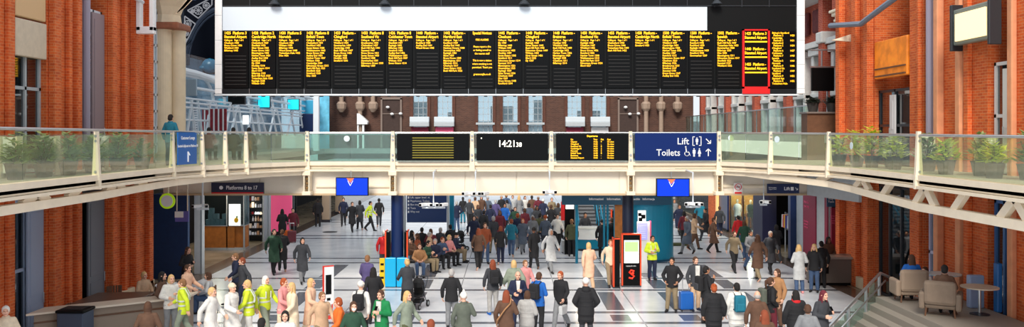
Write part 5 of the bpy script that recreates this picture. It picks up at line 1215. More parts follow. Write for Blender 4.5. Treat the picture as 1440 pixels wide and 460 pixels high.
# right: bar counter, stairs, handrail
t = thing('bar_counter', 'grey rounded bar counter in front of the maroon posters', 'counter', (12.1, 32.2, 0))
b = MB(); b.prism([(-.75, -.35), (.75, -.35), (.75, .35), (-.75, .35)], 0.1, 1.0, 'Z'); b.build('body', mat('counter_grey', (112, 104, 98), .5, .1), t)
b = MB(); b.prism([(-.95, -.3), (-.8, -.48), (.8, -.48), (.88, -.3), (.88, .45), (-.95, .45)], 1.0, 1.08, 'Z'); b.build('worktop', mat('stone_top', (158, 150, 142), .3, .1), t)
b = MB(); b.box(-.4, -.15, -.37, -.35, .45, .8); b.build('vent', BLACK, t); b = MB(); b.box(-.7, .7, -.3, .3, 0, .1); b.build('plinth', BLACK, t)
STN = mat('stair_stone', (150, 142, 132), .6, .1)
t = thing('staircase', 'stone side stairs climbing to the right wall at lower right', 'staircase', (10.6, 22.5, 0))
b = MB()
for k in range(6): b.box(9.0 + k * .3, 12.75, 20.0, 24.4, k * .17, (k + 1) * .17)
b.build('steps', STN, t, world=True)
t = thing('stair_handrail', 'steel stair handrail slanting across the lower right corner', 'handrail', (10.2, 24.4, .17))
A = Vector((X_(1238, 24.6), 24.6, Z_(384, 24.6))); B = Vector((X_(1160, 22.2), 22.2, Z_(466, 22.2)))
b = MB(); b.path([A + Vector((.35, .2, -.15)), A, B, B + Vector((-.2, -.1, -.4))], .04, 10); b.path([A + Vector((.1, -.1, -.2)), B + Vector((.1, -.1, -.2))], .022, 8); b.build('rail', STEEL, t, world=True, smooth=True)
for u in (.02, .28, .6, .9):
    p = A.lerp(B, u); b = MB(); b.tube((p.x, p.y, 0.0 if p.x < 9 else min(6, int((p.x - 9) / .3) + 1) * .17 + .001), p, .045, n=10); b.build('post', STEEL, t, world=True)
b = MB(); p, q = A.lerp(B, .05), A.lerp(B, .95)
rs = [[b.bm.verts.new((p.x, p.y + s, z)) for s, z in ((0, .75), (.012, .75), (.012, p.z - .12), (0, p.z - .12))], [b.bm.verts.new((q.x, q.y + s, z)) for s, z in ((0, .1), (.012, .1), (.012, q.z - .12), (0, q.z - .12))]]; b.skin(rs); b.build('glass_infill', GL_RAIL, t, world=True)
def armchair(x, y, z, rz, m, lab):
    t = thing('armchair', lab, 'armchair', (x, y, z), rz)
    b = MB(); b.box(-.36, .36, -.34, .3, .2, .44, bev=.06); b.build('seat', m, t)
    b = MB(); b.box(-.38, .38, .2, .38, .3, .92, bev=.09); b.build('backrest', m, t)
    for s in (-1, 1): b = MB(); b.box(s * .42 - .07, s * .42 + .07, -.34, .36, .18, .62, bev=.05); b.build('armrest', m, t)
    for sx, sy in ((-1, -1), (1, -1), (1, 1), (-1, 1)): b = MB(); b.tube((sx * .34, sy * .28, 0), (sx * .32, sy * .26, .22), .02, .025, n=8); b.build('leg', WOODD, t)
    return t
armchair(11.1, 21.9, 1.02, 2.6, TAUPE, 'taupe armchair on the side stairs landing, lower right')
armchair(11.2, 23.75, 1.02, 3.0, mat('mushroom_fabric', (158, 138, 120), .85, .1), 'mushroom coloured armchair by the stair handrail, lower right')
cafe_table(12.15, 22.0, 'pale round table by the right wall, lower right corner', .45, .72, BEIGE, 1.02)
cafe_table(12.2, 23.9, 'pale blue-grey table beneath the dark doorway, lower right', .45, .74, mat('pale_glass_top', (196, 212, 216), .3), 1.02)
b = MB(); b.box(12.3, 12.7, 22.75, 22.95, 1.02, 1.9, bev=.04); b.solo('display_case', mat('hazy_blue_case', (150, 170, 206), .3), 'pale blue upright case against the rightmost dark gap', 'case')
b = MB(); b.box(12.72, 12.86, 22.2, 22.4, 1.02, 2.3, bev=.03); b.solo('yellow_bottle_stand', mat('blue_yellow_stand', (28, 100, 170), .4), 'narrow blue stand beside the pale blue case', 'stand')
# left: beige counter, bin, tables
t = thing('beige_counter', 'long beige banquette counter in the lower left corner', 'counter', (-10.5, 22.6, 0))
b = MB(); b.prism([(-12.4, 22.3), (-9.3, 24.6), (-9.3, 25.2), (-12.4, 22.9)], 0, .95, 'Z'); b.build('body', mat('taupe_laminate', (150, 132, 116), .6, .1), t, world=True)
b = MB(); b.prism([(-12.5, 22.1), (-9.2, 24.5), (-9.2, 25.3), (-12.5, 23.0)], .95, 1.0, 'Z'); b.build('top', mat('beige_top', (222, 206, 186), .4), t, world=True)
b = MB(); b.prism([(-12.4, 22.28), (-9.3, 24.58), (-9.3, 24.6), (-12.4, 22.3)], .7, .75, 'Z'); b.build('dark_seam', WOODD, t, world=True)
t = thing('waste_bin', 'dark blue-grey square bin in front of the leftmost downstairs window', 'bin', (X_(78, 21.6), 22.6, 0))
b = MB(); b.box(-.35, .35, -.3, .3, 0, .98, bev=.03); b.build('body', mat('bin_blue_grey', (66, 78, 98), .5), t); b = MB(); b.box(-.38, .38, -.33, .33, .98, 1.06, bev=.03); b.build('rim', BLACK, t); b = MB(); b.box(-.28, .28, -.22, .22, 1.06, 1.075); b.build('opening', BLACKM, t)
b = MB(); b.prism([(-12.7, 24.6), (-11.0, 25.4), (-11.0, 26.6), (-12.7, 26.4)], .72, .76, 'Z'); b.prism([(-12.0, 25.2), (-11.8, 25.2), (-11.8, 26.0), (-12.0, 26.0)], 0, .72, 'Z'); b.solo('long_table', mat('umber_table', (112, 88, 74), .4, .1), 'long brown table behind the beige counter, lower left', 'table')
cafe_table(-10.2, 26.6, 'round brown cafe table by the broad left pier', .42, .74, WOODD)
for i, (x, y, rz, lab) in enumerate(((-12.4, 26.9, .6, 'brown chair between wall and long table, lower left'), (-11.4, 27.3, -.4, 'brown chair at the round table by the broad left pier'), (-9.5, 27.0, -1.6, 'brown chair right of the round table, lower left'), (-12.3, 24.2, 1.8, 'brown chair at the near end of the long brown table'))):
    cafe_chair(x, y, rz, lab)
t = thing('drinks_cabinet', 'blue-lit drinks cabinet with steel base beside the seated man, lower left', 'cabinet', (X_(234, 25.5), 25.5, 0))
b = MB(); b.box(-.22, .22, -.2, .2, 0, .45, bev=.02); b.build('base', STEEL, t); b = MB(); b.box(-.22, .22, -.2, .2, .45, 1.15, bev=.02); b.build('front', mat('lit_blue', (20, 110, 190), .3, emis=.3), t); b = MB(); b.box(-.25, .25, -.23, .23, 1.15, 1.2); b.build('top', WHITE, t)
b = MB(); Y = 25.6; b.box(X_(364, Y), X_(370, Y), Y, Y + .1, 0, Z_(433, Y), bev=.01); b.solo('barrier_post', mat('tan_post', (226, 170, 110), .5), 'upright tan and white barrier post at the bottom edge, lower left', 'post')
# ------------------------------------------------------------------ people
SKIN = {'fair': mat('skin_fair', (228, 176, 150), .55), 'tan': mat('skin_tan', (196, 140, 108), .55), 'brown': mat('skin_brown', (122, 80, 58), .55)}
EYE = mat('eye_dark', (30, 24, 22), .3); LIP = mat('lip_rose', (176, 96, 86), .5)
def capsule(bm, p, q, r0, r1):
    p = Vector(p); q = Vector(q); d = q - p; L = d.length
    ax = d.normalized() if L > 1e-6 else Vector((0, 0, 1))
    u = ax.orthogonal().normalized(); w = ax.cross(u); n = 12; rs = []
    st = [(-1, 0.0), (-.7, .714), (0, 1.0)]
    for a, b_ in st: rs.append((p + ax * a * r0, r0 * max(b_, .02)))
    for a, b_ in ((0, 1.0), (.7, .714), (1, 0.0)): rs.append((q + ax * a * r1, r1 * max(b_, .02)))
    rings = [[bm.verts.new(c + (u * math.cos(2 * PI * k / n) + w * math.sin(2 * PI * k / n)) * r) for k in range(n)] for c, r in rs]
    for a, b_ in zip(rings, rings[1:]):
        for k in range(n): bm.faces.new((a[k], a[(k + 1) % n], b_[(k + 1) % n], b_[k]))
    bm.faces.new(list(reversed(rings[0]))); bm.faces.new(rings[-1])
def chain(bm, pts, rs):
    for i in range(len(pts) - 1): capsule(bm, pts[i], pts[i + 1], rs[i], rs[i + 1])
def torso_loft(bm, rings, M=None):
    """rings: (centre, rx, ry)"""
    n = 20; out = []
    for c, rx, ry in rings:
        c = Vector(c); out.append([bm.verts.new(c + Vector((rx * math.cos(2 * PI * k / n), ry * math.sin(2 * PI * k / n), 0))) for k in range(n)])
    for a, b_ in zip(out, out[1:]):
        for k in range(n): bm.faces.new((a[k], a[(k + 1) % n], b_[(k + 1) % n], b_[k]))
    bm.faces.new(list(reversed(out[0]))); bm.faces.new(out[-1])
def ell(bm, c, rx, ry, rz, sub=3):
    r = bmesh.ops.create_icosphere(bm, subdivisions=sub, radius=1.0)
    for v in r['verts']: v.co = Vector((v.co.x * rx, v.co.y * ry, v.co.z * rz)) + Vector(c)
def fuse(name, bm, voxel, smooth=2):
    bmesh.ops.recalc_face_normals(bm, faces=bm.faces[:])
    me = bpy.data.meshes.new('tmp'); bm.to_mesh(me); bm.free()
    o = bpy.data.objects.new('tmp', me); COL.objects.link(o)
    md = o.modifiers.new('r', 'REMESH'); md.mode = 'VOXEL'; md.voxel_size = voxel; md.use_smooth_shade = True
    if smooth: ms = o.modifiers.new('s', 'SMOOTH'); ms.iterations = smooth; ms.factor = .5
    bpy.context.view_layer.update()
    out = bpy.data.meshes.new_from_object(o.evaluated_get(bpy.context.evaluated_depsgraph_get())); out.name = name
    for p in out.polygons: p.use_smooth = True
    bpy.data.objects.remove(o); bpy.data.meshes.remove(me)
    return out
V = Vector
def sym(el, wr, kn, an): return dict(eL=(el[0], el[1], el[2]), eR=(-el[0], el[1], el[2]), wL=(wr[0], wr[1], wr[2]), wR=(-wr[0], wr[1], wr[2]), kL=(kn[0], kn[1], kn[2]), kR=(-kn[0], kn[1], kn[2]), aL=(an[0], an[1], an[2]), aR=(-an[0], an[1], an[2]), ph=0.0, lean=0.0)
POSE = {}
POSE['stand'] = sym((.27, .03, 1.13), (.27, -.06, .89), (.10, -.02, .50), (.11, .03, .09))
POSE['pockets'] = sym((.30, .09, 1.14), (.20, -.10, .97), (.10, -.02, .50), (.12, .03, .09)); POSE['pockets'].update(kR=(-.11, -.06, .5), aR=(-.15, -.05, .09))
POSE['phone'] = sym((.25, -.01, 1.13), (.09, -.25, 1.20), (.10, -.02, .50), (.11, .03, .09)); POSE['phone'].update(eR=(-.26, .03, 1.13), wR=(-.13, -.2, 1.1), head=-.05)
w = sym((.25, -.08, 1.15), (.23, -.27, .98), (.10, -.2, .53), (.10, -.27, .10)); w.update(eR=(-.26, .14, 1.16), wR=(-.26, .17, .91), kL=(.09, .02, .50), aL=(.09, .33, .17), kR=(-.09, -.17, .53), aR=(-.09, -.29, .10), pitchL=.7, lean=.03); POSE['walk'] = w
w2 = sym((.25, .14, 1.16), (.25, .17, .91), (.1, 0, .5), (.1, 0, .1)); w2.update(eR=(-.26, -.08, 1.15), wR=(-.2, -.30, 1.05), kL=(.09, -.14, .54), aL=(.09, -.22, .10), kR=(-.09, .04, .50), aR=(-.09, .30, .15), pitchR=.6, lean=.02); POSE['stride'] = w2
POSE['push'] = sym((.25, -.10, 1.16), (.20, -.36, 1.05), (.10, -.06, .50), (.10, -.08, .09)); POSE['push'].update(kL=(.09, .02, .5), aL=(.09, .2, .12), lean=.03)
p_ = dict(w); p_.update(eR=(-.28, .16, 1.17), wR=(-.30, .34, .98)); POSE['pull'] = p_
s_ = sym((.26, -.06, .73), (.12, -.28, .64), (.13, -.44, .50), (.12, -.42, .09)); s_.update(ph=-.43, lean=0.03); POSE['sit'] = s_
s2 = dict(s_); s2.update(wL=(.06, -.27, .82), wR=(-.08, -.27, .80), head=-.05); POSE['sit_phone'] = s2
c_ = sym((.27, .03, 1.13), (.26, -.05, .89), (.1, -.02, .5), (.11, .03, .09)); c_.update(eR=(-.27, .02, 1.17), wR=(-.17, -.14, 1.36)); POSE['strap'] = c_
def joints(name):
    P = {k: (V(v) if isinstance(v, tuple) else v) for k, v in POSE[name].items()}
    ph, ln = P['ph'], P['lean']
    def up(x, y, z): return V((x, y - ln * (z - .9) * 2, z + ph))
    P['up'] = up; P['neck'] = up(0, .01, 1.47); P['headc'] = up(0, -.015, 1.605) + V((0, P.get('head', 0), 0))
    P['sL'] = up(.155, .01, 1.395); P['sR'] = up(-.155, .01, 1.395); P['hL'] = up(.09, 0, .90); P['hR'] = up(-.09, 0, .90)
    return P
def hand(bm, w, e, side, g=0.0):
    d = (w - e).normalized(); inn = V((-side, 0, 0)); n = (inn - d * inn.dot(d)); 
    n = n.normalized() if n.length > .2 else V((0, 0, 1)); s = d.cross(n).normalized()
    if s.y > 0: s = -s      # s points to the front: thumb side
    c = w + d * .05
    for k in range(4):
        o = s * (.030 - k * .020); capsule(bm, w + o * .5, c + o + d * .035, .018, .014)
        L = (.034, .038, .036, .028)[k]; b0 = c + o + d * .04; b1 = b0 + d * L + n * .012; b2 = b1 + d * L * .6 + n * .022; b3 = b2 + d * L * .25 + n * .02
        chain(bm, [b0, b1, b2, b3], [.0105, .0095, .0085, .0075])
    t0 = w + d * .02 + s * .03; t1 = t0 + d * .03 + s * .025 + n * .012; t2 = t1 + d * .03 + s * .004 + n * .012
    chain(bm, [w + d * .01, t0, t1, t2], [.018, .014, .0115, .0095])
def body_mesh(pose):
    P = joints(pose); up = P['up']; bm = bmesh.new()
    torso_loft(bm, [(up(0, 0, z), rx, ry) for z, rx, ry in ((.83, .13, .09), (.9, .165, .112), (1.0, .145, .10), (1.1, .132, .095), (1.22, .152, .108), (1.33, .165, .11), (1.40, .14, .09), (1.45, .07, .062))])
    for S in 'LR':
        sd = 1 if S == 'L' else -1
        e, w_, k, a = P['e' + S], P['w' + S], P['k' + S], P['a' + S]; s, h = P['s' + S], P['h' + S]
        chain(bm, [up(sd * .1, .01, 1.39), s, s.lerp(e, .5), e, e.lerp(w_, .4), w_], [.06, .055, .046, .038, .038, .026])
        chain(bm, [h, h.lerp(k, .5), k, k.lerp(a, .35) + V((0, .015, 0)), a], [.088, .072, .052, .052, .036])
        pt = P.get('pitch' + S, 0); f = V((sd * .15, -math.cos(pt), -math.sin(pt))).normalized(); hl = a + V((0, .03, -.04)); chain(bm, [hl, a + f * .12 + V((0, 0, -.055)), a + f * .17 + V((0, 0, -.062))], [.034, .032, .022])
        hand(bm, w_, e, sd)
    capsule(bm, up(0, .01, 1.42), P['headc'] + V((0, .02, -.06)), .058, .052)
    c = P['headc']
    ell(bm, c + V((0, .012, .022)), .076, .094, .096); ell(bm, c + V((0, -.018, -.045)), .056, .068, .072); capsule(bm, c + V((0, -.068, -.09)), c + V((0, -.06, -.085)), .024, .026)
    capsule(bm, c + V((0, -.082, .018)), c + V((0, -.104, -.022)), .009, .014)
    for sx in (-1, 1):
        ell(bm, c + V((sx * .077, .012, -.005)), .012, .022, .034, 2); capsule(bm, c + V((sx * .018, -.08, .036)), c + V((sx * .046, -.07, .036)), .011, .009); ell(bm, c + V((sx * .04, -.056, -.03)), .026, .024, .026, 2)
    me = fuse('body_' + pose, bm, .0075, 2)
    me.materials.append(SKIN['fair']); me.materials.append(EYE); me.materials.append(LIP)
    e1 = c + V((.031, -.082, .014)); e2 = c + V((-.031, -.082, .014)); mo = c + V((0, -.09, -.055))
    for p in me.polygons:
        q = p.center
        if q.y < c.y - .05:
            for ec in (e1, e2):
                dd = q - ec
                if abs(dd.x) < .013 and abs(dd.z) < .007: p.material_index = 1
            if abs(q.x - mo.x) < .022 and abs(q.z - mo.z) < .007 and q.y < c.y - .06: p.material_index = 2
    return me
def top_mesh(pose, kind):
    """jacket / coat / puffer / shirt over the trunk and arms"""
    P = joints(pose); up = P['up']; bm = bmesh.new(); sit = pose.startswith('sit')
    t = {'jacket': .026, 'shirt': .024, 'coat': .030, 'puffer': .050}[kind]
    rg = [(.78, .172, .124), (.9, .172, .118), (1.0, .150, .106), (1.1, .142, .102), (1.22, .156, .112), (1.33, .168, .114), (1.405, .145, .095), (1.46, .075, .066)]
    if sit: rg = rg[1:]
    torso_loft(bm, [(up(0, 0, z), rx + t, ry + t * (1.0 if z < 1.42 else .5)) for z, rx, ry in rg])
    for S in 'LR':
        sd = 1 if S == 'L' else -1
        e, w_, s = P['e' + S], P['w' + S], P['s' + S]; u = t * .75
        chain(bm, [up(sd * .1, .01, 1.385), s, s.lerp(e, .5), e, e.lerp(w_, .5), e.lerp(w_, .93)], [.056 + u, .052 + u, .046 + u, .041 + u, .039 + u, .034 + u * .8])
    if kind in ('coat', 'puffer') and not sit:
        z1 = .48 if kind == 'coat' else .60
        for S in 'LR': chain(bm, [P['h' + S], P['h' + S].lerp(P['k' + S], .8)], [.125, .105])
        fy = (P['kL'].y + P['kR'].y) / 2; sp = abs(P['kL'].y - P['kR'].y) / 2
        torso_loft(bm, [((0, fy, z1), .215, .16 + sp), ((0, fy * .6, (z1 + .8) / 2), .205, .15 + sp * .6), ((0, 0, .85), .195, .145), (up(0, 0, 1.02), .172, .125)])
    if kind in ('coat', 'puffer', 'jacket'):
        torso_loft(bm, [(up(0, .012, 1.42), .10, .09), (up(0, .02, 1.50), .078, .078)])
    if kind == 'puffer':
        for z in (.66, .78, .9, 1.02, 1.14, 1.26, 1.36):
            if sit and z < .85: continue
            k = .19 if z < .95 else (.185 if z < 1.2 else .20)
            torso_loft(bm, [(up(0, 0, z - .045), k - .01, .13), (up(0, 0, z), k + .028, .168), (up(0, 0, z + .045), k - .01, .13)])
    return fuse(kind + '_' + pose, bm, .014, 3)
def legs_mesh(pose, kind):
    P = joints(pose); up = P['up']; bm = bmesh.new(); t = .018 if kind == 'trousers' else .008
    torso_loft(bm, [(up(0, 0, z), rx, ry) for z, rx, ry in ((.82, .14, .10), (.9, .178, .126), (1.0, .160, .116))])
    for S in 'LR':
        h, k, a = P['h' + S], P['k' + S], P['a' + S]
        chain(bm, [h, h.lerp(k, .5), k, k.lerp(a, .4) + V((0, .012, 0)), k.lerp(a, .96)], [.092 + t, .078 + t, .060 + t, .056 + t, (.052 if kind == 'trousers' else .036) + t * .6])
    if kind == 'skirt':
        torso_loft(bm, [(V((0, 0, .42)), .22, .19), (V((0, 0, .7)), .20, .16), (up(0, 0, 1.0), .15, .115)])
    return fuse(kind + '_' + pose, bm, .014, 2)
def hood_mesh():
    bm = bmesh.new(); torso_loft(bm, [((0, .05, 1.36), .12, .10), ((0, .075, 1.44), .125, .11), ((0, .06, 1.52), .09, .085)]); return fuse('hood', bm, .014, 3)
def shoe_mesh():
    bm = bmesh.new(); capsule(bm, (0, .045, .036), (0, -.1, .034), .04, .04); capsule(bm, (0, -.1, .034), (0, -.17, .03), .04, .03); capsule(bm, (0, .03, .05), (0, .015, .1), .043, .048); capsule(bm, (0, .0, .07), (0, -.08, .045), .04, .035)
    me = fuse('shoe', bm, .012, 2)
    for v in me.vertices: v.co.z = max(v.co.z, 0.0)
    return me
def hair_mesh(st):
    bm = bmesh.new()
    if st == 'bald': ell(bm, (0, .045, -.01), .077, .075, .07)
    elif st in ('beanie', 'hat'):
        ell(bm, (0, .018, .05), .090, .104, .098); 
        torso_loft(bm, [((0, .012, .03), .093, .108), ((0, .012, .045), .100, .113), ((0, .012, .075), .096, .110)])
        if st == 'hat': ell(bm, (0, .02, .165), .035, .035, .035, 2)
    else:
        ell(bm, (0, .022, .030), .086, .098, .104); ell(bm, (0, .05, -.015), .080, .078, .085)
    if st == 'long':
        torso_loft(bm, [((0, .085, -.27), .085, .03), ((0, .075, -.16), .098, .05), ((0, .06, -.04), .092, .07), ((0, .05, .03), .085, .07)])
        for s in (-1, 1): capsule(bm, (s * .078, .0, -.02), (s * .09, -.01, -.17), .022, .02)
    if st == 'ponytail':
        chain(bm, [V((0, .11, .06)), V((0, .16, .02)), V((0, .165, -.10)), V((0, .14, -.2))], [.03, .036, .032, .012])
    if st == 'bun': ell(bm, (0, .09, .10), .045, .045, .04, 2)
    if st == 'bob':
        torso_loft(bm, [((0, .035, -.11), .088, .075), ((0, .035, -.04), .096, .085), ((0, .03, .03), .088, .085)])
    return fuse('hair_' + st, bm, .009, 2)
_C = {}
def cached(fn, *a):
    k = (fn.__name__,) + a
    if k not in _C:
        me = fn(*a)
        if not len(me.materials): me.materials.append(None)
        _C[k] = me
    return _C[k]
def put(name, me, m, parent, loc=(0, 0, 0)):
    o = bpy.data.objects.new(name, me); COL.objects.link(o); o.parent = parent; o.location = loc
    o.material_slots[0].link = 'OBJECT'; o.material_slots[0].material = m
    return o
def cmat(c, noise=.12):
    return mat('cloth_%02x%02x%02x' % c, c, .85, noise=noise, scale=9, bump=.1)
HC = {'black': (28, 24, 24), 'brown': (82, 54, 38), 'auburn': (136, 66, 40), 'blonde': (214, 176, 120), 'grey': (172, 168, 166), 'white': (232, 228, 222), 'red': (166, 78, 38), 'lightbrown': (138, 98, 66)}
COLS = {'black': (30, 30, 34), 'charcoal': (58, 60, 66), 'navy': (30, 38, 66), 'grey': (128, 130, 134), 'lightgrey': (190, 192, 194), 'white': (222, 220, 216), 'cream': (232, 212, 184), 'beige': (204, 170, 138), 'tan': (170, 124, 84),
        'brown': (96, 68, 52), 'khaki': (140, 124, 98), 'olive': (86, 88, 60), 'green': (20, 128, 72), 'darkgreen': (40, 74, 56), 'sage': (138, 148, 132), 'blue': (24, 96, 182), 'denim': (66, 88, 122), 'teal': (26, 112, 136), 'red': (196, 30, 36),
        'maroon': (104, 32, 46), 'pink': (226, 150, 150), 'lime': (206, 226, 50), 'purple': (84, 74, 120), 'orange': (226, 110, 40), 'rust': (156, 78, 46), 'greygreen': (92, 98, 88), 'patterned': (168, 166, 164), 'slate': (84, 94, 110), 'peach': (236, 190, 160)}
ALLP = []; _labels = set()
def person(px, ytop, face, pose, top, legs, hair, label, shoes='black', skin='fair', s=1.0, group=None, base=None, hood=None, extra=None, loc=None):
    """ytop: photo row of the crown of the head; the feet distance follows from a height of 1.72 s"""
    P = joints(pose); hgt = (P['headc'].z + .125) * s
    if loc is None:
        zb = base or 0.0
        Y = F * (H - zb - hgt) / (ytop - HY); loc = (X_(px, Y), Y, zb)
        for _ in range(12):
            if all((V(loc) - V(q.location)).length > .62 for q in ALLP): break
            Y += .12; loc = (X_(px, Y), Y, zb)
    label = label.replace('lightbrown', 'light brown').replace('lightgrey', 'light grey')
    label = label if 'person' in label or 'man' in label or 'worker' in label or 'figure' in label or 'passer' in label or 'staff' in label or 'clerk' in label or 'head' in label else 'person in ' + label
    assert group or label not in _labels, label
    _labels.add(label)
    t = thing('person', label, 'person', loc, math.radians(face), group); t.scale = (s, s, s)
    b = put('body', cached(body_mesh, pose), SKIN[skin], t)
    kind, col = top
    tm = cmat(COLS[col])
    put({'jacket': 'jacket', 'shirt': 'shirt', 'coat': 'coat', 'puffer': 'padded_coat'}[kind], cached(top_mesh, pose, kind), tm, t)
    lk = 'skirt' if legs[0] == '_' else 'trousers'
    put(lk, cached(legs_mesh, pose, lk), cmat(COLS[legs.strip('_')]), t)
    st, hc = hair
    put('hair' if st not in ('beanie', 'hat') else 'hat', cached(hair_mesh, st), cmat(HC[hc] if hc in HC else COLS[hc]), t, P['headc'])
    for S in 'LR':
        a = P['a' + S]; sh = put('shoe', cached(shoe_mesh), cmat(COLS[shoes]), t, a - V((0, .01, .088)))
        sh.rotation_euler = (P.get('pitch' + S, 0), 0, math.radians(8 if S == 'L' else -8))
        if P.get('pitch' + S, 0): sh.location = a + V((0, .0, -.08))
    if hood: put('hood', cached(hood_mesh), cmat(COLS[hood]), t, P['up'](0, 0, 0))
    if extra == 'hivis':
        bm = MB(); 
        for z in (1.02, 1.14): bm.lathe((0, 0, z + P['ph']), [(.186, -.022), (.19, 0), (.186, .022)], 20, sy=.76)
        for sx in (-1, 1): bm.path([(sx * .09, -.150, 1.13), (sx * .09, -.155, 1.28), (sx * .085, -.06, 1.47), (sx * .09, .06, 1.47), (sx * .09, .155, 1.28), (sx * .09, .15, 1.13)], .018, 6)
        bm.build('reflective_band', mat('reflective_silver', (214, 220, 214), .3), t)
    if extra == 'scarf':
        bm = MB(); bm.lathe((0, 0, 0), [(.07, -.03), (.098, -.02), (.105, .01), (.085, .035), (.06, .03)], 16); o = bm.build('scarf', cmat(COLS['cream']), t); o.location = P['up'](0, .01, 1.475)
    if extra == 'redcollar':
        bm = MB(); bm.lathe((0, 0, 0), [(.07, -.04), (.12, -.05), (.115, .0), (.09, .04), (.06, .03)], 16); o = bm.build('scarf', cmat(COLS['red']), t); o.location = P['up'](0, .01, 1.475)
    if extra == 'mask':
        bm = MB(); bm.ball((0, -.068, -.045), .05, .045, .04); o = bm.build('face_mask', mat('mask_white', (235, 240, 242), .7), t); o.location = P['headc']
    ALLP.append(t); t['_h'] = hgt
    del t['_h']
    return t
def backpack(t, col, label, pose='stand', col2=None):
    """a rucksack on the back of person t (things carried stay things of their own)"""
    up = joints(pose)['up']; R = Matrix.Rotation(t.rotation_euler.z, 3, 'Z'); s = t.scale[0]
    q = thing('backpack', label, 'backpack', V(t.location) + R @ (up(0, .22, 1.0) * s), t.rotation_euler.z); q.scale = t.scale
    b = MB(); b.box(-.15, .15, -.055, .11, 0, .44, bev=.05); b.build('bag', cmat(COLS[col]), q)
    b = MB(); b.box(-.11, .11, .10, .16, .04, .24, bev=.03); b.build('pocket', cmat(COLS[col2 or col]), q)
    for sx in (-1, 1):
        b = MB(); b.path([(sx * .09, -.05, .40), (sx * .10, -.2, .47), (sx * .11, -.345, .36), (sx * .12, -.35, .2), (sx * .13, -.2, .06), (sx * .12, -.05, .04)], .016, 6); b.build('strap', cmat(COLS['black']), q)
    return q
def suitcase(x, y, rz, col, label, s=1.0):
    q = thing('suitcase', label, 'suitcase', (x, y, 0), rz); q.scale = (s,) * 3
    m = mat('shell_' + col, COLS.get(col, (60, 110, 170)), .4)
    b = MB(); b.box(-.22, .22, -.13, .13, .05, .62, bev=.04); b.build('shell', m, q)
    b = MB()
    for k in range(5): b.box(-.16 + k * .075, -.14 + k * .075, -.14, -.125, .1, .57, bev=.004)
    b.build('rib', m, q)
    b = MB(); b.tube((-.1, .06, .6), (-.1, .06, 1.0), .01, n=6); b.tube((.1, .06, .6), (.1, .06, 1.0), .01, n=6); b.tube((-.11, .06, 1.0), (.11, .06, 1.0), .018, n=8); b.build('handle', STEEL, q)
    for sx in (-.17, .17):
        for sy in (-.09, .09): b = MB(); b.tube((sx - .015, sy, .03), (sx + .015, sy, .03), .03, n=10); b.build('wheel', BLACKM, q)
    return q
def handbag(t, pose, side, col, label):
    P = joints(pose); w_ = P['w' + side]; R = Matrix.Rotation(t.rotation_euler.z, 3, 'Z'); s = t.scale[0]
    d = w_ + (w_ - P['e' + side]).normalized() * .09
    q = thing('handbag', label, 'bag', V(t.location) + R @ ((d + V((0, 0, -.36))) * s), t.rotation_euler.z); q.scale = t.scale
    b = MB(); b.box(-.06, .06, -.17, .17, 0, .26, bev=.03); b.build('bag', cmat(COLS[col]), q)
    b = MB(); b.path([(0, -.11, .24), (0, -.07, .35), (0, .07, .35), (0, .11, .24)], .009, 6); b.build('handle', cmat(COLS['black']), q)
    return q
def phone(t, pose, label):
    P = joints(pose); R = Matrix.Rotation(t.rotation_euler.z, 3, 'Z'); w_ = P['wL']; c = w_ + (w_ - P['eL']).normalized() * .09 + V((-.03, 0, .02))
    q = thing('mobile_phone', label, 'phone', V(t.location) + R @ (c * t.scale[0]), t.rotation_euler.z)
    b = MB(); Mx = Matrix.Rotation(-.6, 4, 'X'); b.box(-.038, .038, -.005, .005, -.01, .14, bev=.003, M=Mx); b.build('case', BLACKG, q)
    b = MB(); b.box(-.034, .034, .005, .006, -.005, .135, M=Mx); b.build('screen', SCRWHITE, q)

# ---- foreground figures
p = person(635, 378, 180, 'stand', ('jacket', 'black'), 'grey', ('short', 'grey'), 'grey-haired man seen from behind in black jacket and grey trousers, lower centre')
p = person(652, 411, 190, 'strap', ('coat', 'greygreen'), 'black', ('hat', 'white'), 'person in a white knitted hat and dark green-grey coat in front of the grey-haired man')
p = person(693, 365, 195, 'stand', ('jacket', 'charcoal'), 'patterned', ('long', 'auburn'), 'auburn-haired woman with patterned leggings and blue shoes seen from behind', shoes='blue')
backpack(p, 'black', 'black backpack worn by the woman in patterned leggings')
p = person(712, 408, 170, 'strap', ('coat', 'brown'), 'black', ('long', 'auburn'), 'auburn-haired person in a long brown coat with tan strap, lower centre')
b = MB(); b.path([(-.13, .16, 1.42), (.0, .20, 1.28), (.2, .19, 1.0), (.24, .05, .85)], .018, 6); b.path([(-.13, .16, 1.42), (-.12, 0, 1.52), (-.05, -.16, 1.35), (.1, -.18, 1.1), (.24, .0, .88)], .018, 6); o = b.build('tan_strap', cmat(COLS['tan']), p)
p = person(728, 381, 5, 'phone', ('jacket', 'navy'), 'navy', ('bald', 'grey'), 'balding man in navy jacket and white shirt facing the camera', skin='fair')
b = MB(); b.prism([(-.035, 1.2), (.035, 1.2), (.06, 1.47), (-.06, 1.47)], -.155, -.13); b.build('shirt_front', cmat(COLS['white']), p)
p = person(741, 409, 165, 'phone', ('puffer', 'patterned'), 'black', ('bob', 'brown'), 'brown-haired person in a grey and white patterned padded coat, lower centre', s=.93)
p = person(757, 383, 150, 'phone', ('jacket', 'blue'), 'black', ('short', 'brown'), 'man in a royal blue jacket and black trousers with a black backpack')
backpack(p, 'black', 'black backpack on the man in the royal blue jacket', 'phone')
p = person(723, 366, 200, 'walk', ('puffer', 'sage'), 'denim', ('bob', 'blonde'), 'woman in a grey-green padded coat behind the balding man')
p = person(738, 372, 20, 'walk', ('jacket', 'pink'), 'denim', ('short', 'lightbrown'), 'person in pink top half hidden behind the royal blue jacket', s=.96)
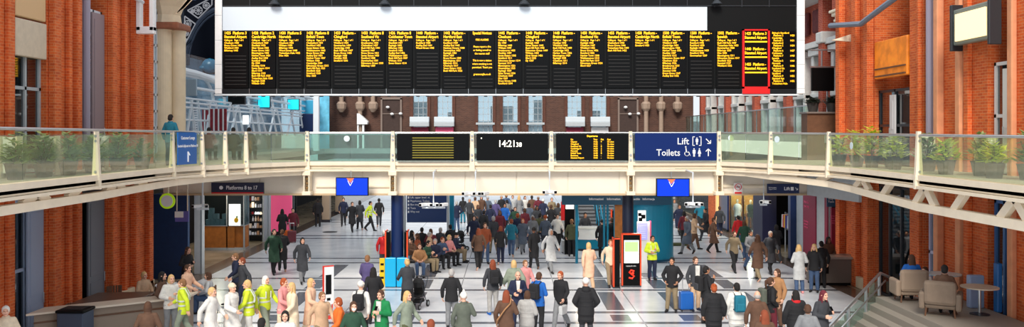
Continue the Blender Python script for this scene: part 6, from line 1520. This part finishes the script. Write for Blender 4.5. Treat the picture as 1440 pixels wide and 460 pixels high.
p = person(789, 381, -30, 'walk', ('jacket', 'black'), 'grey', ('short', 'red'), 'red-haired man in black jacket striding beside the white-hatted black coat', skin='fair')
handbag(p, 'walk', 'L', 'lightgrey', 'pale grey bag carried by the striding red-haired man')
p = person(824, 391, 178, 'pockets', ('puffer', 'black'), 'charcoal', ('beanie', 'white'), 'person in long black padded coat and white hat seen from behind', hood='black', s=1.03)
p = person(573, 364, 205, 'push', ('jacket', 'charcoal'), '_black', ('bun', 'blonde'), 'blonde woman in grey jacket and black skirt pushing the stroller')
p = person(571, 409, 60, 'walk', ('jacket', 'sage'), 'olive', ('long', 'blonde'), 'blonde woman in sage jacket walking past at the bottom, right of the green jacket')
p = person(537, 410, -25, 'phone', ('jacket', 'green'), 'charcoal', ('short', 'brown'), 'man in a bright green jacket and white top holding a phone')
b = MB(); b.prism([(-.05, .95), (.05, .95), (.07, 1.46), (-.07, 1.46)], -.157, -.13); b.build('white_top', cmat(COLS['white']), p)
phone(p, 'phone', 'mobile phone in the hands of the man in the bright green jacket')
p = person(497, 424, 20, 'stand', ('jacket', 'darkgreen'), 'black', ('bob', 'brown'), 'brown-haired person in dark green top and white face mask, lower left of centre', extra='mask')
p = person(507, 396, 175, 'walk', ('jacket', 'white'), 'black', ('beanie', 'white'), 'person in white jacket and black rucksack behind the green jacket')
backpack(p, 'black', 'black backpack on the person in white jacket behind the green jacket', 'walk')
p = person(516, 359, 165, 'walk', ('coat', 'purple'), 'navy', ('short', 'lightbrown'), 'person in dusky purple coat left of the yellow board')
p = person(525, 376, 190, 'stride', ('coat', 'black'), 'black', ('long', 'black'), 'black-haired woman in black coat next to the dusky purple coat')
p = person(606, 449, 180, 'stand', ('jacket', 'maroon'), 'black', ('short', 'auburn'), 'person with auburn hair whose head just shows at the bottom edge')
p = person(540, 324, 185, 'stand', ('jacket', 'red'), 'charcoal', ('short', 'grey'), 'man in a bright red jacket left of the navy column')
p = person(333, 356, -70, 'walk', ('jacket', 'navy'), 'black', ('short', 'lightbrown'), 'man in navy jacket walking left on the empty left floor', skin='fair')
p = person(342, 362, -60, 'stride', ('jacket', 'charcoal'), 'navy', ('short', 'auburn'), 'person in charcoal jacket beside the man in navy on the left floor')
p = person(385, 322, 30, 'walk', ('coat', 'darkgreen'), 'black', ('short', 'black'), 'person in long dark green coat walking on the left floor', s=1.05)
p = person(397, 326, 200, 'stride', ('coat', 'black'), 'black', ('short', 'brown'), 'person in long black coat beside the long dark green coat')
p = person(425, 334, 25, 'walk', ('coat', 'charcoal'), 'grey', ('bob', 'black'), 'person in charcoal coat and grey trousers alone on the left floor')
# bright passers-by in the lower left
p = person(296, 404, 80, 'walk', ('coat', 'white'), 'cream', ('short', 'blonde'), 'passer-by in long white coat, lower left', shoes='white')
p = person(325, 402, 70, 'stride', ('puffer', 'white'), 'lightgrey', ('beanie', 'cream'), 'passer-by in white padded coat and cream hat, lower left', shoes='white')
p = person(350, 398, -80, 'walk', ('jacket', 'lime'), 'white', ('short', 'blonde'), 'worker in lime yellow jacket striding left, lower left', extra='hivis', shoes='white')
p = person(372, 394, 60, 'walk', ('jacket', 'lime'), 'sage', ('bob', 'white'), 'worker in lime yellow jacket with pale hair, lower left', extra='hivis')
p = person(398, 391, 75, 'stride', ('jacket', 'pink'), 'cream', ('short', 'red'), 'person in pink jacket, lower left', shoes='white')
p = person(412, 397, -60, 'walk', ('coat', 'cream'), 'white', ('long', 'blonde'), 'blonde woman in cream coat beside the pink jacket, lower left')
p = person(436, 399, 85, 'stride', ('coat', 'peach'), 'cream', ('bob', 'blonde'), 'person in peach coat left of the white and red totem sign')
p = person(452, 410, 40, 'walk', ('jacket', 'beige'), 'khaki', ('short', 'lightbrown'), 'person in beige jacket right beside the white and red totem sign')
p = person(401, 437, 10, 'stand', ('jacket', 'white'), 'black', ('bob', 'black'), 'black-haired person in white jacket cut by the bottom edge, lower left')
p = person(368, 447, 180, 'stand', ('jacket', 'charcoal'), 'black', ('short', 'black'), 'dark head in charcoal jacket at the bottom edge beside the tan post')
p = person(478, 428, -70, 'walk', ('coat', 'orange'), 'brown', ('short', 'red'), 'person in orange coat bending past the totem sign at the bottom')
p = person(263, 347, 60, 'phone', ('jacket', 'black'), 'black', ('long', 'brown'), 'person in black with phone leaning at the blue hoarding')
p = person(262, 372, 75, 'push', ('jacket', 'peach'), 'sage', ('short', 'brown'), 'person in peach shirt behind the cafe area, lower left')
p = person(240, 386, 40, 'phone', ('jacket', 'white'), 'grey', ('bob', 'blonde'), 'blonde person in white top by the lit drinks cabinet, lower left')
p = person(228, 388, 100, 'pockets', ('jacket', 'brown'), 'charcoal', ('long', 'black'), 'dark-haired person in brown jacket by the lit drinks cabinet')
p = person(258, 392, -80, 'stride', ('jacket', 'lime'), 'sage', ('short', 'lightbrown'), 'worker in lime yellow jacket nearest the blue hoarding', extra='hivis')
p = person(208, 424, 200, 'stand', ('jacket', 'brown'), 'charcoal', ('bob', 'brown'), 'person in dark brown jacket at the end of the beige counter')
p = person(8, 430, 30, 'stand', ('jacket', 'cream'), 'grey', ('short', 'white'), 'white-haired person in cream at the lower left corner')
p = person(150, 375, 60, 'sit', ('jacket', 'beige'), 'brown', ('short', 'blonde'), 'person in beige seated at the long brown table', loc=(-11.6, 27.1, 0))
p = person(190, 400, -80, 'sit', ('shirt', 'lightgrey'), 'denim', ('bob', 'brown'), 'person in light blue-grey shirt seated right of the round brown table', loc=(-9.45, 27.0, 0))
# right foreground
p = person(945, 362, -20, 'pockets', ('jacket', 'black'), 'khaki', ('short', 'black'), 'man in black jacket and khaki trousers with hands in pockets', skin='tan')
p = person(978, 361, 15, 'stand', ('jacket', 'charcoal'), 'beige', ('short', 'brown'), 'man in open dark jacket and beige trousers beside the blue suitcase', shoes='navy')
b = MB(); b.prism([(-.06, .9), (.06, .9), (.075, 1.46), (-.075, 1.46)], -.157, -.13); b.build('white_shirt', cmat(COLS['white']), p)
Ys = YF(437); suitcase(X_(965, Ys), Ys, .1, 'blue', 'bright blue wheeled suitcase standing before the man in beige trousers')
p = person(993, 374, 110, 'strap', ('jacket', 'black'), 'brown', ('short', 'black'), 'person in black with a large black rucksack beside the man in beige trousers', skin='tan')
backpack(p, 'black', 'large black rucksack left of the reddish-haired woman', 'strap', 'charcoal')
p = person(1004, 399, 178, 'stand', ('puffer', 'black'), 'black', ('bun', 'red'), 'reddish-haired woman in black padded coat seen from behind')
p = person(1036, 401, 185, 'stand', ('puffer', 'white'), 'charcoal', ('short', 'black'), 'dark-haired person in white padded coat with teal backpack')
backpack(p, 'teal', 'teal and black backpack on the white padded coat', 'stand', 'teal')
p = person(1065, 409, 170, 'stand', ('jacket', 'brown'), 'charcoal', ('bald', 'grey'), 'grey-haired man in dark brown jacket between teal backpack and ponytail woman')
p = person(1084, 390, 100, 'pockets', ('jacket', 'black'), 'maroon', ('ponytail', 'brown'), 'woman with brown ponytail and black jacket turned to the left')
backpack(p, 'greygreen', 'grey rucksack on the woman with the brown ponytail', 'pockets')
p = person(1093, 378, -60, 'stand', ('jacket', 'tan'), 'brown', ('bob', 'brown'), 'person in tan jacket behind the woman with the brown ponytail')
p = person(1119, 408, 180, 'stand', ('puffer', 'black'), 'black', ('long', 'black'), 'black-haired person in black padded coat with a red collar', extra='redcollar')
p = person(1136, 428, 160, 'stand', ('jacket', 'grey'), 'black', ('short', 'brown'), 'person in grey jacket at the bottom edge, right of the red collar', s=.97)
p = person(1156, 408, 30, 'phone', ('jacket', 'charcoal'), 'black', ('long', 'maroon'), 'person with dark maroon hair looking at a phone by the stair handrail')
phone(p, 'phone', 'mobile phone held by the person with dark maroon hair')
p = person(1075, 436, 185, 'stand', ('jacket', 'brown'), 'brown', ('long', 'auburn'), 'auburn-haired person cut by the bottom edge below the ponytail woman')
p = person(1124, 344, 182, 'phone', ('coat', 'lightgrey'), 'denim', ('long', 'blonde'), 'blonde woman in a light grey coat and pink shoes seen from behind', shoes='pink')
p = person(917, 331, 8, 'phone', ('jacket', 'lime'), 'navy', ('short', 'black'), 'staff member in lime hi-vis jacket beside the totem', extra='hivis', skin='tan')
p = person(1145, 343, -30, 'stand', ('jacket', 'black'), 'denim', ('long', 'blonde'), 'blonde person in black standing at the bar counter')
p = person(1165, 333, 10, 'stand', ('jacket', 'brown'), 'black', ('long', 'black'), 'dark-haired person in brown behind the bar counter', skin='brown')
p = person(1155, 339, 180, 'stand', ('jacket', 'black'), 'black', ('short', 'black'), 'person in black standing between blonde and brown figures at the bar counter')
p = person(828, 341, 190, 'stride', ('coat', 'peach'), 'beige', ('bob', 'blonde'), 'person in a pale peach coat left of the two black coats')
p = person(858, 337, 5, 'walk', ('jacket', 'cream'), 'khaki', ('short', 'lightbrown'), 'person in cream jumper and khaki trousers left of the totem')
p = person(804, 308, 170, 'stand', ('jacket', 'olive'), 'black', ('short', 'lightbrown'), 'man in olive jacket standing left of the information counter')
Ys = YF(356); suitcase(X_(796, Ys), Ys, .2, 'lightgrey', 'pale suitcase beside the man in the olive jacket')
p = person(847, 309, 175, 'stand', ('coat', 'black'), 'black', ('beanie', 'black'), 'left one of two people in black coats at the information counter')
p = person(861, 306, 180, 'stand', ('coat', 'black'), 'black', ('short', 'brown'), 'right one of two people in black coats at the information counter', s=1.03)
p = person(822, 300, 10, 'stand', ('shirt', 'charcoal'), 'black', ('short', 'black'), 'clerk in charcoal behind the information counter', loc=(X_(823, 42.6), 42.6, 0), skin='tan')
person(0, 0, 149, 'sit', ('jacket', 'brown'), 'black', ('short', 'black'), 'person in brown sitting in the taupe armchair at lower right, seen from behind', loc=(11.15, 21.82, 1.02))
person(0, 0, 172, 'sit', ('jacket', 'blue'), 'denim', ('long', 'brown'), 'person in blue sitting in the mushroom coloured armchair by the handrail', loc=(11.2, 23.68, 1.02))
person(0, 0, -60, 'stand', ('shirt', 'white'), 'navy', ('short', 'brown'), 'person in white shirt standing by the right wall near the pale table', loc=(12.35, 25.3, 0))
# gallery people upstairs
p = person(235, 156, 170, 'stand', ('jacket', 'teal'), 'black', ('short', 'black'), 'man in teal top on the left gallery beside the cream column', loc=(X_(235, 28.6), 28.9, 4.6))
for px, yy, c, lab in ((296, 33.9, 'maroon', 'person in maroon behind the left gallery glass'), (330, 34.0, 'black', 'person in black behind the left gallery glass, left of two'), (352, 34.2, 'charcoal', 'person in charcoal behind the left gallery glass, right of two')):
    person(px, 0, 180, 'sit', ('jacket', c), 'black', ('short', 'black'), lab, loc=(X_(px, yy), yy - .2, 4.62), s=1.0)
    b = MB(); x = X_(px, yy); b.box(x - .22, x + .22, yy - .25, yy + .2, 4.98, 5.04, bev=.01); b.box(x - .04, x + .04, yy - .05, yy + .03, 4.62, 4.98); b.solo('stool', DSTEEL, 'dark stool under the ' + lab, 'stool')
# left mid-distance
p = person(397, 294, 200, 'phone', ('coat', 'black'), 'black', ('long', 'black'), 'person in black before the pink poster, left one')
p = person(412, 293, 20, 'stand', ('jacket', 'maroon'), 'black', ('short', 'black'), 'person in maroon before the pink poster, right one')
Ys = 44.6; suitcase(X_(405, Ys), Ys, 0, 'orange', 'orange-yellow suitcase before the pink poster'); suitcase(X_(412.5, Ys), Ys - .3, .2, 'maroon', 'magenta suitcase before the pink poster')
p = person(447, 279, 190, 'stand', ('jacket', 'black'), 'black', ('short', 'black'), 'dark figure by the navy shopfront beside the beige pillar')
p = person(495, 284, 30, 'walk', ('coat', 'black'), 'black', ('short', 'brown'), 'dark walking figure left of the lime jacket, far left floor')
p = person(506, 282, 200, 'stride', ('coat', 'charcoal'), 'black', ('bob', 'black'), 'charcoal walking figure beside the lime jacket, far left floor')
p = person(520, 283, 80, 'walk', ('jacket', 'lime'), 'black', ('short', 'black'), 'worker in lime jacket on the far left floor', extra='hivis')
p = person(533, 279, 190, 'walk', ('jacket', 'black'), 'charcoal', ('short', 'black'), 'dark figure right of the far lime jacket')
p = person(483, 278, 10, 'walk', ('jacket', 'navy'), 'black', ('short', 'black'), 'navy figure in the far left distance')
# seated crowd
seated = [(580, 334, -40, 'sit_phone', 'brown', 'short', 'black', 'brown jacket nearest the navy column'), (590, 342, 10, 'sit', 'tan', 'bob', 'brown', 'tan jacket on the nearest round bench'), (600, 338, 60, 'sit_phone', 'darkgreen', 'short', 'black', 'dark green jacket in the middle of the seats'),
          (612, 336, 0, 'sit', 'navy', 'short', 'grey', 'navy jacket with grey hair on the middle bench'), (621, 333, 30, 'sit_phone', 'denim', 'short', 'auburn', 'denim blue jacket with auburn hair'), (631, 330, 50, 'sit', 'pink', 'bob', 'blonde', 'pink jacket with fair hair near the stroller'),
          (578, 324, 120, 'sit', 'black', 'long', 'black', 'black jacket at the back by the left board post'), (593, 320, 170, 'sit', 'black', 'short', 'black', 'black jacket right under the directory board'), (606, 322, 190, 'sit_phone', 'maroon', 'bob', 'brown', 'maroon jacket under the directory board'),
          (619, 320, 160, 'sit', 'charcoal', 'short', 'grey', 'charcoal jacket at the back under the directory board'), (634, 316, 200, 'sit_phone', 'black', 'short', 'black', 'black jacket at the back beside the right board post'), (588, 328, -90, 'sit', 'rust', 'long', 'brown', 'rust coat between the nearer benches'),
          (640, 327, 80, 'sit', 'navy', 'beanie', 'black', 'navy jacket and black hat closest to the stroller'), (603, 329, 100, 'sit', 'beige', 'short', 'grey', 'beige jacket in the second row of seats')]
for px, yt, f_, po, c, st, hc, lab in seated:
    person(px, yt, f_, po, ('jacket', c), random.choice(['black', 'denim', 'charcoal', 'khaki']), (st, hc), 'seated person in ' + lab)
# centre crowd: every figure has its own mix of clothes
crowd = [  # px, ytop, facing, pose, kind, coat, legs, hair, haircolour
    (673, 321, 190, 'walk', 'jacket', 'brown', 'black', 'long', 'auburn'), (682, 313, 10, 'stride', 'jacket', 'rust', 'denim', 'short', 'brown'), (680, 296, 170, 'walk', 'coat', 'black', 'black', 'short', 'black'),
    (672, 288, 20, 'stride', 'coat', 'charcoal', 'black', 'bob', 'brown'), (690, 288, 185, 'walk', 'jacket', 'navy', 'charcoal', 'short', 'black'), (704, 318, 180, 'walk', 'jacket', 'black', 'navy', 'bob', 'auburn'),
    (703, 296, 0, 'stride', 'coat', 'maroon', 'black', 'long', 'brown'), (697, 281, 190, 'walk', 'jacket', 'purple', 'grey', 'short', 'grey'), (719, 308, 175, 'stride', 'jacket', 'teal', 'denim', 'short', 'auburn'),
    (724, 291, 15, 'walk', 'jacket', 'darkgreen', 'black', 'short', 'brown'), (713, 281, 200, 'stride', 'jacket', 'grey', 'charcoal', 'short', 'black'), (735, 307, 5, 'walk', 'coat', 'slate', 'grey', 'bob', 'red'),
    (751, 320, 195, 'stride', 'coat', 'black', 'black', 'beanie', 'black'), (744, 286, 180, 'walk', 'jacket', 'slate', 'denim', 'short', 'black'), (755, 289, 10, 'stride', 'jacket', 'charcoal', 'grey', 'long', 'black'),
    (767, 303, 185, 'walk', 'jacket', 'slate', 'charcoal', 'beanie', 'red'), (775, 288, 170, 'pockets', 'coat', 'black', 'charcoal', 'short', 'brown'), (783, 301, 20, 'walk', 'jacket', 'white', 'black', 'short', 'black'),
    (790, 297, -60, 'stride', 'jacket', 'lightgrey', 'black', 'bob', 'blonde'), (764, 280, 190, 'walk', 'jacket', 'navy', 'black', 'beanie', 'white'), (776, 278, 0, 'stride', 'jacket', 'khaki', 'brown', 'short', 'lightbrown'),
    (651, 277, 190, 'stand', 'jacket', 'black', 'teal', 'short', 'black'), (660, 279, 10, 'walk', 'jacket', 'charcoal', 'black', 'bob', 'grey'), (668, 277, 170, 'walk', 'jacket', 'beige', 'black', 'short', 'brown'),
    (677, 276, 0, 'stride', 'jacket', 'brown', 'denim', 'bob', 'brown'), (686, 277, 195, 'walk', 'coat', 'slate', 'black', 'beanie', 'grey'), (705, 275, 10, 'stride', 'jacket', 'black', 'grey', 'short', 'grey'),
    (712, 274, 185, 'walk', 'jacket', 'denim', 'black', 'short', 'lightbrown'), (721, 276, 0, 'walk', 'jacket', 'lightgrey', 'navy', 'short', 'brown'), (730, 275, 190, 'stride', 'coat', 'grey', 'black', 'long', 'blonde'),
    (738, 277, 15, 'walk', 'jacket', 'white', 'denim', 'bob', 'brown'), (748, 275, 185, 'walk', 'jacket', 'brown', 'charcoal', 'short', 'black'), (757, 276, -10, 'stride', 'jacket', 'maroon', 'grey', 'short', 'grey'),
    (642, 283, 200, 'pockets', 'jacket', 'navy', 'denim', 'short', 'grey'), (694, 304, 200, 'stride', 'jacket', 'charcoal', 'khaki', 'short', 'grey'), (759, 300, 160, 'walk', 'jacket', 'olive', 'navy', 'short', 'black'),
    (728, 300, 190, 'walk', 'jacket', 'navy', 'grey', 'short', 'red'), (710, 286, 0, 'walk', 'jacket', 'blue', 'black', 'bob', 'black'), (666, 303, 15, 'walk', 'coat', 'navy', 'black', 'bob', 'black'),
    (785, 287, 185, 'stand', 'jacket', 'charcoal', 'navy', 'bob', 'brown'), (738, 293, 195, 'stride', 'jacket', 'maroon', 'navy', 'short', 'brown'), (749, 303, 0, 'walk', 'jacket', 'grey', 'denim', 'short', 'grey'), (774, 322, 25, 'walk', 'coat', 'lightgrey', 'grey', 'bob', 'grey')]
KN = {'coat': 'long coat', 'jacket': 'jacket'}
for px, yt, f_, po, kd, c, lg, st, hc in crowd:
    where = ('back' if yt < 282 else ('middle' if yt < 300 else 'front')) + ' of centre crowd'
    hd = {'beanie': hc + ' hat', 'short': 'short ' + hc + ' hair', 'bob': hc + ' bobbed hair', 'long': 'long ' + hc + ' hair'}[st]
    person(px, yt, f_, po, (kd, c), lg, (st, hc), '%s %s, %s trousers, %s, %s' % (c, KN[kd], lg, hd, where), s=random.choice((.96, 1.0, 1.0, 1.03)), skin=random.choice(('fair', 'fair', 'tan', 'brown')))
rights = [(955, 288, 10, 'walk', 'coat', 'navy', 'black', 'short', 'brown'), (967, 304, -60, 'walk', 'coat', 'slate', 'grey', 'short', 'grey'), (976, 300, 80, 'stride', 'jacket', 'beige', 'brown', 'bob', 'brown'),
          (993, 293, -70, 'walk', 'coat', 'black', 'charcoal', 'short', 'black'), (1003, 306, 85, 'stride', 'coat', 'brown', 'black', 'short', 'brown'), (1032, 325, 10, 'walk', 'jacket', 'khaki', 'black', 'short', 'brown'),
          (1038, 303, 190, 'stand', 'jacket', 'red', 'denim', 'short', 'black'), (1047, 310, 180, 'walk', 'jacket', 'darkgreen', 'denim', 'bob', 'brown'), (1055, 324, 15, 'stride', 'jacket', 'grey', 'denim', 'short', 'black'),
          (1066, 330, 190, 'walk', 'coat', 'brown', 'khaki', 'long', 'brown'), (1083, 325, 5, 'walk', 'coat', 'charcoal', 'black', 'short', 'grey'), (1092, 316, 185, 'stride', 'jacket', 'black', 'charcoal', 'bob', 'black'),
          (962, 297, 190, 'stand', 'jacket', 'maroon', 'black', 'bob', 'black'), (985, 283, 10, 'walk', 'jacket', 'teal', 'black', 'short', 'black'), (1012, 290, 170, 'walk', 'jacket', 'charcoal', 'navy', 'short', 'brown'), (948, 280, 0, 'stride', 'jacket', 'grey', 'navy', 'bob', 'brown')]
for px, yt, f_, po, kd, c, lg, st, hc in rights:
    person(px, yt, f_, po, (kd, c), lg, (st, hc), '%s %s, %s trousers, %s %s hair, walking right of the teal drum' % (c, KN[kd], lg, {'bob': 'bobbed'}.get(st, st), hc), s=random.choice((.97, 1.0, 1.03)), skin=random.choice(('fair', 'tan')))
# ------------------------------------------------------------------ light and camera
wd = bpy.data.worlds.new('World'); SC.world = wd; wd.use_nodes = True
bg = wd.node_tree.nodes['Background']; bg.inputs['Color'].default_value = (.88, .94, 1.0, 1); bg.inputs['Strength'].default_value = 0.85
def sun(name, en, rx, rz, ang, col):
    l = bpy.data.lights.new(name, 'SUN'); l.energy = en; l.angle = ang; l.color = col
    o = bpy.data.objects.new(name, l); COL.objects.link(o); o.rotation_euler = (rx, 0, rz); o.location = (0, 10, 20)
sun('daylight_sun', 2.9, math.radians(52), math.radians(-12), .35, (1, .93, .82))
for i, (x, y) in enumerate(((-10.2, 34.2), (-5, 34.2), (0.2, 34.2), (5.2, 34.2), (9.8, 34.2))):  # unseen lamps added under the bridge to brighten what lies beneath
    b = MB(); b.lathe((x, y, 3.36), [(.2, 0), (.2, .08), (.08, .09)], 16); b.solo('fill_lamp', LAMPW, 'round downlight added under the footbridge soffit to brighten the concourse', 'ceiling lamp', group='added fill lamps under the footbridge')
    l = bpy.data.lights.new('fill_lamp_beam', 'AREA'); l.shape = 'DISK'; l.size = .5; l.energy = 60; l.color = (1, .93, .84)
    o = bpy.data.objects.new('fill_lamp_beam', l); COL.objects.link(o); o.location = (x, y, 3.3)
for x, y, e in ((-13.9, 40.4, 50), (5.2, 40.2, 90), (3.4, 39.6, 60), (-14.6, 43.2, 60), (-14.4, 48.5, 40), (-14.4, 53, 30), (13.3, 47.0, 420), (14.2, 40, 30), (13.6, 57, 60)):  # unseen point lights added to brighten shop interiors and the information point
    l = bpy.data.lights.new('fill_light', 'POINT'); l.energy = e; l.color = (1, .84, .62); l.shadow_soft_size = .2
    o = bpy.data.objects.new('fill_light', l); COL.objects.link(o); o.location = (x, y, 2.9)
cam = bpy.data.cameras.new('camera'); co = bpy.data.objects.new('camera', cam); COL.objects.link(co)
co.location = (0, 0, H); co.rotation_euler = (PI / 2, 0, 0)
cam.sensor_fit = 'HORIZONTAL'; cam.sensor_width = 36; cam.lens = 36 * F / 1440.0
cam.shift_x = (720 - CX) / 1440.0; cam.shift_y = -(230 - HY) / 1440.0
cam.clip_end = 300
SC.camera = co
vs = SC.view_settings; vs.view_transform = 'Standard'; vs.look = 'None'; vs.exposure = 0.24; vs.gamma = 1.0; vs.use_curve_mapping = False
